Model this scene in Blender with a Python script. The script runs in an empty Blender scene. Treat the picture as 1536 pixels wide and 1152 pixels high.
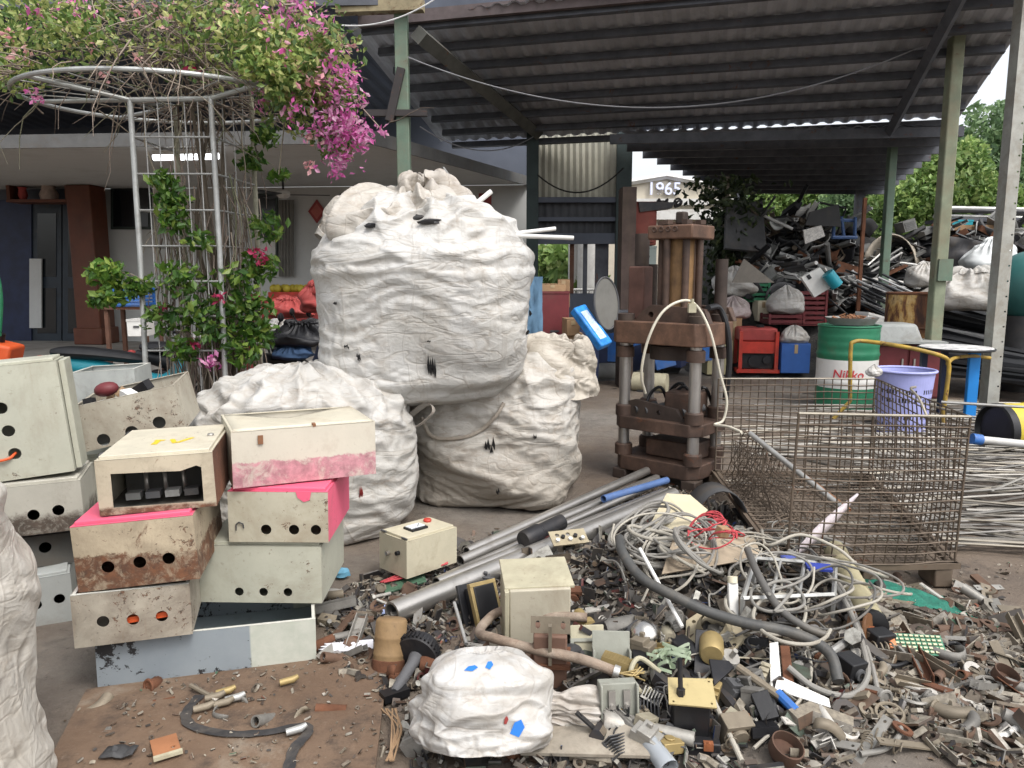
import bpy, math, random
import numpy as np
from mathutils import Vector as V, Matrix, noise as mnoise
from mathutils.geometry import tessellate_polygon
from mathutils.bvhtree import BVHTree
random.seed(7); rng = np.random.default_rng(7)
R = math.radians; PI = math.pi
C = bpy.context.scene.collection
# ------------------------------------------------------------------ camera geometry (photo 1536 x 1152)
F, PITCH, CH = 1150.0, R(8.2), 1.55
SP, CP = math.sin(PITCH), math.cos(PITCH)
def ray(px, py):
    xc = (px-768)/F; yc = (576-py)/F
    return V((xc, CP+yc*SP, -SP+yc*CP))
def W(px, py, Y):                      # world point seen at a pixel, at depth Y
    d = ray(px, py); t = Y/d.y
    return V((d.x*t, Y, CH+d.z*t))
def G(px, py, z=0.0):                  # world point seen at a pixel, on the level z
    d = ray(px, py); t = (z-CH)/d.z
    return V((d.x*t, d.y*t, z))
def RP(px, py, p0, n):
    d = ray(px, py); o = V((0, 0, CH)); t = (p0-o).dot(n)/d.dot(n)
    return o+d*t
# ------------------------------------------------------------------ mesh builder
OFF = {}
class MB:
    def __init__(s): s.v = []; s.f = []; s.mi = []; s.m = 0
    def add(s, vs, fs):
        b = len(s.v); s.v.extend([tuple(p) for p in vs])
        s.f.extend([tuple(i+b for i in f) for f in fs]); s.mi.extend([s.m]*len(fs)); return s
    def mark(s): return len(s.v)
    def xf(s, M, a=0):
        for i in range(a, len(s.v)): s.v[i] = tuple(M @ V(s.v[i]))
        return s
    def box(s, c, sz, rot=None):
        x, y, z = sz[0]/2, sz[1]/2, sz[2]/2
        P = [V(p) for p in ((-x,-y,-z),(x,-y,-z),(x,y,-z),(-x,y,-z),(-x,-y,z),(x,-y,z),(x,y,z),(-x,y,z))]
        if rot is not None:
            if not isinstance(rot, Matrix): rot = euler(*rot)
            P = [rot @ p for p in P]
        c = V(c)
        return s.add([p+c for p in P], [(0,3,2,1),(4,5,6,7),(0,1,5,4),(1,2,6,5),(2,3,7,6),(3,0,4,7)])
    def cyl(s, p0, p1, r0, r1=None, seg=14, caps=True):
        return s.tube([p0, p1], [r0, r0 if r1 is None else r1], seg, caps)
    def tube(s, pts, r, seg=6, caps=True, flat=1.0):
        pts = [V(p) for p in pts]; n = len(pts)
        rr = r if isinstance(r, (list, tuple)) else [r]*n
        vs = []; up = None
        for i, p in enumerate(pts):
            t = (pts[min(i+1, n-1)]-pts[max(i-1, 0)])
            t = t.normalized() if t.length > 1e-9 else V((0,0,1))
            if up is None:
                up = V((0,0,1)) if abs(t.z) < .9 else V((0,1,0))
            a = t.cross(up)
            if a.length < 1e-6: a = t.cross(V((1,.3,.2)))
            a.normalize(); b = a.cross(t).normalized(); up = b
            for k in range(seg):
                q = 2*PI*k/seg
                vs.append(p+(a*math.cos(q)+b*math.sin(q)*flat)*rr[i])
        fs = []
        for i in range(n-1):
            for k in range(seg):
                k2 = (k+1) % seg
                fs.append((i*seg+k, i*seg+k2, (i+1)*seg+k2, (i+1)*seg+k))
        if caps:
            fs.append(tuple(range(seg-1, -1, -1))); fs.append(tuple(range((n-1)*seg, n*seg)))
        return s.add(vs, fs)
    def lathe(s, c, prof, seg=24, axis=None, caps=False):     # prof: (r, h) along axis
        c = V(c); M = (V(axis).to_track_quat('Z', 'Y').to_matrix() if axis is not None else Matrix.Identity(3))
        vs = []; n = len(prof)
        for r, h in prof:
            for k in range(seg):
                q = 2*PI*k/seg
                vs.append(c + M @ V((r*math.cos(q), r*math.sin(q), h)))
        fs = [(i*seg+k, i*seg+(k+1) % seg, (i+1)*seg+(k+1) % seg, (i+1)*seg+k) for i in range(n-1) for k in range(seg)]
        if caps:
            fs.append(tuple(range(seg-1, -1, -1))); fs.append(tuple(range((n-1)*seg, n*seg)))
        return s.add(vs, fs)
    def torus(s, c, Rr, r, axis=(0,0,1), seg=28, rs=8, a0=0, a1=2*PI):
        M = V(axis).to_track_quat('Z', 'Y').to_matrix(); c = V(c)
        full = abs(a1-a0-2*PI) < 1e-6
        n = seg if full else seg+1
        pts = [c+M @ V((Rr*math.cos(a0+(a1-a0)*k/seg), Rr*math.sin(a0+(a1-a0)*k/seg), 0)) for k in range(n)]
        if full: pts.append(pts[0])
        return s.tube(pts, r, rs, not full)
    def plate(s, outer, holes, M, t):                          # flat sheet in local xy, thickness t along -z
        polys = [[V((x, y, 0)) for x, y in outer]] + [[V((x, y, 0)) for x, y in h] for h in holes]
        tris = tessellate_polygon(polys); P = [p for q in polys for p in q]; n = len(P)
        vs = [M @ p for p in P] + [M @ (p-V((0,0,t))) for p in P]
        fs = []
        for a, b, c in tris:
            nrm = (P[b]-P[a]).cross(P[c]-P[a]).z
            if abs(nrm) < 1e-12: continue
            if nrm < 0: a, c = c, a
            fs.append((a, b, c)); fs.append((c+n, b+n, a+n))
        o = 0
        for q in polys:
            k = len(q)
            for i in range(k):
                j = (i+1) % k
                fs.append((o+i, o+i+n, o+j+n, o+j))
            o += k
        return s.add(vs, fs)
    def grid(s, P, wrap=False):                                # P[i][j]
        ni = len(P); nj = len(P[0]); vs = [p for r in P for p in r]; fs = []
        for i in range(ni-1):
            for j in range(nj if wrap else nj-1):
                j2 = (j+1) % nj
                fs.append((i*nj+j, i*nj+j2, (i+1)*nj+j2, (i+1)*nj+j))
        return s.add(vs, fs)
    def ball(s, c, r, seg=14, ring=8, sq=(1,1,1), nz=0, M=None):
        c = V(c); vs = []; fs = []
        for i in range(ring+1):
            th = PI*i/ring
            for k in range(seg):
                q = 2*PI*k/seg
                p = V((math.sin(th)*math.cos(q)*sq[0], math.sin(th)*math.sin(q)*sq[1], math.cos(th)*sq[2]))
                if nz: p = p*(1+nz*mnoise.noise(p*2.1+c*7))
                if M is not None: p = M @ p
                vs.append(c+p*r)
        fs = [(i*seg+k, (i+1)*seg+k, (i+1)*seg+(k+1) % seg, i*seg+(k+1) % seg) for i in range(ring) for k in range(seg)]
        return s.add(vs, fs)
def euler(x=0, y=0, z=0): return (Matrix.Rotation(z, 3, 'Z') @ Matrix.Rotation(y, 3, 'Y') @ Matrix.Rotation(x, 3, 'X'))
def circ(cx, cy, r, n=20): return [(cx+r*math.cos(2*PI*k/n), cy+r*math.sin(2*PI*k/n)) for k in range(n)]
def rect(x0, y0, x1, y1): return [(x0,y0),(x1,y0),(x1,y1),(x0,y1)]
def frame(o, x, z):                      # 4x4 from origin, x axis and an approximate normal z
    x = V(x).normalized(); z = (V(z)-x*V(z).dot(x)).normalized(); y = z.cross(x)
    M = Matrix((x, y, z)).transposed().to_4x4(); M.translation = V(o); return M
def crv(pts, n=8):                       # Catmull-Rom through points
    pts = [V(p) for p in pts]; q = [pts[0]*2-pts[1]]+pts+[pts[-1]*2-pts[-2]]; out = []
    for i in range(1, len(q)-2):
        a, b, c, d = q[i-1], q[i], q[i+1], q[i+2]
        for k in range(n):
            t = k/n
            out.append(.5*((2*b)+(c-a)*t+(2*a-5*b+4*c-d)*t*t+(3*b-a-3*c+d)*t**3))
    out.append(pts[-1]); return out
def sag(p0, p1, s, n=16):
    p0 = V(p0); p1 = V(p1)
    return [p0.lerp(p1, k/n)-V((0,0,4*s*(k/n)*(1-k/n))) for k in range(n+1)]
def to_mesh(name, vs, fs, mi=None, ang=38):
    me = bpy.data.meshes.new(name); me.from_pydata(vs, [], fs)
    if mi is not None and any(mi): me.polygons.foreach_set('material_index', mi)
    me.polygons.foreach_set('use_smooth', [True]*len(me.polygons))
    me.update(); me.set_sharp_from_angle(angle=R(ang)); return me
def tag(o, label=None, cat=None, group=None, kind=None):
    if label: o['label'] = label
    if cat: o['category'] = cat
    if group: o['group'] = group
    if kind: o['kind'] = kind
    return o
def thing(name, label, cat, loc, group=None):
    o = bpy.data.objects.new(name, None); C.objects.link(o); o.location = V(loc); o.empty_display_size = .1
    OFF[o] = V(loc); return tag(o, label, cat, group)
def _obj(name, me, mats):
    o = bpy.data.objects.new(name, me); C.objects.link(o)
    for m in (mats if isinstance(mats, (list, tuple)) else [mats]): me.materials.append(m)
    return o
def bev(o, w=.004, seg=2):
    m = o.modifiers.new('edge', 'BEVEL'); m.width = w; m.segments = seg; m.limit_method = 'ANGLE'; m.angle_limit = R(40)
    return o
def part(name, mb, mats, parent, ang=38):           # mesh given in world coordinates, stored in the thing's own frame
    off = OFF[parent]
    me = to_mesh(name, [(p[0]-off.x, p[1]-off.y, p[2]-off.z) for p in mb.v], mb.f, mb.mi, ang)
    o = _obj(name, me, mats); o.parent = parent; OFF[o] = off; return o
def base_of(vs):
    a = np.array(vs); lo = a.min(0); hi = a.max(0); return V(((lo[0]+hi[0])/2, (lo[1]+hi[1])/2, lo[2]))
def solo(name, mb, mats, label=None, cat=None, group=None, kind=None, ang=38):
    off = base_of(mb.v)
    me = to_mesh(name, [(p[0]-off.x, p[1]-off.y, p[2]-off.z) for p in mb.v], mb.f, mb.mi, ang)
    o = _obj(name, me, mats); o.location = off; OFF[o] = off
    return tag(o, label, cat, group, kind)
def np_mesh(name, verts, quads=None, tris=None, smooth=False):
    me = bpy.data.meshes.new(name); me.vertices.add(len(verts)); me.vertices.foreach_set('co', np.asarray(verts, np.float32).ravel())
    k, idx = (4, quads) if quads is not None else (3, tris)
    n = len(idx); me.loops.add(n*k); me.polygons.add(n)
    me.loops.foreach_set('vertex_index', np.asarray(idx, np.int32).ravel())
    me.polygons.foreach_set('loop_start', np.arange(0, n*k, k, dtype=np.int32))
    me.polygons.foreach_set('use_smooth', [smooth]*n)
    me.update(calc_edges=True); return me
def np_obj(name, verts, quads, mat, parent=None, off=None, smooth=False, **kw):
    verts = np.asarray(verts)
    if parent is not None: off = OFF[parent]
    elif off is None: off = base_of(verts)
    me = np_mesh(name, verts-np.array(off), quads, smooth=smooth)
    o = _obj(name, me, mat); OFF[o] = V(off)
    if parent is not None: o.parent = parent
    else: o.location = off
    return tag(o, **kw) if kw else o
def copy_tree(o, parent=None):
    c = o.copy(); C.objects.link(c); OFF[c] = OFF.get(o, V((0,0,0)))
    if parent is not None: c.parent = parent
    for ch in list(o.children): copy_tree(ch, c)
    return c
def text_mesh(txt, size, ext=.01, shear=0.0):
    cu = bpy.data.curves.new('txt', 'FONT'); cu.body = txt; cu.size = size; cu.extrude = ext; cu.shear = shear
    cu.align_x = 'CENTER'; cu.align_y = 'CENTER'; cu.offset = size*.01
    o = bpy.data.objects.new('txt', cu); C.objects.link(o)
    dg = bpy.context.evaluated_depsgraph_get(); me = bpy.data.meshes.new_from_object(o.evaluated_get(dg))
    vs = [tuple(v.co) for v in me.vertices]; fs = [tuple(p.vertices) for p in me.polygons]
    bpy.data.objects.remove(o); bpy.data.curves.remove(cu); bpy.data.meshes.remove(me)
    return vs, fs
# ------------------------------------------------------------------ materials
class NT:
    def __init__(s, name):
        s.mat = bpy.data.materials.new(name); s.mat.use_nodes = True; s.t = s.mat.node_tree; s.n = s.t.nodes; s.n.clear()
        s.out = s.n.new('ShaderNodeOutputMaterial'); s.b = s.n.new('ShaderNodeBsdfPrincipled')
        s.t.links.new(s.b.outputs[0], s.out.inputs[0]); s.tc = s.n.new('ShaderNodeTexCoord'); s.co = s.tc.outputs['Object']
    def L(s, a, b): s.t.links.new(a, b)
    def noise(s, sc, det=5, rough=.6, stretch=None, dist=0):
        n = s.n.new('ShaderNodeTexNoise'); n.inputs['Scale'].default_value = sc; n.inputs['Detail'].default_value = det
        n.inputs['Roughness'].default_value = rough; n.inputs['Distortion'].default_value = dist
        co = s.co
        if stretch:
            mp = s.n.new('ShaderNodeMapping'); mp.inputs['Scale'].default_value = stretch; s.L(co, mp.inputs[0]); co = mp.outputs[0]
        s.L(co, n.inputs['Vector']); return n.outputs['Fac']
    def ramp(s, fac, lo, hi, a=0.0, b=1.0):
        m = s.n.new('ShaderNodeMapRange'); m.inputs['From Min'].default_value = lo; m.inputs['From Max'].default_value = hi
        m.inputs['To Min'].default_value = a; m.inputs['To Max'].default_value = b; m.clamp = True
        s.L(fac, m.inputs['Value']); return m.outputs[0]
    def mix(s, fac, a, b, mode='MIX'):
        m = s.n.new('ShaderNodeMix'); m.data_type = 'RGBA'; m.blend_type = mode
        for k, x in ((0, fac), (6, a), (7, b)):
            if isinstance(x, (int, float)): m.inputs[k].default_value = x
            elif isinstance(x, (tuple, list)): m.inputs[k].default_value = tuple(x)+((1,) if len(x) == 3 else ())
            else: s.L(x, m.inputs[k])
        return m.outputs[2]
    def math(s, op, a, b=None, clamp=False):
        m = s.n.new('ShaderNodeMath'); m.operation = op; m.use_clamp = clamp
        for k, x in ((0, a), (1, b)):
            if x is None: continue
            if isinstance(x, (int, float)): m.inputs[k].default_value = x
            else: s.L(x, m.inputs[k])
        return m.outputs[0]
    def bump(s, h, st=.3, dist=.01):
        b = s.n.new('ShaderNodeBump'); b.inputs['Strength'].default_value = st; b.inputs['Distance'].default_value = dist
        s.L(h, b.inputs['Height']); s.L(b.outputs[0], s.b.inputs['Normal']); return b
    def island(s): return s.n.new('ShaderNodeNewGeometry').outputs['Random Per Island']
    def pointy(s): return s.n.new('ShaderNodeNewGeometry').outputs['Pointiness']
    def rnd(s): return s.n.new('ShaderNodeObjectInfo').outputs['Random']
    def sepz(s, ax=2):
        x = s.n.new('ShaderNodeSeparateXYZ'); s.L(s.co, x.inputs[0]); return x.outputs[ax]
    def cramp(s, fac, stops, const=False):
        r = s.n.new('ShaderNodeValToRGB'); cr = r.color_ramp
        if const: cr.interpolation = 'CONSTANT'
        while len(cr.elements) < len(stops): cr.elements.new(.5)
        for e, (p, c) in zip(cr.elements, stops): e.position = p; e.color = tuple(c)+(1,)
        s.L(fac, r.inputs[0]); return r.outputs[0]
def hx(h):                                # sRGB hex to linear
    c = [int(h[i:i+2], 16)/255 for i in (0, 2, 4)]
    return tuple(x/12.92 if x < .04045 else ((x+.055)/1.055)**2.4 for x in c)
MC = {}
RUSTA, RUSTB = (.16,.062,.028), (.06,.028,.018)
def mk(name, col, rough=.6, metal=0.0, var=.18, sc=5.0, dirt=0.0, dirtc=(.10,.075,.05), rust=0.0, bump=.15, bsc=60, rnd=.0, zdirt=None, spec=.4, scratch=0.0, streak=0.0, chips=0.0):
    if name in MC: return MC[name]
    m = NT(name); col = hx(col) if isinstance(col, str) else col
    n1 = m.noise(sc, 6, .65)
    c = m.mix(m.ramp(n1, .3, .7), tuple(x*(1-var) for x in col), tuple(min(1, x*(1+var)) for x in col))
    if rnd: c = m.mix(1.0, c, m.cramp(m.rnd(), [(0, (1-rnd,)*3), (1, (1.0,)*3)]), 'MULTIPLY')
    rg = rough
    if dirt:
        n2 = m.noise(sc*.55, 9, .72, dist=.4); f = m.ramp(n2, .62-.35*dirt, .78-.2*dirt, 0, min(1, .35+.6*dirt))
        c = m.mix(f, c, dirtc)
        n2b = m.noise(sc*9, 4, .7); c = m.mix(m.ramp(n2b, .62, .72, 0, .6*min(1, dirt*1.5)), c, tuple(x*.7 for x in dirtc))
    if streak:
        n5 = m.noise(sc*2.2, 6, .7, stretch=(1, 1, .12)); c = m.mix(m.ramp(n5, .5, .75, 0, streak), c, dirtc)
    if zdirt:
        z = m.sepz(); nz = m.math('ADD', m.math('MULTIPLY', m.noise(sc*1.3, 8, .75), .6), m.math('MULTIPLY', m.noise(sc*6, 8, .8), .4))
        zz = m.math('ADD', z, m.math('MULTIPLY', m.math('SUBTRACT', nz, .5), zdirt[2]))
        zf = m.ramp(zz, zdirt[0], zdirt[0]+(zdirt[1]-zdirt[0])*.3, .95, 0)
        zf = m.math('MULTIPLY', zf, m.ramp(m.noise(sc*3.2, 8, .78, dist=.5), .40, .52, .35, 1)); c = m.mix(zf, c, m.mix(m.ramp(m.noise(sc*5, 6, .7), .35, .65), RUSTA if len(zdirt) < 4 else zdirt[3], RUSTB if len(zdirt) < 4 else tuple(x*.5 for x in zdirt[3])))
    mt = None
    if rust:
        n3 = m.noise(sc*1.1, 9, .75, dist=.6); f = m.ramp(n3, .68-.4*rust, .74-.3*rust)
        rc = m.mix(m.ramp(m.noise(sc*4, 6, .7), .35, .65), RUSTA, RUSTB); c = m.mix(f, c, rc)
        if metal: mt = m.math('MULTIPLY', m.math('SUBTRACT', 1.0, f), metal)
        rg = m.math('ADD', m.math('MULTIPLY', f, .85-rough), rough)
    if scratch:
        n4 = m.noise(sc*3, 5, .8, stretch=(1, .08, .6)); c = m.mix(m.ramp(n4, .66, .7, 0, scratch), c, (.5,.5,.48))
    if chips:
        n7 = m.noise(sc*8, 7, .8, dist=.3); n8 = m.noise(sc*.8, 4, .6); ff = m.math('ADD', n7, m.math('MULTIPLY', m.math('SUBTRACT', n8, .5), .5))
        c = m.mix(m.ramp(ff, .70-.10*chips, .715-.10*chips, 0, .9), c, m.mix(m.ramp(m.noise(sc*14, 3, .6), .4, .6), (.13,.06,.032), (.05,.035,.028)))
        n9 = m.noise(sc*5, 6, .8, stretch=(1,1,.15)); c = m.mix(m.ramp(n9, .56, .74, 0, .5*chips), c, (.20,.135,.085))
    m.L(c, m.b.inputs['Base Color'])
    if isinstance(rg, float): m.b.inputs['Roughness'].default_value = rg
    else: m.L(rg, m.b.inputs['Roughness'])
    if mt is not None: m.L(mt, m.b.inputs['Metallic'])
    else: m.b.inputs['Metallic'].default_value = metal
    m.b.inputs['Specular IOR Level'].default_value = spec
    if bump: m.bump(m.noise(bsc, 5, .7), bump, .006)
    MC[name] = m.mat; return m.mat
def leafmat(name, stops, trans=.35, rough=.5):
    m = NT(name); isl = m.island(); c = m.cramp(isl, stops)
    big = m.noise(1.1, 3, .5); c = m.mix(1.0, c, m.cramp(big, [(.3, (.55,.6,.55)), (.7, (1.25,1.2,1.1))]), 'MULTIPLY')
    m.L(c, m.b.inputs['Base Color']); m.b.inputs['Roughness'].default_value = rough
    tr = m.n.new('ShaderNodeBsdfTranslucent'); m.L(c, tr.inputs[0])
    mx = m.n.new('ShaderNodeMixShader'); mx.inputs[0].default_value = trans
    m.L(m.b.outputs[0], mx.inputs[1]); m.L(tr.outputs[0], mx.inputs[2]); m.L(mx.outputs[0], m.out.inputs[0])
    return m.mat
def bagmat(name, tint=(.70,.69,.67), dirt=.35, low=None):
    m = NT(name); tint = tuple(x*.61 for x in tint)
    n1 = m.noise(3.0, 7, .68, dist=.5); n2 = m.noise(7.0, 7, .75, stretch=(1,1,2.2)); n3 = m.noise(26, 5, .75)
    c = m.mix(m.ramp(n1, .35, .7), tint, tuple(x*y for x, y in zip(tint, (.86,.84,.80))))
    brown = (.25,.195,.145)
    c = m.mix(m.ramp(n2, .62-.2*dirt, .82-.2*dirt, 0, .8), c, brown)
    n6 = m.noise(4.5, 8, .8, stretch=(1,1,.35)); c = m.mix(m.ramp(n6, .58-.12*dirt, .75, 0, .55), c, (.33,.285,.235))
    c = m.mix(m.ramp(n3, .64, .76, 0, .35*min(1, dirt*2)), c, (.17,.14,.11))
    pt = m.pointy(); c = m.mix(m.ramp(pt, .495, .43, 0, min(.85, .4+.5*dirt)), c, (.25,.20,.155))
    if low:
        z = m.math('ADD', m.sepz(), m.math('MULTIPLY', m.math('SUBTRACT', n1, .5), low[2])); c = m.mix(m.ramp(z, low[0], low[1], low[3] if len(low) > 3 else .7, 0), c, low[4] if len(low) > 4 else (.24,.19,.14))
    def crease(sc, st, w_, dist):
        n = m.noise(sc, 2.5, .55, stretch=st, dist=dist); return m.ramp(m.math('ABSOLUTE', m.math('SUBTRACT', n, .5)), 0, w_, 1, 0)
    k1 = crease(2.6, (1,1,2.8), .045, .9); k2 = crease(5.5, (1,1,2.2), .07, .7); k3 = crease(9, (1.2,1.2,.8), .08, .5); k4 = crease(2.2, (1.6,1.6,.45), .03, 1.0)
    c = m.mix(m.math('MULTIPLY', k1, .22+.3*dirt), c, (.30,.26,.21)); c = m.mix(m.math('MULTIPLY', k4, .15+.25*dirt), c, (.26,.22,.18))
    gl = None
    for ax, sp in ((2, 5.3), (0, 4.7), (1, 4.7)):
        fr = m.math('FRACT', m.math('ADD', m.math('MULTIPLY', m.sepz(ax), sp), m.math('MULTIPLY', n1, .22))); l_ = m.ramp(m.math('ABSOLUTE', m.math('SUBTRACT', fr, .5)), 0, .022, 1, 0)
        gl = l_ if gl is None else m.math('MAXIMUM', gl, l_)
    gl = m.math('MULTIPLY', gl, m.ramp(n3, .42, .56)); c = m.mix(m.math('MULTIPLY', gl, .30), c, (.24,.215,.185))
    m.L(c, m.b.inputs['Base Color']); m.b.inputs['Roughness'].default_value = .5; m.b.inputs['Specular IOR Level'].default_value = .4
    wv = m.noise(230, 2, .5); h = m.math('ADD', m.math('MULTIPLY', m.noise(14, 5, .6, stretch=(1,1,1.6), dist=.9), .8), m.math('MULTIPLY', wv, .10))
    for kk, am in ((k1, -.5), (k2, .22), (k3, -.08), (k4, .32)): h = m.math('ADD', h, m.math('MULTIPLY', kk, am))
    m.bump(h, .26, .022)
    tr = m.n.new('ShaderNodeBsdfTranslucent'); m.L(c, tr.inputs[0])
    return m.mat
# ------------------------------------------------------------------ cloth sacks (position based cloth, solved once here)
def sack_shape(nu, nv, rx, ry, h, prof, sq=3.0, top=None, seed=0, lean=(0,0), lump=.05, twist=0):
    """base surface [nv, nu, 3]; prof: list of (t along the side, radius factor, height factor)"""
    u = np.linspace(0, 2*PI, nu, endpoint=False)
    cs, sn = np.cos(u), np.sin(u)
    k = (np.abs(cs)**sq+np.abs(sn)**sq)**(-1/sq)
    P = np.array(prof, float); d = np.r_[0, np.cumsum(np.hypot(np.diff(P[:,0])*rx, np.diff(P[:,1])*h))]
    s = np.linspace(0, d[-1], nv); rf = np.interp(s, d, P[:,0]); hf = np.interp(s, d, P[:,1])
    for _ in range(14):
        rf[1:-1] = (rf[:-2]+2*rf[1:-1]+rf[2:])/4; hf[1:-1] = (hf[:-2]+2*hf[1:-1]+hf[2:])/4
    rn = np.random.default_rng(seed); ph = rn.uniform(0, 6.28, (8, 2)); am = rn.normal(0, 1, 8)
    lu = np.zeros((nv, nu))
    for i in range(8):
        lu += am[i]*np.sin((1+i % 4)*u[None]+ph[i,0]+hf[:,None]*(2+i)*1.3+ph[i,1])
    lu = 1+lump*lu/3
    x = rf[:,None]*k[None]*cs[None]*rx*lu+lean[0]*hf[:,None]**2
    y = rf[:,None]*k[None]*sn[None]*ry*lu+lean[1]*hf[:,None]**2
    z = np.repeat(hf[:,None]*h, nu, 1)
    X = np.stack([x, y, z], -1)
    return X, hf
def folds(X0, hf, seed=0, a1=.035, a2=.016, at=.05, top=.80, sh=1.5, sv=6.0, tilt=.35, prot=1.0, fs=1.0):
    """draws the big folds of a filled sack: long level folds on the sides, gathers towards the top"""
    nv, nu, _ = X0.shape
    du = np.roll(X0, -1, 1)-np.roll(X0, 1, 1); dv = np.gradient(X0, axis=0)
    N = np.cross(du, dv); N /= np.linalg.norm(N, axis=-1, keepdims=True)+1e-9
    out = np.zeros((nv, nu)); o = V((seed*3.7, seed*1.9, seed*5.3)); fn = mnoise.noise
    for i in range(nv):
        h = hf[i]; kt = min(1, max(0, (h-top)/(1-top+1e-6)*2.2)); kb = 1-kt
        for j in range(nu):
            x, y, z = X0[i, j]
            p = V((x, y, z))
            w = fn(p*1.7+o); w2 = fn(p*2.3+o*1.7)
            d = 0
            q = V((x*sh+w*.35, y*sh+w2*.35, z*sv+w*1.4+x*tilt*sv*w2)) + o
            r = 1-abs(fn(q))*2.2; d += a1*kb*(max(r, -.6)*(.5+.8*max(0, w2+.35)))
            q = V((x*sh*2.3, y*sh*2.3, z*sv*2.1+w2*2.2)) + o*2
            r = 1-abs(fn(q))*2.4; d += a2*kb*max(r, -.5)
            if kt > 0:
                L = math.hypot(x, y)+1e-6; q = V((x/L*3.2*fs+w*.5, y/L*3.2*fs+w2*.5, z*2.2*prot*fs+w))+o*3
                r = 1-abs(fn(q))*2.3; d += at*kt*max(r, -.8)
                q = V((x*6, y*6, z*6))*fs+o; d += at*.45*kt*(1-abs(fn(q))*2.2)*fs
            d += .05*w*(.4+kt)
            out[i, j] = d
    out -= out.mean()*.6
    return X0+N*out[..., None]
def crumple(X0, hf, su=1.04, sv=1.10, it=220, inn=.05, outw=.035, seed=0, bend=.35, amp=.006, topx=1.0, g=.0006, floor=True):
    nv, nu, _ = X0.shape; rn = np.random.default_rng(seed)
    du = np.roll(X0, -1, 1)-np.roll(X0, 1, 1); dv = np.gradient(X0, axis=0)
    N = np.cross(du, dv); N /= np.linalg.norm(N, axis=-1, keepdims=True)+1e-9
    ns = rn.normal(0, 1, (nv, nu))
    for _ in range(2): ns = (ns+np.roll(ns,1,1)+np.roll(ns,-1,1)+np.roll(ns,1,0)+np.roll(ns,-1,0))/5
    sm = rn.normal(0, 1, (nv//6+2, nu//6)); 
    big = np.kron(sm, np.ones((6,6)))[:nv, :nu] if sm.shape[1]*6 >= nu else np.zeros((nv, nu))
    x = X0+N*(ns*amp*2)[...,None]
    tf = np.clip((hf-.8)/.2, 0, 1)[:,None]           # the gathered top has far more spare cloth
    modv = 1+(sv-1)*(1+topx*tf)*(.55+.9*_smooth_field(nv, nu, rn)); modu = 1+(su-1)*(1+topx*tf)*(.4+1.2*_smooth_field(nv, nu, rn))
    Lu = np.linalg.norm(np.roll(X0,-1,1)-X0, axis=-1)*modu
    Lv = np.linalg.norm(X0[1:]-X0[:-1], axis=-1)*modv[1:]
    Ld1 = np.linalg.norm(np.roll(X0,-1,1)[1:]-X0[:-1], axis=-1); Ld2 = np.linalg.norm(np.roll(X0,1,1)[1:]-X0[:-1], axis=-1)
    Ld1 = Ld1*(modv[1:]+modu[1:])/2; Ld2 = Ld2*(modv[1:]+modu[1:])/2
    Bu = np.linalg.norm(np.roll(X0,-2,1)-X0, axis=-1)*(1+(modu-1)*.8); Bv = np.linalg.norm(X0[2:]-X0[:-2], axis=-1)*(1+(modv[2:]-1)*.8)
    vel = np.zeros_like(x)
    def con(a, b, L, k):
        d = b-a; l = np.linalg.norm(d, axis=-1)+1e-9
        return (.5*k*(1-L/l))[...,None]*d
    zmin = X0[...,2].min()
    for i in range(it):
        acc = np.zeros_like(x)
        c = con(x, np.roll(x,-1,1), Lu, .55); acc += c; acc -= np.roll(c,1,1)
        c = con(x[:-1], x[1:], Lv, .55); acc[:-1] += c; acc[1:] -= c
        c = con(x[:-1], np.roll(x,-1,1)[1:], Ld1, .22); acc[:-1] += c; acc[1:] -= np.roll(c,1,1)
        c = con(x[:-1], np.roll(x,1,1)[1:], Ld2, .22); acc[:-1] += c; acc[1:] -= np.roll(c,-1,1)
        c = con(x, np.roll(x,-2,1), Bu, bend*.5); acc += c; acc -= np.roll(c,2,1)
        c = con(x[:-2], x[2:], Bv, bend*.5); acc[:-2] += c; acc[2:] -= c
        step = acc*.8+vel*.75; step[...,2] -= g
        old = x; x = x+step
        d = x-X0; nn = (d*N).sum(-1, keepdims=True); t = d-nn*N
        nn2 = np.clip(nn, -inn, outw); tl = np.linalg.norm(t, axis=-1, keepdims=True)+1e-9; t *= np.minimum(1, .07/tl)
        x = X0+nn2*N+t
        if floor: x[...,2] = np.maximum(x[...,2], zmin)
        vel = np.clip(x-old, -.01, .01)
        if i > it*.7: vel *= .6
    for _ in range(1):
        x = .6*x+.1*(np.roll(x,1,1)+np.roll(x,-1,1))+.1*(np.concatenate([x[:1],x[:-1]])+np.concatenate([x[1:],x[-1:]]))
    return x
def _smooth_field(nv, nu, rn, s=7):
    a = rn.uniform(0, 1, (s, s*2)); iv = np.linspace(0, s-1.001, nv); iu = np.linspace(0, s*2, nu, endpoint=False)
    i0 = iv.astype(int); j0 = iu.astype(int) % (s*2); fv = (iv-i0)[:,None]; fu = (iu % 1)[None]
    fv = fv*fv*(3-2*fv); fu = fu*fu*(3-2*fu); j1 = (j0+1) % (s*2); i1 = np.minimum(i0+1, s-1)
    return (a[np.ix_(i0,j0)]*(1-fu)+a[np.ix_(i0,j1)]*fu)*(1-fv)+(a[np.ix_(i1,j0)]*(1-fu)+a[np.ix_(i1,j1)]*fu)*fv
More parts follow.
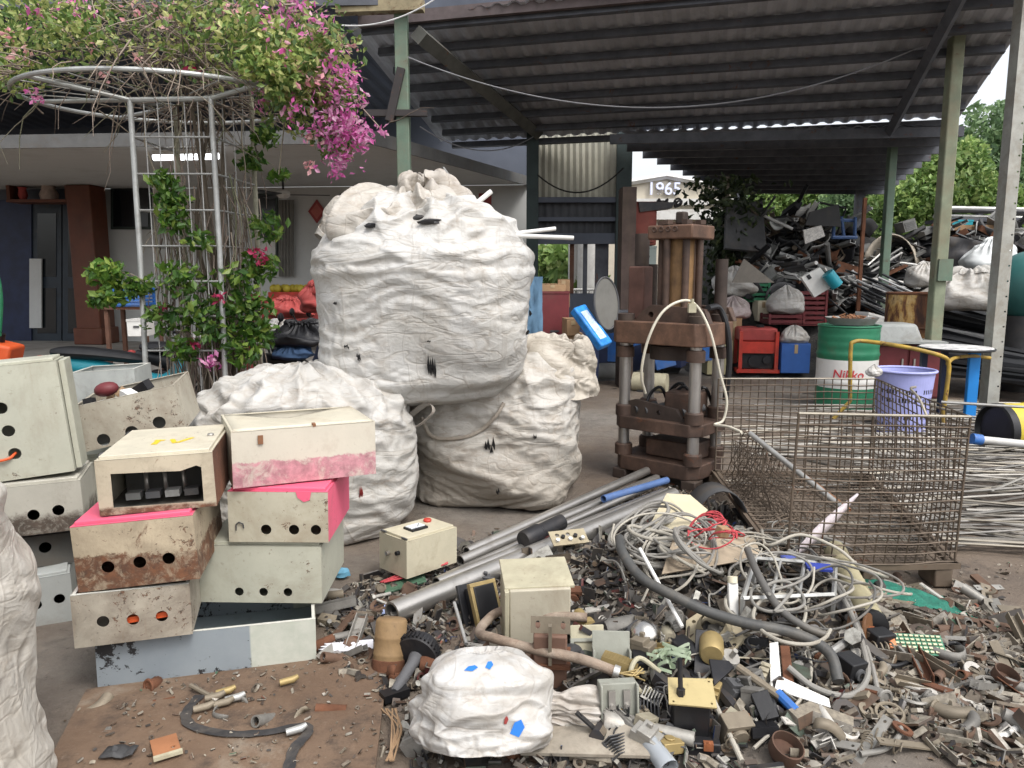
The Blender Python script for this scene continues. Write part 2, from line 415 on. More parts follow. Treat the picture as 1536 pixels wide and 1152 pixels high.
def sack_obj(name, X, mat, loc, parent=None, rot=None, sub=1):
    nv, nu, _ = X.shape; vs = X.reshape(-1, 3)
    if rot is not None: vs = vs @ np.array(rot).T
    vs = vs+np.array(loc)
    i, j = np.meshgrid(np.arange(nv-1), np.arange(nu), indexing='ij'); j2 = (j+1) % nu
    q = np.stack([i*nu+j, i*nu+j2, (i+1)*nu+j2, (i+1)*nu+j], -1).reshape(-1, 4)
    o = np_obj(name, vs, q, mat, parent, smooth=True)
    if sub:
        m = o.modifiers.new('soft', 'SUBSURF'); m.levels = 0; m.render_levels = sub
    bvh = BVHTree.FromPolygons([V(p) for p in vs], [tuple(f) for f in q])
    return o, bvh
def pick(bvh, px, py):
    d = ray(px, py).normalized(); h = bvh.ray_cast(V((0,0,CH)), d)
    return (h[0], h[1]) if h[0] is not None else (None, None)
# ------------------------------------------------------------------ render, world, camera, sun
S = bpy.context.scene
S.view_settings.view_transform = 'Standard'; S.view_settings.look = 'None'; S.view_settings.exposure = 0
SUN_EL, SUN_AZ = R(56), R(142)                  # azimuth clockwise from +Y
w = bpy.data.worlds.new('World'); S.world = w; w.use_nodes = True
nt = w.node_tree; bg = nt.nodes['Background']
sky = nt.nodes.new('ShaderNodeTexSky'); sky.sky_type = 'NISHITA'; sky.sun_disc = False
sky.sun_elevation = SUN_EL; sky.sun_rotation = SUN_AZ; sky.air_density = 1.0; sky.dust_density = 4.0; sky.ozone_density = 1.0
hs = nt.nodes.new('ShaderNodeHueSaturation'); hs.inputs['Saturation'].default_value = .22; hs.inputs['Value'].default_value = 2.05
nt.links.new(sky.outputs[0], hs.inputs['Color']); nt.links.new(hs.outputs[0], bg.inputs[0]); bg.inputs[1].default_value = .15
sl = bpy.data.lights.new('sun', 'SUN'); sl.energy = 1.35; sl.angle = R(16); sl.color = (1, .96, .9)
so = bpy.data.objects.new('sun', sl); C.objects.link(so)
sd = V((math.sin(SUN_AZ)*math.cos(SUN_EL), math.cos(SUN_AZ)*math.cos(SUN_EL), math.sin(SUN_EL)))
so.rotation_euler = sd.to_track_quat('Z', 'Y').to_euler(); so.location = sd*30
cam = bpy.data.cameras.new('camera'); cam.sensor_width = 36; cam.lens = F/1536*36; cam.clip_start = .05; cam.clip_end = 3000
co = bpy.data.objects.new('camera', cam); C.objects.link(co); co.location = (0, 0, CH); co.rotation_euler = (PI/2-PITCH, 0, 0); S.camera = co
# ------------------------------------------------------------------ shared materials
m_white = mk('white_wall', (.54,.55,.54), .8, var=.06, sc=1.2, dirt=.25, dirtc=(.35,.33,.3), bump=.05)
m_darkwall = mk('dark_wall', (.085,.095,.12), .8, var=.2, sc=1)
m_conc = mk('concrete', (.22,.205,.185), .9, var=.2, sc=2, dirt=.5, dirtc=(.09,.075,.06), bump=.4, bsc=30)
m_roofm = mk('roof_sheet', (.43,.45,.50), .6, metal=.0, var=.25, sc=1.2, dirt=.35, dirtc=(.12,.115,.115), rust=.06)
m_purlin = mk('purlin_steel', (.085,.09,.105), .7, var=.3, rust=.2)
m_gpost = mk('green_post_paint', (.115,.17,.125), .65, var=.2, sc=4, dirt=.35, dirtc=(.16,.13,.09), rust=.15)
m_gpost2 = mk('worn_green_post', (.20,.225,.155), .7, var=.25, sc=5, dirt=.5, dirtc=(.22,.17,.11), rust=.15)
m_agal = mk('galvanised_angle', (.36,.36,.33), .6, metal=.3, var=.2, sc=6, dirt=.5, dirtc=(.2,.16,.11))
m_rustbeam = mk('rusty_beam', (.12,.06,.04), .85, var=.4, sc=4, rust=.4)
m_yelbeam = mk('faded_yellow_beam', (.25,.21,.13), .8, var=.4, sc=7, rust=.35)
m_blk = mk('black_plastic', (.014,.014,.016), .45, var=.3, rnd=.4)
m_blkm = mk('black_metal', (.022,.022,.025), .5, metal=.3, var=.4, dirt=.4, dirtc=(.09,.075,.06))
m_rust = mk('rust', (.125,.052,.027), .9, var=.45, sc=6, dirt=.35, dirtc=(.045,.028,.02), bump=.5, bsc=70)
m_rust2 = mk('rust_light', (.24,.115,.06), .9, var=.35, sc=7, dirt=.4, dirtc=(.08,.05,.035), bump=.4)
m_steel = mk('worn_steel', (.46,.44,.41), .34, metal=.85, var=.15, sc=5, dirt=.25, dirtc=(.16,.12,.085), rust=.05)
m_galv = mk('galvanised', (.40,.40,.385), .5, metal=.5, var=.2, sc=8, dirt=.3)
m_alu = mk('aluminium', (.60,.59,.56), .38, metal=.65, var=.15, sc=9, dirt=.3, dirtc=(.2,.17,.13), rnd=.5)
m_grey = mk('grey_plastic', (.25,.25,.24), .6, var=.2, dirt=.3, rnd=.5)
m_dgrey = mk('dark_grey', (.075,.075,.078), .65, var=.3, dirt=.3, rnd=.6)
m_red = mk('red_paint', (.46,.04,.025), .5, var=.25, dirt=.45, dirtc=(.14,.08,.06), rust=.08)
m_redf = mk('faded_red', (.33,.05,.045), .65, var=.25, dirt=.3)
m_maroon = mk('maroon_paint', (.13,.022,.026), .55, var=.2, sc=3, dirt=.25)
m_orange = mk('orange_plastic', (.66,.10,.025), .5, var=.12, dirt=.15)
m_blue = mk('blue_plastic', (.03,.13,.40), .5, var=.25, dirt=.45, dirtc=(.14,.13,.12))
m_blue2 = mk('blue_film', (.03,.22,.60), .35, var=.45, sc=9, dirt=.1)
m_navy = mk('navy', (.014,.022,.06), .5, var=.3)
m_teal = mk('teal_plastic', (.02,.26,.33), .35, var=.1)
m_purp = mk('lilac_plastic', (.36,.38,.70), .5, var=.1, dirt=.3, dirtc=(.3,.28,.32))
m_yel = mk('yellow_paint', (.62,.47,.03), .5, var=.15, sc=4, dirt=.3, dirtc=(.18,.12,.04))
m_yelp = mk('yellow_pipe', (.38,.25,.04), .55, var=.3, sc=9, dirt=.5, rust=.3)
m_green = mk('green_paint', (.015,.15,.065), .5, var=.2, dirt=.25, rust=.06)
m_cream = mk('cream_plastic', (.62,.57,.43), .55, var=.12, dirt=.3, dirtc=(.25,.19,.12))
m_wht = mk('white_plastic', (.70,.69,.66), .5, var=.1, dirt=.25, dirtc=(.3,.25,.2), rnd=.25)
m_card = mk('cardboard', (.30,.19,.105), .85, var=.2, sc=4, dirt=.2)
m_wood = mk('raw_wood', (.29,.19,.11), .85, var=.25, sc=3, dirt=.4)
m_copper = mk('copper', (.50,.19,.09), .45, metal=.7, var=.25, dirt=.3)
m_brass = mk('brass_dirty', (.36,.27,.12), .55, metal=.4, var=.25, dirt=.4)
m_glass = mk('dark_glass', (.012,.015,.018), .12, var=.2, spec=.6, bump=0)
m_sheetw = mk('white_sheet', (.66,.66,.64), .6, var=.12, sc=4, dirt=.25, dirtc=(.3,.25,.2))
m_pk = mk('pale_khaki', (.38,.35,.25), .75, var=.2, sc=5, dirt=.4, dirtc=(.14,.10,.06))
# ------------------------------------------------------------------ ground
def heap_h(x, y):                                       # the low mound of scrap in front, metres above the yard
    def g(cx, cy, sx, sy, h): return h*math.exp(-((x-cx)/sx)**2-((y-cy)/sy)**2)
    return g(.62,3.45,.50,.42,.26)+g(.95,3.05,.75,.5,.12)+g(.25,2.75,.35,.4,.05)+g(1.2,2.6,.9,.5,.05)
gm = NT('yard_ground')
n1 = gm.noise(.7, 9, .68, dist=.5); n2 = gm.noise(3.2, 9, .72); n3 = gm.noise(24, 7, .75); n4 = gm.noise(.35, 4, .6)
c = gm.mix(gm.ramp(n1, .35, .66), (.075,.056,.043), (.175,.135,.10))
c = gm.mix(gm.ramp(n4, .45, .6), c, gm.mix(gm.ramp(n2, .4, .6), (.13,.115,.10), (.21,.19,.165)))
c = gm.mix(gm.ramp(n2, .56, .72, 0, .85), c, (.03,.026,.023))
c = gm.mix(gm.ramp(n3, .58, .7, 0, .6), c, (.26,.21,.16)); c = gm.mix(gm.ramp(n3, .42, .32, 0, .7), c, (.022,.018,.016))
gm.L(c, gm.b.inputs['Base Color']); gm.L(gm.ramp(n2, .35, .7, .95, .5), gm.b.inputs['Roughness'])
gm.bump(gm.math('ADD', n3, gm.math('MULTIPLY', n2, 1.5)), .55, .02)
xs = sorted(set([-600,-200,-60,-25,-12]+[round(-6+.08*i, 3) for i in range(170)]+[12,25,60,200,600]))
ys = sorted(set([-200,-40,-8,-2,0,1]+[round(1.2+.08*i, 3) for i in range(80)]+[9,11,14,20,30,60,200,800]))
mb = MB(); mb.grid([[(x, y, heap_h(x, y)*.8+(.012*mnoise.noise(V((x*1.3, y*1.3, 0)))+.008*mnoise.noise(V((x*5, y*5, 1))) if 1.1 < y < 9 and abs(x) < 8 else 0)) for x in xs] for y in ys])
o = _obj('ground', to_mesh('ground', mb.v, [f[::-1] for f in mb.f], ang=180), gm.mat); OFF[o] = V((0,0,0)); tag(o, 'brown oily yard ground of earth and worn concrete', 'ground', kind='structure')
ground_bvh = BVHTree.FromPolygons([V(p) for p in mb.v], mb.f)
def gz(x, y):
    h = ground_bvh.ray_cast(V((x, y, 5)), V((0,0,-1))); return h[0].z if h[0] else 0
# brown steel plate let into the yard
pm = NT('plate_mud'); n1 = pm.noise(1.6, 9, .7, dist=.4); n2 = pm.noise(6, 9, .75); n3 = pm.noise(40, 6, .7)
c = pm.mix(pm.ramp(n1, .35, .65), (.105,.064,.040), (.175,.118,.078)); c = pm.mix(pm.ramp(n2, .5, .64, 0, .8), c, (.05,.035,.026))
c = pm.mix(pm.ramp(n3, .6, .72, 0, .6), c, (.25,.20,.15)); c = pm.mix(pm.ramp(n1, .58, .66, 0, .7), c, (.24,.205,.16))
pm.L(c, pm.b.inputs['Base Color']); pm.L(pm.ramp(n2, .4, .65, .55, .9), pm.b.inputs['Roughness']); pm.bump(pm.math('ADD', n2, n3), .35, .01)
pc = [G(60, 1180), G(560, 1190), G(585, 985), G(330, 1000), G(130, 1045)]
mb = MB(); mb.plate([(p.x, p.y) for p in pc], [], Matrix.Translation((0,0,.028)), .012)
o = solo('floor_plate', mb, pm.mat, 'rust brown steel floor plate smeared with mud in the left foreground', 'floor plate', kind='structure')
# ------------------------------------------------------------------ house on the left
def corr_sheet(mb, nl, nr, fr, fl, pitch=.2, amp=.022, trap=True, rows=1):
    nl, nr, fr, fl = V(nl), V(nr), V(fr), V(fl); wd = (nr-nl).length; n = int(wd/pitch)
    nrm = (nr-nl).cross(fl-nl).normalized(); P = []
    for r in range(rows+1):
        v = r/rows; row = []
        for k in range(n*4+1):
            u = k/(n*4); h = (0, amp, amp, 0)[k % 4] if trap else amp*math.sin(k*PI/2)
            row.append(nl.lerp(nr, u).lerp(fl.lerp(fr, u), v)+nrm*h)
        P.append(row)
    mb.grid(P)

ZC, ZF = 3.1, .28
A = G(0, 221, ZC); B = G(550, 213, ZC); Cq = G(790, 277, ZC)
ex = (B-A).normalized(); A2 = A-ex*4; D2 = Cq-ex*11
hn = V((-ex.y, ex.x, 0))                                  # towards the back of the house
wn = hn
H = thing('house', 'white walled house with a low panelled porch ceiling behind the flower trellis', 'house', (Cq.x-3, Cq.y, 0))
cm = NT('porch_ceiling'); wv = cm.n.new('ShaderNodeTexWave'); wv.inputs['Scale'].default_value = 2.6; wv.bands_direction = 'Y'; wv.wave_profile = 'SAW'; wv.inputs['Distortion'].default_value = .25
cm.L(cm.co, wv.inputs[0]); c = cm.mix(cm.ramp(wv.outputs[1], .0, .08), (.22,.225,.225), (.60,.61,.60)); c = cm.mix(cm.ramp(cm.noise(2, 6, .7), .5, .75, 0, .5), c, (.40,.395,.37))
cm.L(c, cm.b.inputs['Base Color']); cm.b.inputs['Roughness'].default_value = .75
mb = MB(); Q = [A2, B, Cq, D2]
mb.add([(p.x, p.y, ZC) for p in Q]+[(p.x, p.y, ZC+.1) for p in Q], [(3,2,1,0),(4,5,6,7),(0,1,5,4),(1,2,6,5),(2,3,7,6),(3,0,4,7)]); part('porch_ceiling', mb, cm.mat, H)
mb = MB()
for p, q in ((A2, B), (B, Cq)):
    d = (q-p).normalized(); s = d.cross(V((0,0,1))); m = (p+q)/2; m = V((m.x, m.y, ZC+.06))+s*.03
    mb.box(m, ((q-p).length+.05, .03, .16), euler(0, 0, math.atan2(d.y, d.x)))
part('fascia', mb, mk('fascia_trim', (.11,.11,.108), .7, dirt=.3), H)
def wall_pt(px, py, off=0):                                # a pixel on the house's back wall plane (off = in front of it)
    return RP(px, py, Cq-wn*off, wn)
def wall_panel(mb, x0, y0, x1, y1, off, th=.03):
    P = [wall_pt(x0, y1, off), wall_pt(x1, y1, off), wall_pt(x1, y0, off), wall_pt(x0, y0, off)]
    mb.add(P+[p+wn*th for p in P], [(0,1,2,3),(7,6,5,4),(0,4,5,1),(1,5,6,2),(2,6,7,3),(3,7,4,0)])
mb = MB(); e2 = V((Cq.x, Cq.y, 0)); s2 = V((D2.x, D2.y, 0))
mb.add([s2, e2, e2+V((0,0,ZC-.003)), s2+V((0,0,ZC-.003)), s2+wn*.2, e2+wn*.2, e2+wn*.2+V((0,0,ZC-.003)), s2+wn*.2+V((0,0,ZC-.003))], [(0,1,2,3),(7,6,5,4),(1,5,6,2),(0,4,5,1),(3,2,6,7),(4,0,3,7)])
part('wall', mb, m_white, H)
mb = MB()                                                  # upper wall added as a dark backdrop, shade of the void in its colour
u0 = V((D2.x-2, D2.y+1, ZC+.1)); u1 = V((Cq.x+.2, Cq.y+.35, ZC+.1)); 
mb.add([u0, u1, u1+V((0,0,3.4)), u0+V((0,0,3.4))], [(0,1,2,3)]); part('upper_backdrop_wall', mb, m_darkwall, H)
mb = MB(); f0 = V((A2.x, A2.y, 0)); f1 = V((B.x, B.y, 0)); f2 = V((Cq.x, Cq.y-.01, 0)); f3 = V((D2.x, D2.y-.01, 0))
f0 += hn*1.6; f1 += hn*1.6
mb.add([f0, f1, f2, f3]+[p+V((0,0,ZF)) for p in (f0, f1, f2, f3)], [(4,5,6,7),(0,1,5,4),(1,2,6,5)]); part('porch_floor', mb, mk('porch_concrete', (.36,.34,.31), .8, var=.2, sc=2, dirt=.4), H)
mb = MB(); corr_sheet(mb, (-16, 9.6, 4.75), (B.x-.2, 9.1, 4.75), (B.x+.9, 15.5, 4.3), (-16, 15.5, 4.3), .22, .03); part('roof', mb, m_darkwall, H, ang=20)  # sheet roof added over the house to keep the porch and upper wall dark
mb = MB(); mb.box((-9, 9.4, 4.66), (15, .1, .25), euler(0,0,-.03)); part('roof_beam', mb, m_purlin, H)
m_door = mk('navy_door', (.022,.032,.045), .45, var=.25, dirt=.2)
for x0, x1 in ((48, 92), (94, 138)):
    mb = MB(); wall_panel(mb, x0, 305, x1, 514, .05, .045); d = part('door', mb, m_door, H)
    mb = MB(); wall_panel(mb, x0+8, 320, x1-8, 415, .062, .008); wall_panel(mb, x0+8, 432, x1-8, 500, .062, .008); part('door_panel', mb, m_glass, d)
mb = MB(); wall_panel(mb, -30, 300, 47, 515, .08, .07); part('dark_shutter', mb, m_navy, H)
mb = MB(); wall_panel(mb, 44, 388, 62, 492, .12, .03); part('door_jamb', mb, m_white, H)
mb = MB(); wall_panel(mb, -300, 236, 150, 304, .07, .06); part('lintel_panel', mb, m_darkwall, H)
m_rw = mk('red_brown_wood', (.12,.038,.02), .5, var=.25, sc=3, streak=.3, dirt=.15)
pil = wall_pt(146, 512, .5); pil.z = ZF
mb = MB(); mb.box((pil.x, pil.y, (ZF+ZC)/2), (.46, .46, ZC-ZF-.01), euler(0,0,math.atan2(ex.y, ex.x))); mb.box((pil.x, pil.y, ZF+.15), (.54,.54,.3), euler(0,0,math.atan2(ex.y, ex.x)))
bev(part('pillar', mb, m_rw, H), .02)
mb = MB(); wall_panel(mb, 166, 262, 226, 344, .05, .04); f = part('window', mb, mk('window_frame_dark', (.03,.045,.04), .5), H)
mb = MB(); wall_panel(mb, 170, 266, 222, 340, .058, .005); part('pane', mb, m_glass, f)
mb = MB(); wall_panel(mb, 386, 290, 416, 396, .05, .04); f = part('window', mb, mk('window_frame_dark', (.03,.045,.04), .5), H)
mb = MB(); wall_panel(mb, 389, 293, 413, 352, .058, .005); part('pane', mb, m_glass, f)
mb = MB(); wall_panel(mb, 389, 357, 413, 393, .058, .005); part('pane', mb, m_sheetw, f)
mb = MB()
for k in range(9):
    a = wall_pt(420+k*2.4, 300, .12+.02*(k % 2)); b = wall_pt(420+k*2.4, 415, .12+.02*(k % 2)); mb.cyl(a, b, .022, seg=6)
part('curtain', mb, mk('grey_curtain', (.17,.165,.15), .9), H)
def wall_item(name, pts, off, th, mat, label, cat):
    mb = MB(); P = [wall_pt(x, y, off) for x, y in pts]; n = len(P)
    mb.add(P+[p+wn*th for p in P], [tuple(range(n)), tuple(range(2*n-1, n-1, -1))]+[(i, i+n, (i+1) % n+n, (i+1) % n) for i in range(n)])
    return solo(name, mb, mat, label, cat)
m_redpaper = mk('red_paper', (.30,.06,.06), .8, var=.1); m_redpaper2 = mk('pale_red_paper', (.45,.13,.11), .8)
o = wall_item('diamond_sign', [(475,335),(488,317),(475,299),(462,317)], .03, .025, m_redpaper, 'red paper diamond hung on the white house wall', 'wall sign')
mb = MB(); P = [wall_pt(x, y, .034) for x, y in ((475,329),(484,317),(475,305),(466,317))]; mb.add(P, [(0,1,2,3)]); part('inner_diamond', mb, m_redpaper2, o)
wall_item('notice_board', [(493,372),(519,372),(519,336),(493,336)], .03, .025, m_redpaper, 'dark red square notice on the white house wall right of the diamond', 'notice')
wall_item('red_paper', [(718,312),(737,312),(737,290),(718,290)], .03, .025, m_redpaper, 'red paper square on the house wall behind the topmost sack', 'notice')
mb = MB(); rr = random.Random(5)
for k in range(26):
    x = 508+rr.gauss(8, 4); y = 292+rr.random()*44
    P = [wall_pt(x+rr.uniform(-3,3), y+rr.uniform(-3,3), .03) for _ in range(3)]; P.append(P[0]+(P[2]-P[1])*.4); mb.add(P, [(0,1,2),(0,2,3)])
P = [wall_pt(x, y, .031) for x, y in ((509,338),(511,338),(519,292),(517,292))]; mb.add(P, [(0,1,2,3)])
solo('ink_painting', mb, mk('ink', (.03,.03,.05), .8), 'loose black ink painting of leaves on the white house wall', 'wall art')
# fluorescent tube lit on the porch ceiling
a = G(231, 236, ZC-.10); b = G(327, 234, ZC-.10)
lt = thing('tube_light', 'lit white fluorescent tube under the porch ceiling behind the trellis', 'tube light', (a+b)/2)
mb = MB(); mb.box((a+b)/2+V((0,0,.05)), ((b-a).length, .09, .05), euler(0,0,math.atan2((b-a).y, (b-a).x))); part('housing', mb, m_wht, lt)
e = bpy.data.materials.new('tube_glow'); e.use_nodes = True; eb = e.node_tree.nodes['Principled BSDF']; eb.inputs['Emission Color'].default_value = (.95,.98,1,1); eb.inputs['Emission Strength'].default_value = 4
mb = MB(); mb.cyl(a, b, .042, seg=12); part('tube', mb, e, lt)
p = wall_pt(425, 292, 1.6)
fan = thing('ceiling_fan', 'small black ceiling fan hanging from the porch ceiling', 'ceiling fan', p)
mb = MB(); mb.cyl((p.x, p.y, ZC), (p.x, p.y, p.z+.08), .018, seg=8); part('down_rod', mb, m_blk, fan)
mb = MB(); mb.lathe(p, [(.02,.08),(.1,.05),(.12,0),(.07,-.05),(.01,-.06)], 16); part('motor', mb, m_wht, fan)
for k in range(3):
    q = k*2*PI/3+.15; d = V((math.cos(q), math.sin(q), 0)); mb = MB(); mb.box(p+d*.42, (.62,.12,.01), euler(.15,0,q)); part('blade', mb, m_blk, fan)
# altar shelf in the left corner
p = wall_pt(62, 302, .55)
al = thing('altar_shelf', 'red wooden altar shelf with a pale statue above the dark doors', 'altar', p)
mb = MB(); mb.box(p+V((0,.1,.0)), (1.1,.45,.05)); mb.box(p+V((-.52,.1,.45)), (.06,.4,.85)); mb.box(p+V((.52,.1,.45)), (.06,.4,.85)); part('shelf', mb, m_rw, al)
mb = MB(); mb.lathe(p+V((.12,.05,.025)), [(.14,0),(.16,.1),(.11,.2),(.13,.3),(.08,.38),(.09,.46),(.06,.55),(0,.58)], 14); part('statue', mb, mk('statue_plaster', (.38,.3,.26), .6, var=.3, sc=12), al)
mb = MB(); mb.lathe(p+V((-.32,.0,.025)), [(.05,0),(.08,.08),(.06,.18),(.08,.22)], 12); part('vase', mb, m_redf, al)
# ------------------------------------------------------------------ shed: sloping sheet roof on steel posts
YAW = R(15); ea = V((math.cos(YAW), -math.sin(YAW), 0)); dh = V((math.sin(YAW), math.cos(YAW), 0))
SH = thing('scrap_shed', 'open sided scrap shed with a dark corrugated roof on green steel posts', 'shed', (1.5, 9.5, 0))
s14 = .257; P0 = V((1.2, 9.0, 4.62)); nr1 = ea.cross((dh+V((0,0,-s14)))).normalized()
def onroof(px, py): return RP(px, py, P0, nr1)
ra = onroof(640, 18); rb = onroof(1150, 190)
dd = (dh+V((0,0,-s14))).normalized()
def uv(p): q = p-P0; return q.dot(ea), q.dot(dd)
u_r = uv(onroof(1500, 88))[0]; v_n = uv(onroof(900, 6))[1]; v_f = uv(rb)[1]
def rp1(u, v, up=0): return P0+ea*u+dd*v+V((0,0,up))
mb = MB(); corr_sheet(mb, rp1(-3.4, v_n), rp1(u_r, v_n-.6), rp1(u_r, v_f), rp1(-3.4, v_f), .21, .03)
part('roof', mb, m_roofm, SH, ang=20)
np_ = 8
for k in range(np_):
    v = v_n+(v_f-v_n)*k/(np_-1); a = rp1(-3.2, v, -.075); b = rp1(u_r-.06, v, -.06)
    mb = MB(); mb.box((a+b)/2, ((b-a).length, .06, .09), frame((0,0,0), ea, -nr1 if nr1.z < 0 else nr1).to_3x3()); part('purlin', mb, m_purlin, SH)
mb = MB(); a = rp1(-3.2, v_n-.08, .0); b = rp1(u_r*.45, v_n-.08, .0); mb.box((a+b)/2, ((b-a).length, .08, .14), euler(0,0,-YAW)); part('fascia_beam', mb, mk('reddish_beam', (.10,.08,.08), .8, var=.3, rust=.2), SH)
for u in (uv(onroof(1400, 50))[0],):
    a = rp1(u, v_n-.2, -.2); b = rp1(u, v_f, -.2); d = (b-a)
    mb = MB(); mb.tube([a, b], .075, 4); part('rafter', mb, m_purlin, SH)
a = W(628, 52, 9.2); b = W(806, 200, 12.6); mb = MB(); mb.tube([a, b], .11, 4); part('tie_beam', mb, mk('faded_beam', (.085,.085,.075), .8, var=.3, rust=.2), SH)
def post(px0, py0, px1, py1, Y, w, mat, z0=0, dep=None):
    a = W(px0, py0, Y); b = W(px1, py1, Y); x = (a.x+b.x)/2+.0; mb = MB(); zt = max(a.z, b.z)
    mb.box((x, Y, (z0+zt)/2), (w, dep or w, zt-z0)); return mb
mb = post(601, 20, 608, 300, 9.3, .15, 0); bev(part('post', mb, m_gpost, SH), .012)
mb = MB(); p = W(590, 10, 9.2); mb.box((p.x-.15, 9.2, p.z), (1.0,.14,.13), euler(0,0,-.1)); part('end_beam', mb, m_yelbeam, SH)
p = W(602, 172, 9.3); mb = MB(); mb.box((p.x-.05, 9.22, p.z), (.72,.08,.07)); mb.box((p.x-.05, 9.22, p.z+.2), (.09,.12,.6), euler(0,.25,0)); part('bracket', mb, mk('dark_bracket', (.035,.03,.03), .8, rust=.3), SH)
mb = post(1440, -60, 1404, 500, 9.4, .145, 0); bev(part('post', mb, m_gpost2, SH), .015)
p = W(1412, 405, 9.4); mb = MB(); mb.box((p.x-.01, 9.30, p.z), (.17,.03,.26)); part('splice_plate', mb, m_gpost, SH)
mb = post(1345, 150, 1322, 450, 12.2, .12, 0); bev(part('post', mb, m_gpost, SH), .012)
mb = post(1292, 265, 1286, 380, 16.5, .15, 0); part('post', mb, m_purlin, SH)
mb = MB(); a = W(1298, 290, 11.0); mb.box((a.x, 11.0, 1.3), (.045,.045,2.6)); part('prop', mb, m_rust, SH)
# corner mast in front: perforated steel angle
p = W(1489, 600, 8.2); q = W(1530, 60, 8.2); mx = (p.x+q.x)/2
mb = MB(); w_ = .115; hh = 4.8
holes = [circ(0.035, .35+.16*k, .011, 8) for k in range(27)]
mb.plate(rect(-w_/2, 0, w_/2, hh), holes, frame((mx, 8.14, 0), (1,0,0), (0,-1,0)), .012)
mb.box((mx-w_/2-.008, 8.14+.07, hh/2), (.012,.15,hh)); 
solo('angle_post', mb, m_agal, 'tall pale perforated steel angle post standing nearest the right edge', 'steel post')
# second roof bay behind
P1 = rp1(0, v_f)+V((0,0,-.10)); s2_ = .045; nr2 = ea.cross((dh+V((0,0,-s2_)))).normalized()
def on2(px, py): return RP(px, py, P1, nr2)
q = [on2(930, 197), on2(1440, 188), on2(1326, 281), on2(1098, 276)]
BR = thing('rear_shed_roof', 'second lower corrugated shed roof with close purlins at the back of the yard', 'shed roof', (q[2].x-2, q[2].y, 0))
mb = MB(); corr_sheet(mb, *q, .2, .025); part('roof', mb, m_roofm, BR, ang=20)
for k in range(10):
    t = k/9; a = q[0].lerp(q[3], t)+V((-.1,0,-.1)); b = q[1].lerp(q[2], t)+V((0,0,-.1)); mb = MB(); mb.box((a+b)/2, ((b-a).length+.1, .07, .14), euler(0,0,math.atan2((b-a).y, (b-a).x))); part('purlin', mb, m_purlin, BR)
mb = MB(); a = W(1010, 235, 13.3); b = W(1130, 290, 16.5); mb.tube([a, b], .07, 4); part('strut', mb, m_purlin, BR)
for x, y, Y in ((1290, 270, 17.2), (1108, 272, 17.0)):
    a = W(x, y, Y); mb = MB(); mb.box((a.x, Y, a.z/2), (.14,.14,a.z)); part('post', mb, m_purlin, BR)
# corrugated partition with a window opening
CW = thing('corrugated_partition', 'pale corrugated partition wall with an open window under it behind the sacks', 'partition wall', W(870, 420, 12.9)*1)
Yw = 12.9
def cwp(px, py, Y=Yw): return W(px, py, Y)
mb = MB(); a, b, c_, d = cwp(806, 302), cwp(936, 302), cwp(936, 190), cwp(806, 195); corr_sheet(mb, a, b, c_, d, .095, .018, trap=False); part('upper_sheet', mb, mk('pale_corrugated', (.36,.35,.29), .6, var=.15, sc=2, streak=.45, dirtc=(.1,.085,.07)), CW, ang=60)
mb = MB(); a, b, c_, d = cwp(806, 350, Yw-.05), cwp(936, 350, Yw-.05), cwp(936, 303, Yw-.05), cwp(806, 303, Yw-.05); corr_sheet(mb, a, b, c_, d, .12, .018, trap=False); part('lower_sheet', mb, mk('dark_corrugated', (.05,.052,.058), .7, var=.3, sc=2), CW, ang=60)
for x0, y0, x1, y1, Y, nm in ((790,195,806,600,12.7,'post'),(926,190,940,600,12.7,'post'),(798,296,940,304,12.75,'rail'),(800,350,938,366,12.75,'rail'),(800,326,938,332,12.76,'rail')):
    a = W(x0, y0, Y); b = W(x1, y1, Y); mb = MB(); mb.box(((a.x+b.x)/2, Y, (a.z+max(0, b.z))/2), (b.x-a.x, .1, a.z-max(0, b.z))); part(nm, mb, m_darkwall if nm == 'rail' else mk('dark_green_post', (.03,.045,.045), .7, var=.2, rust=.1), CW)
for x in (858, 878, 903):
    a = W(x, 366, 12.9); b = W(x, 440, 12.9); mb = MB(); mb.box((a.x, 12.9, (a.z+b.z)/2), (.07 if x != 903 else .22, .05, a.z-b.z)); part('mullion', mb, m_rustbeam if x == 858 else m_purlin, CW)
a = W(795, 440, 12.95); b = W(938, 440, 12.95); mb = MB(); mb.box(((a.x+b.x)/2, 12.95, a.z/2), (b.x-a.x, .1, a.z)); part('low_wall', mb, m_darkwall, CW)
# dark back wall joining house and partition
# house with the year 1965
Yb = 24
SB = thing('gabled_building', 'cream gabled building with the raised number 1965 seen beyond the yard', 'building', W(1015, 420, Yb))
mb = MB(); pts = [(900,470),(1108,470),(1108,284),(1000,265),(900,282)]; P = [W(x, y, Yb) for x, y in pts]; P = [V((p.x, p.y, max(p.z, 0) if i > 1 else 0)) for i, p in enumerate(P)]
mb.add(P+[p+V((0,4,0)) for p in P], [(0,1,2,3,4),(2,7,8,3),(3,8,9,4),(1,6,7,2),(0,4,9,5)]); part('wall', mb, mk('cream_render', (.52,.47,.38), .85, var=.1, sc=.8, dirt=.3, dirtc=(.25,.22,.18)), SB)
mb = MB()
for y, h_ in ((303,.18),(322,.3)):
    a = W(900, y, Yb-.1); b = W(1110, y, Yb-.1); mb.box(((a.x+b.x)/2, Yb-.1, a.z), (b.x-a.x, .2, h_))
part('ledge', mb, m_wht, SB)
mb = MB()
for (x0,y0),(x1,y1) in (((898,281),(1000,264)),((1000,264),(1110,284))):
    a = W(x0, y0, Yb-.1); b = W(x1, y1, Yb-.1); mb.tube([a, b], .09, 4)
part('roof_trim', mb, m_wht, SB)
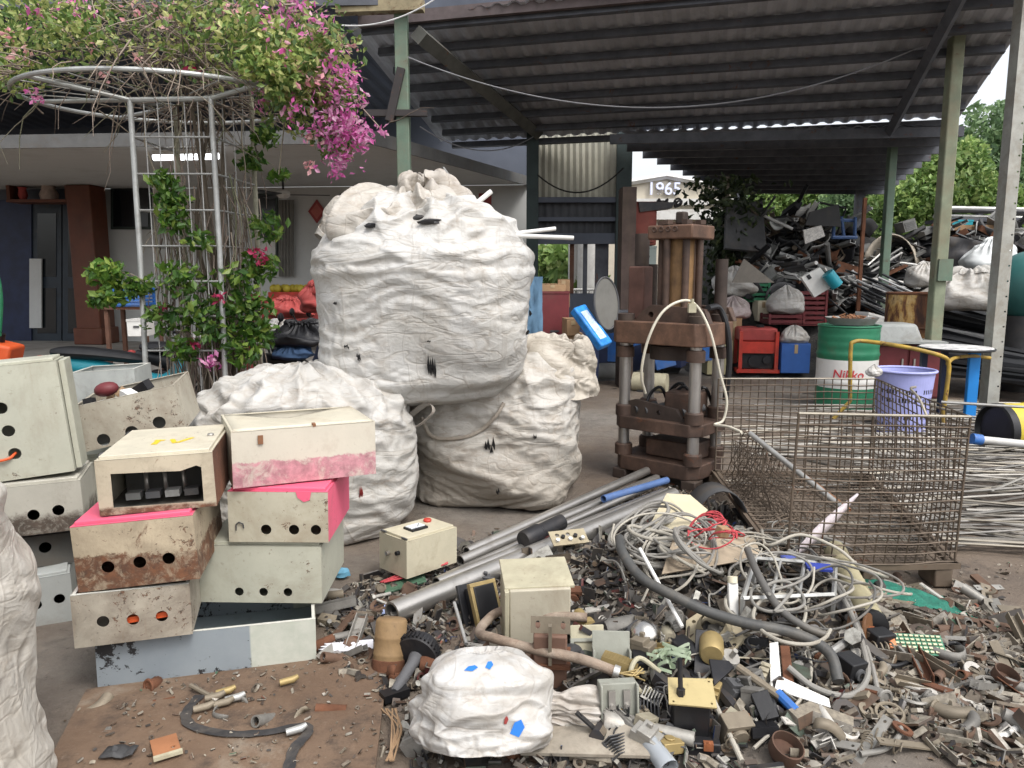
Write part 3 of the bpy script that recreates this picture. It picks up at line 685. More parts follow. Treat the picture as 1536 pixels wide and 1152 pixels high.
vs, fs = text_mesh('1965', .52, .05); mb = MB(); p = W(996, 284, Yb-.12); M = frame(p, (1,0,0), (0,-1,0)); mb.add([M @ V(v) for v in vs], fs); part('number', mb, mk('white_blue_letters', (.72,.76,.95), .4, var=.03), SB, ang=20)
# wires
def wire(pts, r, mat, label, name='wire'): mb = MB(); mb.tube(pts, r, 5); return solo(name, mb, mat, label, 'wire')
m_wire = mk('wire_grey', (.16,.16,.17), .6); m_wirew = mk('wire_white', (.5,.5,.5), .5)
wire(sag(W(612, 86, 9.2), W(1385, 68, 9.3), .62, 30), .008, m_wire, 'long thin grey wire sagging across under the shed roof')
wire(sag(W(512, 38, 8.4), W(662, -8, 8.6), .10), .008, m_wirew, 'short white wire at the top of the green post')
wire(sag(W(806, 262, 12.2), W(935, 252, 12.3), .32), .012, m_blk, 'black cable looping across the pale corrugated partition')
wire(sag(W(630, 190, 10.2), W(800, 205, 12), .25), .008, m_wire, 'thin wire looping in the dark above the porch')
# ------------------------------------------------------------------ vegetation beyond
def leaves(n, centers, radii, size, seed, flat=1.0, droop=0):
    g = np.random.default_rng(seed); centers = np.asarray(centers, float); radii = np.asarray(radii, float)
    p_ = radii**2; k = g.choice(len(centers), n, p=p_/p_.sum())
    d = g.normal(size=(n, 3)); d /= np.linalg.norm(d, axis=1, keepdims=True); rad = radii[k]*(.55+.5*g.random(n)**.6)
    P = centers[k]+d*rad[:,None]*np.array([1,1,flat])
    return leaf_quads(P, size, g, droop, d)
def leaf_quads(P, size, g, droop=0, d=None):
    n = len(P); a = g.normal(size=(n, 3)); a[:,2] -= droop
    a /= np.linalg.norm(a, axis=1, keepdims=True); b = np.cross(a, g.normal(size=(n, 3))); b /= np.linalg.norm(b, axis=1, keepdims=True)
    s = (size*(.6+.8*g.random(n)))[:,None]; nn = np.cross(a, b)
    v = np.stack([P-a*s, P+b*s*.55+nn*s*.18, P+a*s, P-b*s*.55+nn*s*.18], 1).reshape(-1, 3)
    return v, np.arange(4*n).reshape(-1, 4)
m_leafA = leafmat('foliage_bright_haze', [(0,(.11,.20,.06)),(.4,(.20,.32,.10)),(.8,(.31,.44,.14)),(1,(.44,.53,.22))])  # greens lightened to put distance haze into the leaf colour
m_leafB = leafmat('foliage_deep_haze', [(0,(.11,.19,.10)),(.5,(.19,.30,.15)),(1,(.28,.40,.21))])  # haze painted in: deeper greens lifted for the far trees
m_leafC = leafmat('foliage_dark_ivy', [(0,(.012,.022,.01)),(.5,(.03,.05,.02)),(1,(.07,.09,.035))], .2)
m_bark = mk('bark', (.10,.08,.06), .95, var=.3, sc=4, bump=.6)
def tree(label, px, Y, ztop, blobs, n, size, seed, mat, group=None):
    b = W(px, 420, Y); base = V((b.x, Y, 0)); t = thing('tree', label, 'tree', base, group); rr = random.Random(seed)
    cs = []; rs = []
    for bx, by, r in blobs:
        c0 = W(bx, by, Y); cs.append((c0.x, Y+rr.uniform(-.6,.6), c0.z)); rs.append(r)
        for _ in range(6):
            q = V((rr.gauss(0,1), rr.gauss(0,1), rr.gauss(0,.8))).normalized()*r*.85; cs.append((c0.x+q.x, Y+q.y, c0.z+q.z)); rs.append(r*rr.uniform(.3,.5))
    v, q = leaves(n, cs, rs, size, seed); np_obj('crown', v, q, mat, t)
    mb = MB(); top = V(cs[0]); mb.tube(crv([base, base.lerp(top, .45)+V((.1,0,0)), top], 5), [.16-.1*i/10 for i in range(11)], 8)
    for c0 in cs[::7]:
        s0 = base.lerp(top, .5); mb.tube(crv([s0, s0.lerp(V(c0), .5)+V((0,0,.2)), V(c0)], 4), [.06-.04*i/8 for i in range(9)], 6)
    part('trunk', mb, m_bark, t); return t
tree('broad hazy green tree against the sky at the right edge', 1480, 21, 6, [(1478,212,.9),(1440,265,1.2),(1510,262,1.1),(1400,295,1.1),(1470,320,1.3),(1540,330,1.2),(1570,260,1.0)], 22000, .085, 31, m_leafB)
tree('leaning light green tree with a pointed top left of the hazy one', 1440, 17.5, 5, [(1432,240,.4),(1418,275,.7),(1395,300,.85),(1445,300,.8),(1365,325,.8),(1420,340,.8),(1480,345,.9)], 19000, .07, 32, m_leafA)
tree('yellow green tree showing under the rear roof edge', 1200, 25, 3.4, [(1160,300,1.0),(1215,290,1.2),(1130,305,.9),(1260,300,1.1),(1190,325,1.2),(1245,330,1.2)], 13000, .085, 33, m_leafA)
tree('dense dark tree standing behind the rear roof post', 1300, 20, 3, [(1300,300,.8),(1330,310,.9),(1275,320,.8),(1320,350,.9),(1370,340,.8)], 12000, .07, 34, m_leafB)
tree('small palm green tree seen through the partition window', 835, 17, 2, [(828,395,.45),(842,410,.45),(818,415,.35)], 900, .14, 35, m_leafA)
tree('low green bush seen low through the partition window by the white column', 882, 16, 1.4, [(880,430,.3),(893,425,.3)], 500, .1, 36, m_leafA)
mb = MB(); p = W(880, 425, 15.5); mb.cyl((p.x+.08, 15.5, 0), (p.x+.08, 15.5, 3), .27, seg=20); p = W(862, 425, 15.8); mb.box((p.x, 15.8, 1.5), (.26,.2,3)); solo('porch_column', mb, m_wht, 'white round column seen through the partition window', 'column')
mb = MB()
for z in (.95, 1.25): a = W(815, 424, 14.6); b = W(930, 424, 14.6); mb.cyl((a.x, 14.6, z), (b.x, 14.6, z), .025, seg=6)
for k in range(16): x = a.x+(b.x-a.x)*k/15; mb.cyl((x, 14.6, 0), (x, 14.6, 1.25), .018, seg=6)
solo('railing', mb, m_wht, 'white tube railing beyond the partition window', 'railing')
# bounds wall under the trees
a = W(1225, 370, 18.5); b = W(1640, 370, 17.5)
mb = MB(); d = (b-a); mb.box(((a.x+b.x)/2, 18, 1.0), (b.x-a.x+1, .2, 2.0), euler(0,0,math.atan2(d.y, d.x))); mb.box(((a.x+b.x)/2, 18, 2.05), (b.x-a.x+1, .28, .09), euler(0,0,math.atan2(d.y, d.x)))
solo('boundary_wall', mb, mk('old_wall', (.20,.18,.16), .9, var=.25, sc=1.4, dirt=.6, dirtc=(.06,.06,.045), bump=.4), 'grimy grey boundary wall below the trees', 'wall')
# ivy on a pole
p = W(1085, 420, 13.2); iv = thing('ivy_pole', 'pale pole wrapped in dark hanging ivy right of the 1965 building', 'climbing plant', (p.x, 13.2, 0))
mb = MB(); mb.tube(crv([(p.x,13.2,0),(p.x+.03,13.2,1.5),(p.x-.02,13.2,3.15)], 6), .06, 8); part('trunk', mb, mk('pale_bark', (.25,.22,.18), .9, var=.3), iv)
g_ = np.random.default_rng(3); n = 1700; tt = g_.random(n); wdt = .12+.22*np.clip(tt*1.3-.35, 0, 1); P = np.stack([p.x+g_.normal(0, 1, n)*wdt, 13.2+g_.normal(0, 1, n)*wdt*.8, 1.0+tt*2.15], 1)
v, q = leaf_quads(P, .065, g_, .5); np_obj('foliage', v, q, m_leafC, iv)
# ------------------------------------------------------------------ things in the middle distance
S.cycles.max_bounces = 5; S.cycles.diffuse_bounces = 3; S.cycles.glossy_bounces = 2; S.cycles.transmission_bounces = 3; S.cycles.transparent_max_bounces = 4
S.cycles.caustics_reflective = False; S.cycles.caustics_refractive = False
def pxm(Y): return Y/F*1.0
def slab(px0, py0, px1, py1, Y, depth, yaw=0, tilt=0, roll=0):
    """box filling a pixel rectangle at depth Y; returns centre, size, rotation"""
    a = W(px0, py1, Y); b = W(px1, py0, Y)
    c = V(((a.x+b.x)/2, Y+depth/2, (a.z+b.z)/2)); return c, (abs(b.x-a.x), depth, abs(b.z-a.z)), euler(tilt, roll, yaw)
def crate_box(label, px0, py0, px1, py1, Y, depth, mat, yaw=0, roll=0, cat='box', name='cardboard_box', tape=True, group=None, tilt=0):
    c, s, r = slab(px0, py0, px1, py1, Y, depth, yaw, tilt, roll); t = thing(name, label, cat, (c.x, c.y, c.z-s[2]/2), group)
    mb = MB(); mb.box(c, s, r); bev(part('carton' if tape else 'body', mb, mat, t), .008)
    if tape:
        mb = MB(); mb.box(c+r @ V((0,0,s[2]/2+.003)), (s[0]*.98, .05, .004), r); mb.box(c+r @ V((0,-s[1]/2-.003,s[2]*.33)), (.05,.004,s[2]*.3), r); part('tape', mb, mk('tape', (.36,.27,.16), .4), t)
        for sg in (-1, 1):
            mb = MB(); mb.box(c+r @ V((0, sg*s[1]*.26, s[2]/2+.006)), (s[0]*.99, s[1]*.47, .006), r); part('flap', mb, mat, t)
    else:
        mb = MB(); mb.box(c+r @ V((0,0,s[2]/2+.012)), (s[0]*1.03, s[1]*1.03, .03), r); part('lid', mb, mat, t)
        mb = MB(); mb.box(c+r @ V((0,-s[1]/2-.006,s[2]*.15)), (s[0]*.3,.012,.025), r); part('handle', mb, m_dgrey, t)
    return t
# --- maroon cabinet, cartons and blue film left of the press
crate_box('tall maroon cabinet standing behind the right hand sack', 806, 440, 851, 600, 9.6, .55, m_maroon, .1, cat='cabinet', name='maroon_cabinet', tape=False)
crate_box('long flat cardboard box lying on the maroon cabinet', 806, 427, 846, 441, 9.6, .4, m_card, .12)
crate_box('upright cardboard box on the right of the maroon cabinet top', 838, 420, 856, 462, 9.9, .3, m_card, -.1)
for i, (x0, y0, x1, y1, lb) in enumerate(((846,528,880,576,'bottom cardboard box of the column right of the maroon cabinet'),(848,503,876,530,'middle cardboard box of the column right of the maroon cabinet'),(848,480,868,504,'top cardboard box of the column right of the maroon cabinet'))):
    crate_box(lb, x0, y0, x1, y1, 9.2-.05*i, .4, m_card, .08*(i-1), group='column of cardboard boxes')
c, s, r = slab(786, 415, 808, 560, 8.2, .3)
mb = MB(); P = []
for i in range(13):
    row = []
    for j in range(9):
        z = c.z-s[2]/2+s[2]*i/12; x = c.x+(j/8-.5)*s[0]*1.6+.03*mnoise.noise(V((j*.8, i*.5, 0))); row.append((x, 8.2+.06*mnoise.noise(V((j*1.3, i*.7, 3))), z))
    P.append(row)
mb.grid(P); solo('blue_tarpaulin', mb, mk('dusty_blue', (.10,.19,.29), .7, var=.25, sc=5, dirt=.2), 'faded blue tarpaulin hanging behind the right side of the top sack', 'tarpaulin', ang=180)
c, s, r = slab(853, 462, 886, 492, 9.8, .6); t = thing('blue_barrel', 'dark blue open barrel behind the slanting blue package', 'barrel', (c.x, 10.1, 0))
mb = MB(); mb.lathe((c.x, 10.1, 0), [(.26,0),(.28,.1),(.29,.4),(.28,.75),(.27,.9),(.25,.9),(.24,.6)], 24); part('body', mb, m_navy, t); mb = MB(); mb.torus((c.x,10.1,.9), .27, .02); part('rim', mb, m_navy, t)
a = W(866, 462, 8.9); b = W(908, 520, 8.7); t = thing('blue_package', 'long blue film wrapped package leaning diagonally left of the press', 'package', b)
d = (b-a); M3 = frame((a+b)/2, d, (0.35,-.6,.7)).to_3x3(); mb = MB(); mb.box((a+b)/2, (d.length, .20, .11), M3); bev(part('film_wrap', mb, m_blue2, t), .02)
mb = MB(); mb.box((a+b)/2+M3 @ V((0,0,.0565)), (d.length*.7,.11,.003), M3); part('pale_label', mb, mk('pale_blue_label', (.45,.55,.72), .4, var=.35, sc=20), t)
p = W(910, 455, 8.9); t = thing('steel_disc', 'tall oval grey metal disc standing on edge left of the press', 'disc', (p.x, 8.9, p.z-.3))
mb = MB(); Md = frame(p, (.8,.6,0), (.6,-.8,.12)); n = 40; mb.plate([(.19*math.cos(2*PI*k/n), .30*math.sin(2*PI*k/n)) for k in range(n)], [], Md, .02); part('disc', mb, mk('grey_disc', (.17,.165,.15), .45, metal=.4, var=.2, sc=3, streak=.3), t)
mb = MB(); mb.tube([Md @ V((.19*math.cos(2*PI*k/n), .30*math.sin(2*PI*k/n), 0)) for k in range(n+1)], .012, 6); part('rim', mb, m_dgrey, t)
rr = random.Random(11)
for k in range(9):                                        # blue crates and film heaped behind the press
    x = 885+k*19; y = 540-rr.random()*28; Y = 10.8+rr.random()*.8
    c, s, r = slab(x, y-22, x+30, y+16, Y, .3, rr.uniform(-.5,.5), roll=rr.uniform(-.3,.3)); t = thing('blue_crate', 'blue plastic crate in the jumble seen through the press columns', 'crate', (c.x, c.y, c.z-s[2]/2), 'blue crates behind the press')
    mb = MB(); th = .015
    for ax, sg in ((0,-1),(0,1),(1,-1),(1,1)):
        off = V((0,0,0)); off[ax] = sg*s[ax]/2; sz = list(s); sz[ax] = th; mb.box(c+r @ off, sz, r)
    mb.box(c+r @ V((0,0,-s[2]/2)), (s[0], s[1], th), r); part('body', mb, m_blue if k % 3 else m_navy, t)
    mb = MB()
    for sg in (-1, 1):
        mb.box(c+r @ V((0, sg*s[1]/2, s[2]/2)), (s[0]+.03, .03, .03), r); mb.box(c+r @ V((sg*s[0]/2, 0, s[2]/2)), (.03, s[1]+.03, .03), r)
    part('rim', mb, m_blue, t)
for i, (px, py, Y, ln, yaw, lb) in enumerate(((905,556,8.4,.5,.2,'grey motor with a short shaft on the ground left of the press'),(975,573,7.6,.45,-.4,'pale motor lying under the press behind its columns'),(1000,545,7.9,.4,.6,'dark motor stacked behind the press columns'))):
    p = G(px, py+14, 0); t = thing('scrap_motor', lb, 'electric motor', p); d = V((math.cos(yaw), math.sin(yaw), 0)); mb = MB(); mb.cyl(p-d*ln/2+V((0,0,.12)), p+d*ln/2+V((0,0,.12)), .13, seg=20); part('housing', mb, (m_grey, m_pk, m_dgrey)[i], t)
    mb = MB(); mb.cyl(p-d*(ln/2+.12)+V((0,0,.12)), p-d*ln/2+V((0,0,.12)), .025, seg=10); part('shaft', mb, m_steel, t); mb = MB(); mb.box(p+V((0,0,-.0)), (.3,.22,.05), euler(0,0,yaw)); part('foot', mb, m_dgrey, t)
# --- generator
c, s, r = slab(1112, 492, 1171, 559, 11.4, .5, -.12)
t = thing('generator', 'red portable generator with an open engine bay right of the press', 'generator', (c.x, c.y, c.z-s[2]/2))
mb = MB(); mb.box(c+V((0,.05,s[2]*.34)), (s[0], s[1], s[2]*.30), r); bev(part('fuel_tank', mb, m_redf, t), .03)
mb = MB(); mb.box(c+r @ V((0,0,-s[2]*.47)), (s[0]*1.12, s[1]*1.05, .05), r)
for sx in (-1, 1):
    mb.box(c+r @ V((sx*s[0]*.47,-s[1]*.45,-.03)), (.05,.05,s[2]*.92), r); mb.box(c+r @ V((sx*s[0]*.47,s[1]*.45,-.03)), (.05,.05,s[2]*.92), r)
mb.box(c+r @ V((0,-s[1]*.40,s[2]*.06)), (s[0]*.95,.04,s[2]*.26), r); part('frame', mb, m_red, t)
mb = MB(); mb.box(c+r @ V((0,0,-s[2]*.22)), (s[0]*.8,s[1]*.7,s[2]*.40), r); mb.cyl(c+r @ V((-.05,-s[1]*.42,-s[2]*.25)), c+r @ V((-.05,-s[1]*.30,-s[2]*.25)), .09, seg=18); mb.cyl(c+r @ V((.13,-s[1]*.42,-s[2]*.22)), c+r @ V((.13,-s[1]*.30,-s[2]*.22)), .06, seg=14); part('engine', mb, m_blkm, t)
mb = MB(); mb.cyl(c+r @ V((.05,0,s[2]*.5)), c+r @ V((.05,0,s[2]*.55)), .06, seg=14); part('tank_cap', mb, m_blk, t)
mb = MB(); mb.box(c+r @ V((-.08,-s[1]*.425,s[2]*.07)), (.15,.006,.05), r); part('switch_plate', mb, m_dgrey, t)
for k in range(2):
    mb = MB(); mb.cyl(c+r @ V((.08+.09*k,-s[1]*.43,s[2]*.07)), c+r @ V((.08+.09*k,-s[1]*.40,s[2]*.07)), .028, seg=12); part('socket', mb, m_wht, t)
crate_box('blue carton with pale print standing right of the red generator', 1172, 516, 1217, 560, 11.3, .35, mk('blue_carton', (.03,.10,.33), .6, var=.12), -.05, name='blue_carton')
crate_box('tan cardboard box on the left of the generator heap', 1086, 478, 1112, 560, 11.9, .4, m_card, .1)
crate_box('yellow and cream carton standing behind the press legs', 1060, 512, 1100, 562, 11.6, .4, mk('cream_carton', (.42,.38,.22), .8, var=.15), 0)
crate_box('pale square box low in the junk heap left of the small white sack', 1136, 452, 1154, 482, 12.3, .3, m_cream, 0, name='pale_box')
# slatted red crate
def slat_crate(label, px0, py0, px1, py1, Y, dep, mat, yaw, name='plastic_crate', rows=4, roll=0, group=None):
    c, s, r = slab(px0, py0, px1, py1, Y, dep, yaw, 0, roll); t = thing(name, label, 'crate', (c.x, c.y, c.z-s[2]/2), group); mb = MB()
    for k in range(rows):
        z = -s[2]/2+s[2]*(k+.5)/rows; hgt = s[2]/rows*.6
        for sg in (-1, 1):
            mb.box(c+r @ V((0,sg*s[1]/2,z)), (s[0],.012,hgt), r); mb.box(c+r @ V((sg*s[0]/2,0,z)), (.012,s[1],hgt), r)
    mb.box(c+r @ V((0,0,-s[2]/2)), (s[0],s[1],.012), r); part('slats', mb, mat, t)
    for sx in (-1, 1):
        for sy in (-1, 1): mb = MB(); mb.box(c+r @ V((sx*s[0]/2,sy*s[1]/2,0)), (.035,.035,s[2]), r); part('corner_post', mb, mat, t)
    return t
slat_crate('dark red slatted plastic crate tipped on end above the barrel', 1192, 436, 1240, 488, 12.1, .3, m_maroon, .1, rows=7)
slat_crate('green slatted plastic crate in the junk left of the white sack', 1120, 424, 1156, 452, 12.5, .35, m_green, -.15, rows=4)
slat_crate('low maroon plastic tray under the pointed white sack', 1154, 471, 1206, 486, 11.85, .4, m_maroon, 0, rows=2, name='plastic_tray')
def small_sack(label, px, py, Y, rx, h, seed, mat, sq=2.4, name='white_sack', tip=.15, group=None, ry=None):
    prof = [(0,0),(.6,0),(.95,.12),(1,.35),(.85,.6),(.55,.82),(.3,.93),(tip,1.0),(.02,1.02)]
    X, hf = sack_shape(90, 60, rx, ry or rx*.8, h, prof, sq, seed=seed, lump=.12); X = folds(X, hf, seed, .022*rx/.3, .01*rx/.3, .04*rx/.3, sh=2.4*.3/rx, sv=6*.3/rx, top=.45)
    p = W(px, py, Y); o, bv = sack_obj(name, X, mat, p); o.location = p
    for v in o.data.vertices: pass
    return tag(o, label, 'sack', group)
m_bag = bagmat('bag_white', (.80,.79,.765), .30); m_bagd = bagmat('bag_soiled', (.74,.71,.66), .5, low=(.15,.62,.5,.65,(.25,.215,.17)))
m_bagl = bagmat('bag_left', (.74,.725,.695), .38); m_film = mk('cloudy_film', (.55,.57,.57), .35, var=.15, sc=6, dirt=.2, dirtc=(.3,.27,.22))
def sack_at(*a, **k):
    o = small_sack(*a, **k); me = o.data; n = len(me.vertices); co_ = np.empty(n*3, np.float32); me.vertices.foreach_get('co', co_); co_ = co_.reshape(-1, 3)
    return o
small_sack('pointed white sack leaning against the dark red crate', 1178, 472, 12.0, .29, .42, 41, m_bag, tip=.08)
small_sack('small creamy sack on the blue carton', 1191, 517, 11.45, .21, .24, 42, m_bagl)
small_sack('pale bulging sack left of the green crate', 1100, 446, 12.6, .36, .45, 43, m_bagl)
small_sack('white and pink plastic bag on the tan cardboard box', 1098, 480, 12.1, .28, .33, 44, bagmat('bag_pink', (.74,.62,.62), .25))
# --- Nikko barrel
Yk = 8.9; p = W(1267, 600, Yk); bx = p.x
t = thing('oil_barrel', 'green and white oil barrel lettered Nikko with a tray on its lid', 'barrel', (bx, Yk, 0)); Rb = .335; Hb = .96
def drum(t, x, y, bands, Rb, Hb):
    for z0, z1, mat in bands:
        prof = []
        n = 14
        for k in range(n+1):
            z = z0+(z1-z0)*k/n; r_ = Rb
            for zc in (Hb*.33, Hb*.66): r_ += .012*math.exp(-((z-zc)/.016)**2)
            r_ += .003*math.sin(z*70)*(1 if z > Hb*.70 else 0)
            prof.append((r_, z))
        mb = MB(); mb.lathe((x, y, 0), prof, 40); part('band', mb, mat, t, ang=70)
m_bwht = mk('barrel_white', (.66,.65,.62), .5, var=.08, sc=3, dirt=.3, dirtc=(.3,.25,.2)); m_bgrn = mk('barrel_green', (.022,.165,.085), .45, var=.15, dirt=.25)
drum(t, bx, Yk, ((0,.25,m_bgrn),(.25,.575,m_bwht),(.575,Hb,m_bgrn)), Rb, Hb)
mb = MB(); mb.lathe((bx, Yk, Hb), [(Rb+.004,-.02),(Rb+.012,-.008),(Rb+.008,.004),(Rb-.02,0),(Rb-.025,-.015),(0,-.015)], 40); part('lid', mb, m_bgrn, t)
vs, fs = text_mesh('Nikko', .135, .002, .12); mb = MB(); cang = math.atan2(-Yk, -bx)
def onb(v):
    a = cang+v[0]/(Rb+.003)+.06; rr_ = Rb+.004+v[2]; return (bx+rr_*math.cos(a), Yk+rr_*math.sin(a), .415+v[1])
mb.add([onb(v) for v in vs], fs); part('lettering', mb, mk('barrel_red', (.50,.05,.06), .5, var=.05), t, ang=60)
t = thing('metal_tray', 'shallow round tray of scraps resting on the oil barrel', 'tray', (bx, Yk, Hb+.01)); mb = MB(); mb.lathe((bx-.0, Yk-.05, Hb+.012), [(0,0),(.24,0),(.28,.075),(.29,.08),(.285,.07),(.24,.012),(0,.012)], 30); part('tray', mb, m_grey, t)
mb = MB(); rr = random.Random(9)
for k in range(70): mb.box((bx+rr.gauss(0,.09), Yk-.05+rr.gauss(0,.08), Hb+.06+rr.random()*.05), (rr.uniform(.02,.09), rr.uniform(.01,.04), .012), euler(rr.uniform(-.5,.5), rr.uniform(-.5,.5), rr.uniform(0,3)))
o = part('scrap_filling', mb, m_rust2, t); o['kind'] = 'stuff'
crate_box('white and blue box tilted behind the right edge of the oil barrel', 1290, 474, 1322, 516, 10.6, .28, m_wht, .2, roll=.25, name='white_box', tape=False)
# --- burnt barrel, tub, maroon locker, round table
Yq = 9.9; p = W(1363, 560, Yq); t = thing('burnt_barrel', 'barrel with burnt rust and yellow flame shaped streaks in front of the black profiles', 'barrel', (p.x, Yq, 0))
bm = NT('burnt_paint'); n1 = bm.noise(7, 7, .6, stretch=(1,1,.28), dist=.7); n2 = bm.noise(14, 6, .7)
c = bm.cramp(n1, [(.36,(.05,.022,.015)),(.47,(.15,.06,.025)),(.54,(.44,.26,.08)),(.62,(.52,.36,.16)),(.7,(.12,.05,.03))]); c = bm.mix(bm.ramp(n2, .5, .7, 0, .7), c, (.06,.03,.02)); bm.L(c, bm.b.inputs['Base Color']); bm.b.inputs['Roughness'].default_value = .8
zt = W(1363, 440, Yq).z; mb = MB(); mb.lathe((p.x, Yq, 0), [(.33,0),(.33,zt*.33),(.345,zt*.34),(.33,zt*.35),(.33,zt*.66),(.345,zt*.67),(.33,zt*.68),(.33,zt),(.315,zt),(.31,zt*.5)], 36); part('shell', mb, bm.mat, t); mb = MB(); mb.torus((p.x,Yq,zt), .33, .014); part('rim', mb, m_rust, t)
c, s, r = slab(1314, 486, 1388, 516, 9.15, .5, -.1); t = thing('grey_tub', 'upturned grey plastic tub on the maroon locker', 'tub', (c.x, c.y, c.z-s[2]/2))
mb = MB(); hw, hd, hz = s[0]/2, s[1]/2, s[2]/2; P = [c+r @ V(q) for q in ((-hw*1.08,-hd*1.08,-hz),(hw*1.08,-hd*1.08,-hz),(hw*1.08,hd*1.08,-hz),(-hw*1.08,hd*1.08,-hz),(-hw*.85,-hd*.8,hz),(hw*.8,-hd*.8,hz),(hw*.8,hd*.8,hz),(-hw*.85,hd*.8,hz))]
mb.add(P, [(0,3,2,1),(4,5,6,7),(0,1,5,4),(1,2,6,5),(2,3,7,6),(3,0,4,7)]); bev(part('tub', mb, mk('tub_grey', (.30,.31,.30), .6, var=.1, dirt=.35), t), .04, 3)
mb = MB(); mb.box(c+r @ V((.18,-.02,-hz+.02)), (s[0]*1.3,s[1]*1.15,.025), r); part('lip', mb, mk('tub_grey', (.3,.31,.3), .6), t)
c, s, r = slab(1306, 517, 1420, 598, 9.2, .55, -.08); t = thing('maroon_locker', 'maroon steel locker behind the yellow pipe frame', 'locker', (c.x, c.y, c.z-s[2]/2)); mb = MB(); mb.box(c, s, r); bev(part('body', mb, m_maroon, t), .015)
for k in (-1, 1):
    mb = MB(); mb.box(c+r @ V((k*s[0]*.25,-s[1]/2-.01,0)), (s[0]*.46,.02,s[2]*.9), r); d = part('door', mb, m_maroon, t); mb = MB(); mb.box(c+r @ V((-k*s[0]*.0+k*s[0]*.08,-s[1]/2-.025,.1)), (.02,.02,.12), r); part('handle', mb, m_steel, d)
p = W(1434, 520, 8.0); t = thing('round_table', 'white topped round table on a blue leg beside the steel angle post', 'table', (p.x, 8.0, 0))
zt = p.z; tm = NT('table_top'); n1 = tm.noise(9, 6, .7); c = tm.mix(tm.ramp(n1, .5, .6), (.72,.71,.70), (.30,.30,.31)); tm.L(c, tm.b.inputs['Base Color']); tm.b.inputs['Roughness'].default_value = .35
mb = MB(); mb.lathe((p.x, 8.0, zt), [(0,0),(.34,0),(.352,-.012),(.345,-.03),(0,-.03)], 44); part('table_top', mb, tm.mat, t)
mb = MB(); mb.torus((p.x,8.0,zt-.018), .35, .014, seg=44); part('edge_band', mb, m_blk, t)
a = W(1466, 533, 7.9); mb = MB(); mb.box((a.x, 7.95, (zt-.03)/2), (.115,.05,zt-.03)); bev(part('leg', mb, mk('bright_blue_paint', (.01,.19,.55), .5, var=.1, dirt=.15), t), .008)
for sx in (-.22, .0): mb = MB(); mb.box((p.x+sx, 8.2, (zt-.03)/2), (.06,.05,zt-.03)); part('leg', mb, m_navy, t)
# yellow pipe frame
t = thing('pipe_trolley', 'yellow painted bent pipe trolley frame in front of the barrel', 'trolley', G(1360, 640, 0)); Yt = 7.6
mb = MB(); mb.tube(crv([W(1275,602,Yt+.3), W(1276,525,Yt+.3), W(1281,513,Yt+.3), W(1300,512,Yt+.3), W(1360,521,Yt+.1), W(1412,534,Yt), W(1423,546,Yt), W(1421,575,Yt), W(1414,625,Yt)], 6), .021, 10); part('hoop', mb, m_yelp, t)
mb = MB(); mb.tube(crv([W(1421,546,Yt), W(1432,537,Yt+.1), W(1460,534,Yt+.3), W(1485,537,Yt+.4)], 6), .018, 8); part('handle', mb, m_yelp, t)
mb = MB(); mb.tube([G(1275,640,.05)+V((0,.4,0)), W(1275,602,Yt+.3)], .02, 8); mb.tube([W(1414,625,Yt), V((W(1410,700,Yt).x, Yt, .03))], .02, 8); part('leg', mb, m_yelp, t)
# lilac laundry basket: perforated wall
Yl = 7.4; p = W(1357, 555, Yl); zt = p.z; z0 = W(1350, 668, Yl).z; z0 = 0
t = thing('laundry_basket', 'lilac perforated plastic laundry basket behind the wire cage', 'basket', (p.x, Yl, z0)); mb = MB(); ns, nr_ = 56, 15
def bpt(k, i, dr=0): q = 2*PI*k/ns; f_ = i/nr_; r_ = .215+.055*f_+dr; return V((p.x+r_*math.cos(q), Yl+r_*math.sin(q), z0+(zt-z0)*f_))
for i in range(nr_):
    for k in range(ns):
        solid = i in (0, 5, 6, 12, 13, 14) or (k % 14) in (0, 1) or False
        if solid or (i % 2 == 1): mb.add([bpt(k,i), bpt(k+1,i), bpt(k+1,i+1), bpt(k,i+1)], [(0,1,2,3)])
        else: mb.add([bpt(k,i), bpt(k+.5,i), bpt(k+.5,i+1), bpt(k,i+1)], [(0,1,2,3)])
part('wall', mb, m_purp, t); mb = MB(); mb.lathe((p.x,Yl,.02), [(.195,0),(.235,zt*.82),(.0,zt*.86)], 24); part('dark_contents', mb, m_dgrey, t); mb = MB(); mb.torus((p.x,Yl,zt), .278, .013, seg=48); part('rim', mb, m_purp, t); mb = MB(); mb.lathe((p.x,Yl,z0), [(0,0),(.215,0)], 30); part('bottom', mb, m_purp, t)
small_sack('white plastic bag scrap on the left of the lilac basket rim', 1310, 565, 7.15, .07, .12, 47, m_bag)
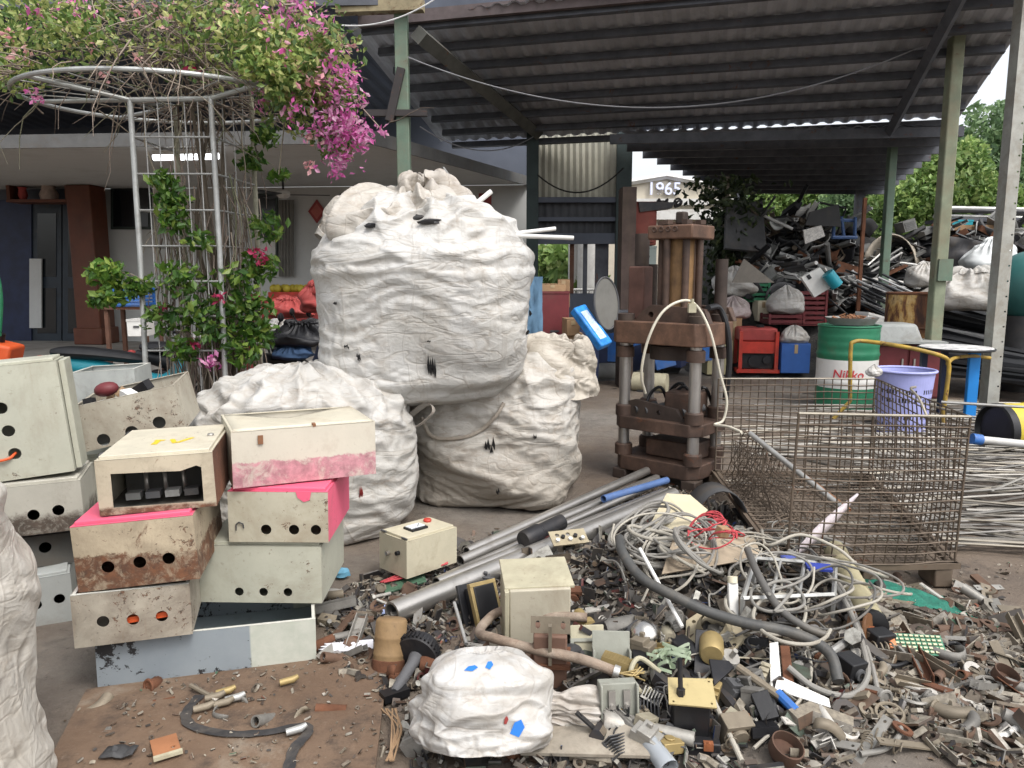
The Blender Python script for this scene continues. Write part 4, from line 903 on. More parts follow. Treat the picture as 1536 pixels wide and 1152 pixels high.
# yellow drum on its side with a pipe leaning across
p = W(1530, 645, 6.7); t = thing('yellow_drum', 'yellow drum with a black end lying on its side at the right edge', 'drum', (p.x, 6.7, p.z-.25)); d = V((1,.12,0)).normalized(); a = W(1492, 645, 6.7)
mb = MB(); mb.lathe(a, [(.22,0),(.235,.02),(.235,.3),(.245,.31),(.235,.32),(.235,.7),(.22,.72)], 32, axis=d); part('shell', mb, mk('yellow_drum_paint', (.58,.46,.045), .55, var=.15, sc=4, dirt=.45, dirtc=(.25,.16,.06)), t)
mb = MB(); mb.lathe(a, [(.0,.02),(.2,.015),(.22,-.02),(.24,-.01),(.238,.06)], 32, axis=d); part('end_cap', mb, m_blk, t)
mb = MB(); mb.box((p.x+.1, 6.7, (p.z-.24)/2), (.6,.3,max(.05, p.z-.24))); part('cradle', mb, m_blkm, t)
mb = MB(); mb.cyl(W(1466, 659, 6.2), W(1640, 677, 6.0), .032, seg=14); t = solo('white_pipe', mb, m_wht, 'white pipe with a blue collar leaning below the yellow drum', 'pipe'); mb = MB(); mb.cyl(W(1458, 658, 6.2), W(1472, 660, 6.2), .045, seg=14); part('collar', mb, m_blue, t)
mb = MB(); mb.cyl(W(1412, 603, 6.4), W(1640, 617, 6.0), .012, seg=8); solo('long_rod', mb, m_alu, 'long pale rod sticking out to the right over the yellow drum', 'rod')
# --- far right: profiles, rack, tank, sheets
p = W(1545, 430, 10.2); t = thing('teal_tank', 'dull teal round tank cut by the right edge', 'tank', (p.x, 10.2, p.z-.5)); mb = MB(); mb.ball(p, .45, 28, 16, (1,1,1.05)); part('shell', mb, mk('teal_tank', (.035,.13,.125), .45, var=.2, sc=2, dirt=.2), t)
mb = MB(); mb.cyl((p.x,10.2,0), (p.x,10.2,p.z-.38), .3, seg=20); part('stand', mb, m_dgrey, t)
rr = random.Random(21)
m_prof = mk('black_profile', (.02,.021,.024), .4, metal=.3, var=.3, rnd=.5, bump=0); m_profw = mk('pale_profile', (.5,.5,.5), .4, metal=.4, rnd=.4, bump=0)
for k in range(64):                                      # long black profiles sloping down to the right
    v = k/63; y0 = 452+v*100+rr.uniform(-6,6); Y0 = 11.4-1.6*v+rr.uniform(-.15,.15); Y1 = Y0-.9
    a = W(1392+rr.uniform(-22,14), y0, Y0); b = W(1600, y0+60-34*v+rr.uniform(-10,10), Y1); d = b-a
    pale = k % 9 == 4
    mb = MB(); mb.box((a+b)/2, (d.length, rr.uniform(.05,.11), rr.uniform(.022,.05)), frame((0,0,0), d, (0,-.3,1)).to_3x3() @ euler(rr.uniform(-.5,.5)))
    solo('profile_bar', mb, m_profw if pale else m_prof, ('thin pale metal profile in the stack sloping to the right edge' if pale else 'long black metal profile in the stack sloping to the right edge'), 'profile', 'pale profiles at the right' if pale else 'black profiles stacked at the right')
for k in range(34):                                      # shorter strips under the green rear post
    y0 = 405+rr.uniform(0,50); x0 = 1262+rr.uniform(0,70); Y0 = 11.2+rr.uniform(-.4,.4); ln = rr.uniform(45,85)
    a = W(x0, y0, Y0); b = W(x0+ln, y0+ln*rr.uniform(.35,.55), Y0-.3); d = b-a; pale = rr.random() < .4
    mb = MB(); mb.box((a+b)/2, (d.length, .04, .018), frame((0,0,0), d, (0,-.4,1)).to_3x3()); solo('profile_strip', mb, m_profw if pale else m_prof, 'short pale strip in the bundle by the rear green post' if pale else 'short black strip in the bundle by the rear green post', 'metal strip', 'pale strips by the rear post' if pale else 'black strips by the rear post')
t = thing('storage_rack', 'high steel rack loaded with grey lengths at the right edge', 'rack', W(1480, 420, 14)); 
for x in (1412, 1470, 1530, 1590): a = W(x, 312, 14); mb = MB(); mb.box((a.x, 14, a.z/2), (.08,.08,a.z)); part('upright', mb, m_purlin, t)
for y in (352, 332): a = W(1405, y, 14); b = W(1600, y+4, 14); mb = MB(); mb.box(((a.x+b.x)/2, 14, a.z), (b.x-a.x, .8, .06)); part('shelf', mb, m_purlin, t)
for k in range(14):
    y = 308+rr.uniform(0,22); a = W(1403+rr.uniform(-4,10), y, 13.7+rr.uniform(0,.5)); b = W(1640, y+rr.uniform(4,10), 13.8); mb = MB(); mb.tube([a, b], .035, 6); solo('grey_length', mb, m_galv if k % 3 else m_dgrey, 'long grey tube lying on the high rack at the right edge', 'tube', 'lengths on the rack')
crate_box('flattened tan cardboard lying on the rack under the grey lengths', 1418, 338, 1502, 346, 13.4, .5, m_card, 0, name='flat_cardboard')
crate_box('thin teal box at the left end of the rack', 1428, 332, 1460, 340, 13.6, .4, m_teal, 0, name='teal_box', tape=False)
c, s, r = slab(1395, 350, 1500, 410, 12.9, .1); mb = MB(); P = []
for i in range(9): P.append([(c.x+(j/14-.5)*s[0]+.05*mnoise.noise(V((j,i,1))), 12.9+.1*mnoise.noise(V((j*.5,i*.4,2))), c.z-s[2]/2+s[2]*i/8-.012*j*(i/8)) for j in range(15)])
mb.grid(P); solo('dark_tarpaulin', mb, m_blkm, 'dark tarpaulin hanging under the rack at the right', 'tarpaulin', ang=180)
small_sack('large white plastic sheet heaped over the black profiles', 1452, 468, 10.6, .66, .50, 51, m_bagl, tip=.45, name='white_sheeting', ry=.4)
small_sack('grey stained sack above the white sheeting by the angle post', 1484, 415, 11.6, .4, .5, 52, m_film, tip=.4, name='grey_sack')
small_sack('crumpled cream bag left of the middle green post', 1386, 432, 11.0, .28, .34, 53, m_bagl, tip=.4)
c0 = W(1322, 372, 13.2); mb = MB(); P = []
for i in range(15):
    q = PI*(.05+.85*i/14); P.append([(c0.x+.05+.46*math.cos(q)+.12*j, 13.0+.14*j, c0.z-.35+.58*math.sin(q)-.03*j) for j in range(7)])
mb.grid(P); o = solo('curved_hood', mb, mk('pale_hood', (.42,.37,.30), .6, var=.15, streak=.3), 'pale curved sheet metal hood behind the rear green post', 'sheet', ang=180); m_ = o.modifiers.new('thick', 'SOLIDIFY'); m_.thickness = .015
# --- the junk heap at the back
def sstep(a, b, x): t_ = min(1, max(0, (x-a)/(b-a))); return t_*t_*(3-2*t_)
def heap2(x, y):
    top = 2.45-.42*sstep(6.3, 7.6, x)-.25*sstep(8, 10, x)
    return top*sstep(10.9, 14.6, y)*sstep(2.6, 3.9, x+.0*y)*(1-.5*sstep(15.5, 17, y))+.10*mnoise.noise(V((x*1.7, y*1.7, 0)))+.07*mnoise.noise(V((x*4, y*4, 3)))
xs = [2.4+.16*i for i in range(60)]; ys = [9.2+.16*i for i in range(52)]
mb = MB(); mb.grid([[(x, y, max(-.02, heap2(x, y)-.12)) for x in xs] for y in ys])
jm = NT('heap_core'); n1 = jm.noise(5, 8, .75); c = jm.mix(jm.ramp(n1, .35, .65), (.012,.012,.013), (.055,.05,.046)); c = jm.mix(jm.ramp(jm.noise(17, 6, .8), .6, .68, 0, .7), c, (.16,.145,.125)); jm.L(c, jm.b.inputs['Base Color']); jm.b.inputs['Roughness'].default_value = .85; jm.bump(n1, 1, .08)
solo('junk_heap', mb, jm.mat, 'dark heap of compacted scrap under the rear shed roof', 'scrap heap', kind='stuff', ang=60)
heap_bvh = BVHTree.FromPolygons([V(p) for p in mb.v], mb.f)
def on_heap(px, py):
    h = heap_bvh.ray_cast(V((0,0,CH)), ray(px, py).normalized()); return h[0] if h[0] else W(px, py, 13.5)
def junk(kind, px, py, rr):
    p = on_heap(px, py); p = p-V((0,.15,0)); mb = MB(); M = euler(rr.uniform(-.9,.9), rr.uniform(-.7,.7), rr.uniform(0,6.3)).to_4x4(); M.translation = p+V((0,0,rr.uniform(0,.12)))
    if kind == 'scrap_sheet':
        w_, h_ = rr.uniform(.2,.65), rr.uniform(.12,.4); k1, k2 = rr.uniform(-.6,.6), rr.uniform(-.3,.3)
        mb.grid([[M @ V(((j/6-.5)*w_, (i/4-.5)*h_, k1*((j/6-.5)**2)+k2*abs(i/4-.5)+.02*mnoise.noise(V((i,j,px))))) for j in range(7)] for i in range(5)])
    elif kind == 'steel_stand':
        w_, h_ = rr.uniform(.4,.8), rr.uniform(.3,.55); t_ = .035
        for x0, y0, x1, y1 in ((-1,-1,1,-1),(1,-1,1,1),(1,1,-1,1),(-1,1,-1,-1),(0,-1,0,1)): a, b = M @ V((x0*w_/2, y0*h_/2, 0)), M @ V((x1*w_/2, y1*h_/2, 0)); mb.tube([a, b], t_/2, 4)
    elif kind == 'scrap_pipe':
        L_ = rr.uniform(.5,1.3); mb.cyl(M @ V((-L_/2,0,0)), M @ V((L_/2,0,0)), rr.uniform(.018,.045), seg=9)
    elif kind == 'scrap_channel':
        L_ = rr.uniform(.5,1.2); w_ = rr.uniform(.05,.12); a = mb.mark()
        mb.box((0,0,0), (L_, w_, .008)); mb.box((0,w_/2,.025), (L_,.008,.05)); mb.box((0,-w_/2,.025), (L_,.008,.05)); mb.xf(M, a)
    elif kind == 'computer_case':
        a = mb.mark(); w_, d_, h_ = rr.uniform(.15,.42), rr.uniform(.15,.3), rr.uniform(.06,.2)
        mb.box((0,0,h_/2), (w_,d_,h_))
        for k in range(5): mb.box((0,-d_/2-.006,h_*(.2+.15*k)), (w_*.8,.012,h_*.06))
        mb.xf(M, a)
    return mb
rr = random.Random(77); m_dusty = mk('dusty_brown', (.15,.12,.09), .85, var=.35, sc=4, dirt=.4, rnd=.4)
kinds = [('scrap_sheet', 'sheet'), ('steel_stand', 'frame'), ('scrap_pipe', 'pipe'), ('scrap_channel', 'channel'), ('computer_case', 'casing')]
cols = [('black', m_blkm), ('dark grey', m_dgrey), ('dark grey', m_dgrey), ('black', m_blk), ('rusty', m_rust), ('pale grey', m_grey), ('white', m_wht), ('galvanised', m_galv), ('dusty brown', m_dusty)]
zones = [(1100,1200,322,400,'under the left end of the rear roof'),(1190,1300,330,405,'high in the middle of the back heap'),(1110,1215,400,450,'low behind the crates'),(1210,1330,395,470,'above the oil barrel'),(1330,1420,375,440,'around the rear green post'),(1410,1530,380,440,'right of the middle green post'),(1340,1536,340,390,'high at the right end of the heap')]
for zi, (x0, x1, y0, y1, zl) in enumerate(zones):
    for k in range(44 if zi < 4 else 42):
        kd, cat = kinds[rr.choice((0,0,1,2,2,3,3,3,4))]; cn, mt = cols[rr.randrange(8) if zi > 1 else rr.choice((0,1,2,3,4,5,5,7,7,8,8,6,8))]  # paler colours weighted up to put haze into the far heap
        mb = junk(kd, rr.uniform(x0, x1), rr.uniform(y0, y1), rr)
        nice = {'scrap_sheet':'bent metal sheet','steel_stand':'bare metal stand','scrap_pipe':'length of pipe','scrap_channel':'metal channel','computer_case':'vented metal casing'}[kd]
        o = solo(kd, mb, mt, f'{cn} {nice} in the junk {zl}', cat, f'{cn} {nice}s {zl}')
        if kd == 'scrap_sheet': o.modifiers.new('thick', 'SOLIDIFY').thickness = .012
# single out the heap's clear pieces
def panel(label, name, cat, pts, Y, th, mat, dY=None):
    mb = MB(); P = [W(x, y, Y+(dY[i] if dY else 0)) for i, (x, y) in enumerate(pts)]; nrm = (P[1]-P[0]).cross(P[2]-P[0]).normalized()
    if nrm.y < 0: nrm = -nrm
    n = len(P); mb.add(P+[q+nrm*th for q in P], [tuple(range(n)), tuple(range(2*n-1,n-1,-1))]+[(i,i+n,(i+1)%n+n,(i+1)%n) for i in range(n)]); return solo(name, mb, mat, label, cat)
panel('big dark flat panel at the top left of the back heap', 'scrap_board', 'panel', [(1088,372),(1150,378),(1144,300),(1090,309)], 12.6, .05, m_dgrey, (0,.3,.9,.4))
panel('dark pointed sheet standing up at the top of the heap', 'scrap_board', 'panel', [(1208,338),(1262,340),(1258,306),(1215,318)], 12.9, .04, m_dgrey)
panel('square white panel with printed paper in the middle of the heap', 'printed_board', 'panel', [(1208,366),(1238,354),(1232,338),(1205,345)], 12.2, .03, mk('printed_panel', (.5,.48,.45), .7, var=.4, sc=40))
o = panel('white appliance panel with a dark window left of the teal motor', 'appliance_cover', 'panel', [(1222,446),(1252,428),(1230,401),(1202,416)], 11.2, .08, m_wht)
mb = MB(); P = [W(x, y, 11.19) for x, y in ((1213,420),(1218,417),(1214,411),(1209,414))]; mb.add(P, [(0,1,2,3)]); part('dark_window', mb, m_blk, o)
panel('grey brown board leaning low at the left of the heap', 'leaning_board', 'board', [(1098,424),(1162,424),(1116,388)], 11.4, .02, mk('dusty_board', (.20,.18,.155), .85, var=.2, sc=4, dirt=.3))
p = W(1246, 418, 11.1); t = thing('teal_motor', 'small teal motor beside the white appliance panel', 'motor', p); mb = MB(); mb.cyl(p+V((-.05,0,.08)), p+V((.1,0,-.1)), .09, seg=16); part('housing', mb, m_teal, t); mb = MB(); mb.cyl(p+V((-.07,0,.11)), p+V((-.1,0,.15)), .02); part('shaft', mb, m_steel, t)
t = thing('blue_stool', 'blue steel stool frame upside down on the heap by the roof post', 'stool', W(1265, 355, 13))
for x0, y0, x1, y1 in ((1252,322,1250,356),(1262,325,1266,355),(1283,326,1282,356),(1248,356,1285,356),(1258,330,1283,331)): a, b = W(x0,y0,13), W(x1,y1,13.1); mb = MB(); mb.tube([a, b], .03, 6); part('leg' if abs(x0-x1) < 8 else 'rail', mb, mk('blue_steel', (.06,.11,.24), .5, var=.2), t)
# scrap-topped red steel cabinet left of the press head
c, s, r = slab(945, 302, 986, 368, 10.6, .5); t = thing('red_cabinet', 'rusty red steel cabinet behind the press head', 'cabinet', (c.x, c.y, 0)); mb = MB(); mb.box(c, s); bev(part('body', mb, mk('rusty_red', (.16,.04,.03), .75, var=.35, sc=3, rust=.3, streak=.3), t), .02)
mb = MB(); mb.box((c.x, c.y-.262, c.z), (s[0]*.8,.02,s[2]*.85)); part('door', mb, mk('rusty_red', (.16,.04,.03)), t)
t = thing('chain_block', 'tangle of black chain and gears on top of the red cabinet', 'chain hoist', (c.x+.2, c.y, c.z+s[2]/2)); rr = random.Random(4)
for k in range(9): mb = MB(); q = W(995+rr.uniform(-12,26), 305+rr.uniform(-3,3), 10.7); mb.torus(q, rr.uniform(.03,.055), .015, (rr.gauss(0,1), rr.gauss(0,1), rr.gauss(0,1)), 16, 6); part('chain_link', mb, m_blkm, t)
mb = MB(); P = [W(958,303,10.55), W(1012,303,10.55), W(1008,312,10.55), W(960,318,10.55)]; mb.add(P+[q+V((0,.3,0)) for q in P], [(0,1,2,3),(7,6,5,4),(0,4,5,1),(1,5,6,2),(2,6,7,3),(3,7,4,0)]); part('bracket', mb, m_blkm, t)
c, s, r = slab(928, 300, 955, 600, 10.4, .4); mb = MB(); mb.box((c.x,c.y,s[2]/2), s); solo('dark_column', mb, mk('dark_column_paint', (.065,.045,.038), .8, var=.5, sc=3, streak=.5), 'dark square column at the right end of the corrugated partition', 'column')
t = thing('steel_bench', 'dark steel bench behind the press carrying the red cabinet', 'bench', (c.x, c.y, 0))
mb = MB(); zt_ = c.z-s[2]/2; mb.box((c.x+.05, c.y, zt_-.03), (s[0]+.3, .6, .05)); part('shelf', mb, m_purlin, t)
mb = MB(); zb_ = W(968, 463, 10.6).z; mb.box((c.x+.05, c.y-.1, zb_-.03), (s[0]+.3, .8, .05)); part('shelf', mb, m_purlin, t)
for sx in (-1, 1):
    for sy in (-1, 1): mb = MB(); mb.box((c.x+.05+sx*(s[0]/2+.12), c.y+sy*.27, (zt_-.05)/2), (.06,.06,zt_-.05)); part('leg', mb, m_purlin, t)
crate_box('grey green switch box behind the left press column', 955, 372, 985, 408, 10.5, .3, mk('grey_green_box', (.20,.235,.22), .6, var=.1), 0, name='switch_box', tape=False)
for i in range(5): crate_box('pale flat panel in the pile behind the press columns', 950+rr.uniform(-6,6), 408+i*11, 985+rr.uniform(-6,10), 417+i*11, 10.4, .4, m_pk if i % 2 else m_wht, rr.uniform(-.2,.2), name='pale_board', tape=False, group='pile of pale panels behind the press')
# --- motorbikes and porch clutter on the left
def motorbike(label, px, Y, yaw, pm_, seed, zoff=0):
    b = W(px, 500, Y); base = V((b.x, Y, zoff)); t = thing('motorbike', label, 'motorbike', base); Mz = Matrix.Rotation(yaw, 4, 'Z'); Mz.translation = base
    def T(p): return Mz @ V(p)
    for x in (-.62, .62):
        mb = MB(); a = mb.mark(); mb.torus((x,0,.28), .245, .04, (0,1,0), 28, 8); mb.xf(Mz, a); wh = part('wheel', mb, m_blk, t)
        mb = MB(); a = mb.mark(); mb.torus((x,0,.28), .20, .012, (0,1,0), 24, 6)
        for k in range(6): q = k*PI/3; mb.tube([(x,0,.28),(x+.2*math.cos(q),0,.28+.2*math.sin(q))], .008, 5)
        mb.cyl((x,-.06,.28),(x,.06,.28), .04, seg=12); mb.xf(Mz, a); part('rim', mb, m_steel, wh)
    mb = MB(); mb.tube([T(p) for p in crv([(-.85,0,.72),(-.45,0,.62),(-.1,0,.48),(.2,0,.42),(.38,0,.6),(.45,0,.92)], 5)], [.05+.09*math.sin(PI*i/25) for i in range(26)], 10); part('body', mb, pm_, t)
    mb = MB(); mb.tube([T(p) for p in crv([(-.8,0,.80),(-.5,0,.78),(-.2,0,.74),(.02,0,.70)], 5)], [.06,.1,.12,.13,.13,.13,.13,.12,.12,.12,.12,.11,.11,.1,.08,.05], 10, flat=.5); part('seat', mb, m_blk, t)
    mb = MB(); mb.tube([T((.62,-.08,.28)), T((.43,-.08,.88))], .022, 8); mb.tube([T((.62,.08,.28)), T((.43,.08,.88))], .022, 8); part('fork', mb, m_steel, t)
    mb = MB(); mb.tube([T(p) for p in crv([(.25,-.34,1.0),(.38,-.2,.98),(.42,0,.95),(.38,.2,.98),(.25,.34,1.0)], 4)], .016, 8); part('handlebar', mb, m_blkm, t)
    mb = MB(); mb.ball(T((.52,0,.9)), .09, 14, 8); part('headlight', mb, m_steel, t)
    for s_ in (-1, 1): mb = MB(); mb.tube([T((.33,s_*.25,1.0)), T((.3,s_*.3,1.13))], .008, 6); mb.ball(T((.3,s_*.31,1.16)), .06, 10, 6, (.4,1,.7)); part('mirror', mb, m_blk, t)
    mb = MB(); mb.ball(T((-.9,0,.72)), .07, 12, 7, (.7,1,.7)); part('tail_light', mb, m_redf, t)
    mb = MB(); mb.box(T((-.05,0,.32)), (.4,.24,.26), euler(0,0,yaw)); part('engine', mb, m_dgrey, t)
    mb = MB(); mb.tube([T((.1,-.14,.22)), T((-.3,-.16,.24)), T((-.75,-.16,.34))], [.025,.03,.05], 10); part('exhaust', mb, m_steel, t)
    return t
motorbike('teal motorbike seen tail first behind the tilted grey enclosure', 210, 7.6, .25, m_teal, 1)
motorbike('dark motorbike half hidden behind the vine tower', 330, 8.0, .1, m_blk, 2)
motorbike('black motorbike with a red cloth over it left of the top sack', 440, 8.3, -.5, m_navy, 3)
motorbike('red and black motorbike parked just behind the left hand sack', 425, 6.5, 2.7, m_redf, 5)
motorbike('second dark motorbike nosed in behind the left hand sack', 455, 7.3, .9, m_blkm, 4)
for px, py, Y, rx, h, lb, mt, sd in ((436,478,8.2,.28,.20,'red jacket draped over the motorbike left of the top sack',m_redf,61),(478,470,7.6,.18,.28,'red bundle hanging beside the edge of the top sack',m_redf,62),(420,508,7.4,.14,.16,'small white bag on the parked motorbikes',m_bag,63),(440,540,6.9,.2,.12,'dusty blue cloth bundle in front of the motorbikes',mk('dusty_blue2', (.04,.08,.16), .8),64),(455,520,7.0,.3,.22,'black cloth bundle on the motorbikes',m_blk,65)):
    o = small_sack(lb, px, py, Y, rx, h, sd, mt, tip=.5, name='cloth_bundle'); o['category'] = 'bundle'
c, s, r = slab(165, 462, 215, 560, 10.4, .5); t = thing('porch_table', 'small wooden table with a blue basket on the porch by the red pillar', 'table', (c.x, c.y, ZF)); 
mb = MB(); mb.box((c.x,c.y,c.z+s[2]/2), (s[0]*1.15,.55,.04)); part('table_top', mb, m_rustbeam, t)
for sx in (-1,1):
    for sy in (-1,1): mb = MB(); mb.box((c.x+sx*s[0]*.5,c.y+sy*.22,(c.z+s[2]/2)/2), (.05,.05,c.z+s[2]/2)); part('leg', mb, m_rustbeam, t)
slat_crate('blue plastic basket on the porch table', 172, 432, 212, 459, 10.35, .35, m_blue, 0, rows=5, name='plastic_basket')
crate_box('red and white box under the porch table', 190, 482, 216, 505, 9.9, .3, m_wht, .1, name='red_lidded_box', tape=False)
p = wall_pt(440, 455, 1.6); t = thing('offering_table', 'table with red cloth and a tray of yellow fruit against the house wall', 'table', (p.x, p.y, ZF)); mb = MB(); mb.box(p+V((0,0,-.2)), (1.5,.6,.5)); part('red_cloth', mb, m_redf, t); mb = MB(); mb.box(p+V((0,0,.12)), (.7,.35,.13)); part('fruit_tray', mb, m_red, t)
for k in range(9): mb = MB(); mb.ball(p+V((-.3+.075*k,random.uniform(-.08,.08),.24)), .07, 10, 7); part('fruit', mb, mk('yellow_fruit', (.45,.36,.04), .5), t)
mb = MB(); mb.lathe(p+V((.55,0,.05)), [(.1,0),(.14,.1),(.1,.25),(.07,.3),(.09,.4)], 14); part('vase', mb, m_maroon, t)
mb = MB(); P = W(6, 545, 7.6); mb.box((P.x-.1, 7.6, P.z+.05), (.42,.3,.36), euler(0,.25,.1)); t = solo('orange_container', mb, m_orange, 'bright orange plastic container at the left edge behind the tall enclosure', 'container'); bev(t, .03, 3)
mb = MB(); mb.cyl((P.x-.03,7.6,P.z+.22), (P.x-.01,7.6,P.z+.3), .05, seg=14); part('cap', mb, m_blk, t)
mb = MB(); P = W(-6, 450, 7.5); mb.tube(crv([P+V((0,0,-.35)), P+V((.05,0,0)), P+V((.03,0,.25)), P+V((-.08,0,.4))], 6), .018, 8); solo('green_hose', mb, m_green, 'short curved green hose at the very left edge', 'hose')
# ------------------------------------------------------------------ the stack of bulk sacks
def tears(bvh, spots, parent, mat, seed=1):
    rr = random.Random(seed)
    for px, py, w_, h_ in spots:
        p, n = pick(bvh, px, py)
        if p is None: continue
        up = (V((0,0,1))-n*n.z).normalized(); sd_ = n.cross(up); mb = MB()
        for k in range(4):
            o = sd_*(k-1.5)*w_/4+up*rr.uniform(-.2,.2)*h_; t0 = p+o-up*h_*.5+n*.004; t1 = p+o+up*h_*rr.uniform(.2,.5)+n*.012
            mid = (t0+t1)/2+n*.016; mb.add([t0, mid+sd_*w_*.16, t1, mid-sd_*w_*.16], [(0,1,2),(0,2,3)])
        part('tear', mb, mat, parent, ang=180)
m_tear = mk('tear_dark', (.02,.02,.022), .5, var=.5, sc=40)
def bulk_sack(label, cx, Y, z0, rx, ry, h, seed, mat, prof, lump=.05, a1=.02, a2=.01, at=.045, nu=250, nv=185, sq=2.9, rot=0, sh=1.3, sv=5, tilt=.35, lean=(0,0), it=150, su=1.03, svv=1.06):
    b = W(cx, 576, Y); t = thing('bulk_sack', label, 'sack', (b.x, Y, z0))
    X, hf = sack_shape(nu, nv, rx, ry, h, prof, sq, seed=seed, lump=lump, lean=lean)
    X = folds(X, hf, seed, a1, a2, at, sh=sh, sv=sv, tilt=tilt); X = crumple(X, hf, su, svv, it, inn=.02, outw=.016, seed=seed+1, topx=.8, bend=.25, amp=.005)
    X[...,2] -= X[...,2].min()
    o, bv = sack_obj('cloth', X, mat, (b.x, Y, z0), t, euler(0,0,rot)); return t, bv
PRT = [(0,0),(.45,-.01),(.76,.05),(.90,.15),(.95,.30),(.97,.48),(.99,.60),(1.03,.70),(1.0,.76),(.90,.82),(.78,.89),(.62,.95),(.44,.99),(.25,1.0),(.03,1.01)]
PRL = [(0,0),(.55,-.01),(.86,.03),(.95,.14),(1.0,.35),(1.0,.6),(.98,.78),(.90,.90),(.70,.98),(.4,1.02),(.03,1.03)]
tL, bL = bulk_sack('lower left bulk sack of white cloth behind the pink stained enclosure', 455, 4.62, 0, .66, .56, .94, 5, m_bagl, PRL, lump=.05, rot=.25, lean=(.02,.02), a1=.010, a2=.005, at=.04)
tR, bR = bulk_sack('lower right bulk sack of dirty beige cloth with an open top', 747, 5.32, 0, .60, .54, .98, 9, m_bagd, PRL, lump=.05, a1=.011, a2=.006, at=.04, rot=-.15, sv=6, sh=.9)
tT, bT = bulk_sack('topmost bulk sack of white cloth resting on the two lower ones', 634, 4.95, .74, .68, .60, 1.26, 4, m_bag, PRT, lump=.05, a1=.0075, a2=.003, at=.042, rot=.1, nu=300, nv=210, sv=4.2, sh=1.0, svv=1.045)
# crumpled mouth of the topmost sack
def mouth(parent, c, rx, ry, h, seed, mat, lump=.2, at=.06, prof=None, nm='mouth', sq=2.2, nu=170, nv=70, fs=.55):
    prof = prof or [(1.0,0),(1.02,.3),(.85,.62),(.66,.82),(.52,1.04),(.42,1.08),(.3,.98),(.2,.7),(.05,.6)]
    X, hf = sack_shape(nu, nv, rx, ry, h, prof, sq, seed=seed, lump=lump); X = folds(X, hf, seed, .03, .02, at, top=-1, fs=fs)
    X = crumple(X, hf, 1.15, 1.15, 140, inn=.02, outw=.02, seed=seed, topx=.2, bend=.3, floor=False); o, b_ = sack_obj(nm, X, mat, c, parent); return b_
bt = W(634, 576, 4.95)
mouth(tT, (bt.x-.07, 4.93, 1.79), .47, .40, .25, 23, bagmat('bag_mouth', (.72,.68,.62), .5), lump=.16, at=.10)
mouth(tT, (bt.x+.02, 5.0, 1.94), .22, .22, .21, 29, bagmat('bag_mouth2', (.64,.59,.53), .5), lump=.22, at=.09, nm='neck', nu=120, nv=60)
tears(bT, [(648,548,.05,.16),(521,520,.03,.03),(540,534,.02,.05),(644,510,.02,.02),(792,470,.02,.04),(788,498,.03,.03),(505,455,.02,.02)], tT, m_tear)
tears(bR, [(736,668,.07,.11),(802,655,.02,.04),(748,735,.02,.05)], tR, m_tear, 2); tears(bL, [(540,735,.02,.09)], tL, m_redf, 3)
# dark contents peeping out at the topmost mouth
rr = random.Random(3)
for k in range(3):
    p, n = pick(bT, (560,628,645)[k], (338,326,332)[k])
    if p is None: continue
    mb = MB(); mb.ball(p-n*.01+V((0,0,.0)), rr.uniform(.03,.04), 10, 6, (1.9,1,.5), .6); part('scrap_contents', mb, m_dgrey if k % 2 else m_blkm, tT)
# open standing mouth of the lower right sack
bt2 = W(822, 576, 5.2)
mouth(tR, (bt2.x+.05, 5.25, .80), .25, .24, .36, 33, bagmat('bag_cream', (.72,.66,.57), .4), lump=.1, at=.03, prof=[(1.12,0),(1.08,.3),(1.0,.7),(.92,.95),(.84,1.0),(.76,.93),(.7,.6),(.66,.3)], nm='open_mouth')
mb = MB(); mb.lathe((bt2.x+.05, 5.25, .93), [(0,.02),(.1,.04),(.19,0)], 24); part('dark_contents', mb, m_navy, tR)
for k in range(5): mb = MB(); mb.ball((bt2.x-.02+rr.uniform(-.1,.1), 5.2+rr.uniform(-.1,.1), .97), .06, 10, 7, (1.2,.8,.7), .5); part('scrap_contents', mb, (m_dgrey, m_galv, m_navy)[k % 3], tR)
mb = MB(); pts = []
for x, y in ((634,628),(650,655),(690,658),(722,645),(745,622),(756,605)):
    p, n = pick(bR, x, y); pts.append((p+n*.012) if p else W(x, y, 4.75))
mb.tube(crv(pts, 6), .013, 8); part('lifting_strap', mb, bagmat('strap', (.68,.63,.55), .3), tR)
mb = MB(); pts = [W(612,626,4.7), W(624,640,4.62), W(650,618,4.55), W(640,606,4.6), W(612,626,4.7)]; mb.tube(crv(pts, 6), .02, 8, flat=.35); part('loose_flap', mb, m_bag, tR)
# pipes and a blade sticking out of the topmost sack
def pipe(label, a, b, r, mat, name='pipe', cat='pipe', group=None, hollow=True, seg=14):
    mb = MB(); a, b = V(a), V(b); d = (b-a).normalized()
    if hollow: L_ = (b-a).length; mb.lathe(a, [(r*.8,.03),(r*.8,0),(r,0),(r,L_),(r*.8,L_),(r*.8,L_-.03),(0,L_-.03)], seg, axis=d)
    else: mb.cyl(a, b, r, seg=seg)
    return solo(name, mb, mat, label, cat, group)
pipe('thin white pipe rising from the mouth of the topmost sack', W(694,322,4.8), W(737,287,4.85), .016, m_wht)
pipe('upper of two white pipes jutting right from the topmost sack', W(740,354,4.75), W(833,343,4.9), .013, m_wht); pipe('lower and longer of two white pipes jutting right from the topmost sack', W(735,352,4.7), W(860,357,4.8), .014, m_wht)
mb = MB(); P = [W(664,250,5.05), W(702,304,5.0), W(684,306,5.0)]; mb.add(P+[p+V((.01,.02,0)) for p in P], [(0,1,2),(5,4,3),(0,3,4,1),(1,4,5,2),(2,5,3,0)]); solo('metal_shard', mb, m_grey, 'pointed grey metal shard standing behind the topmost sack', 'shard')
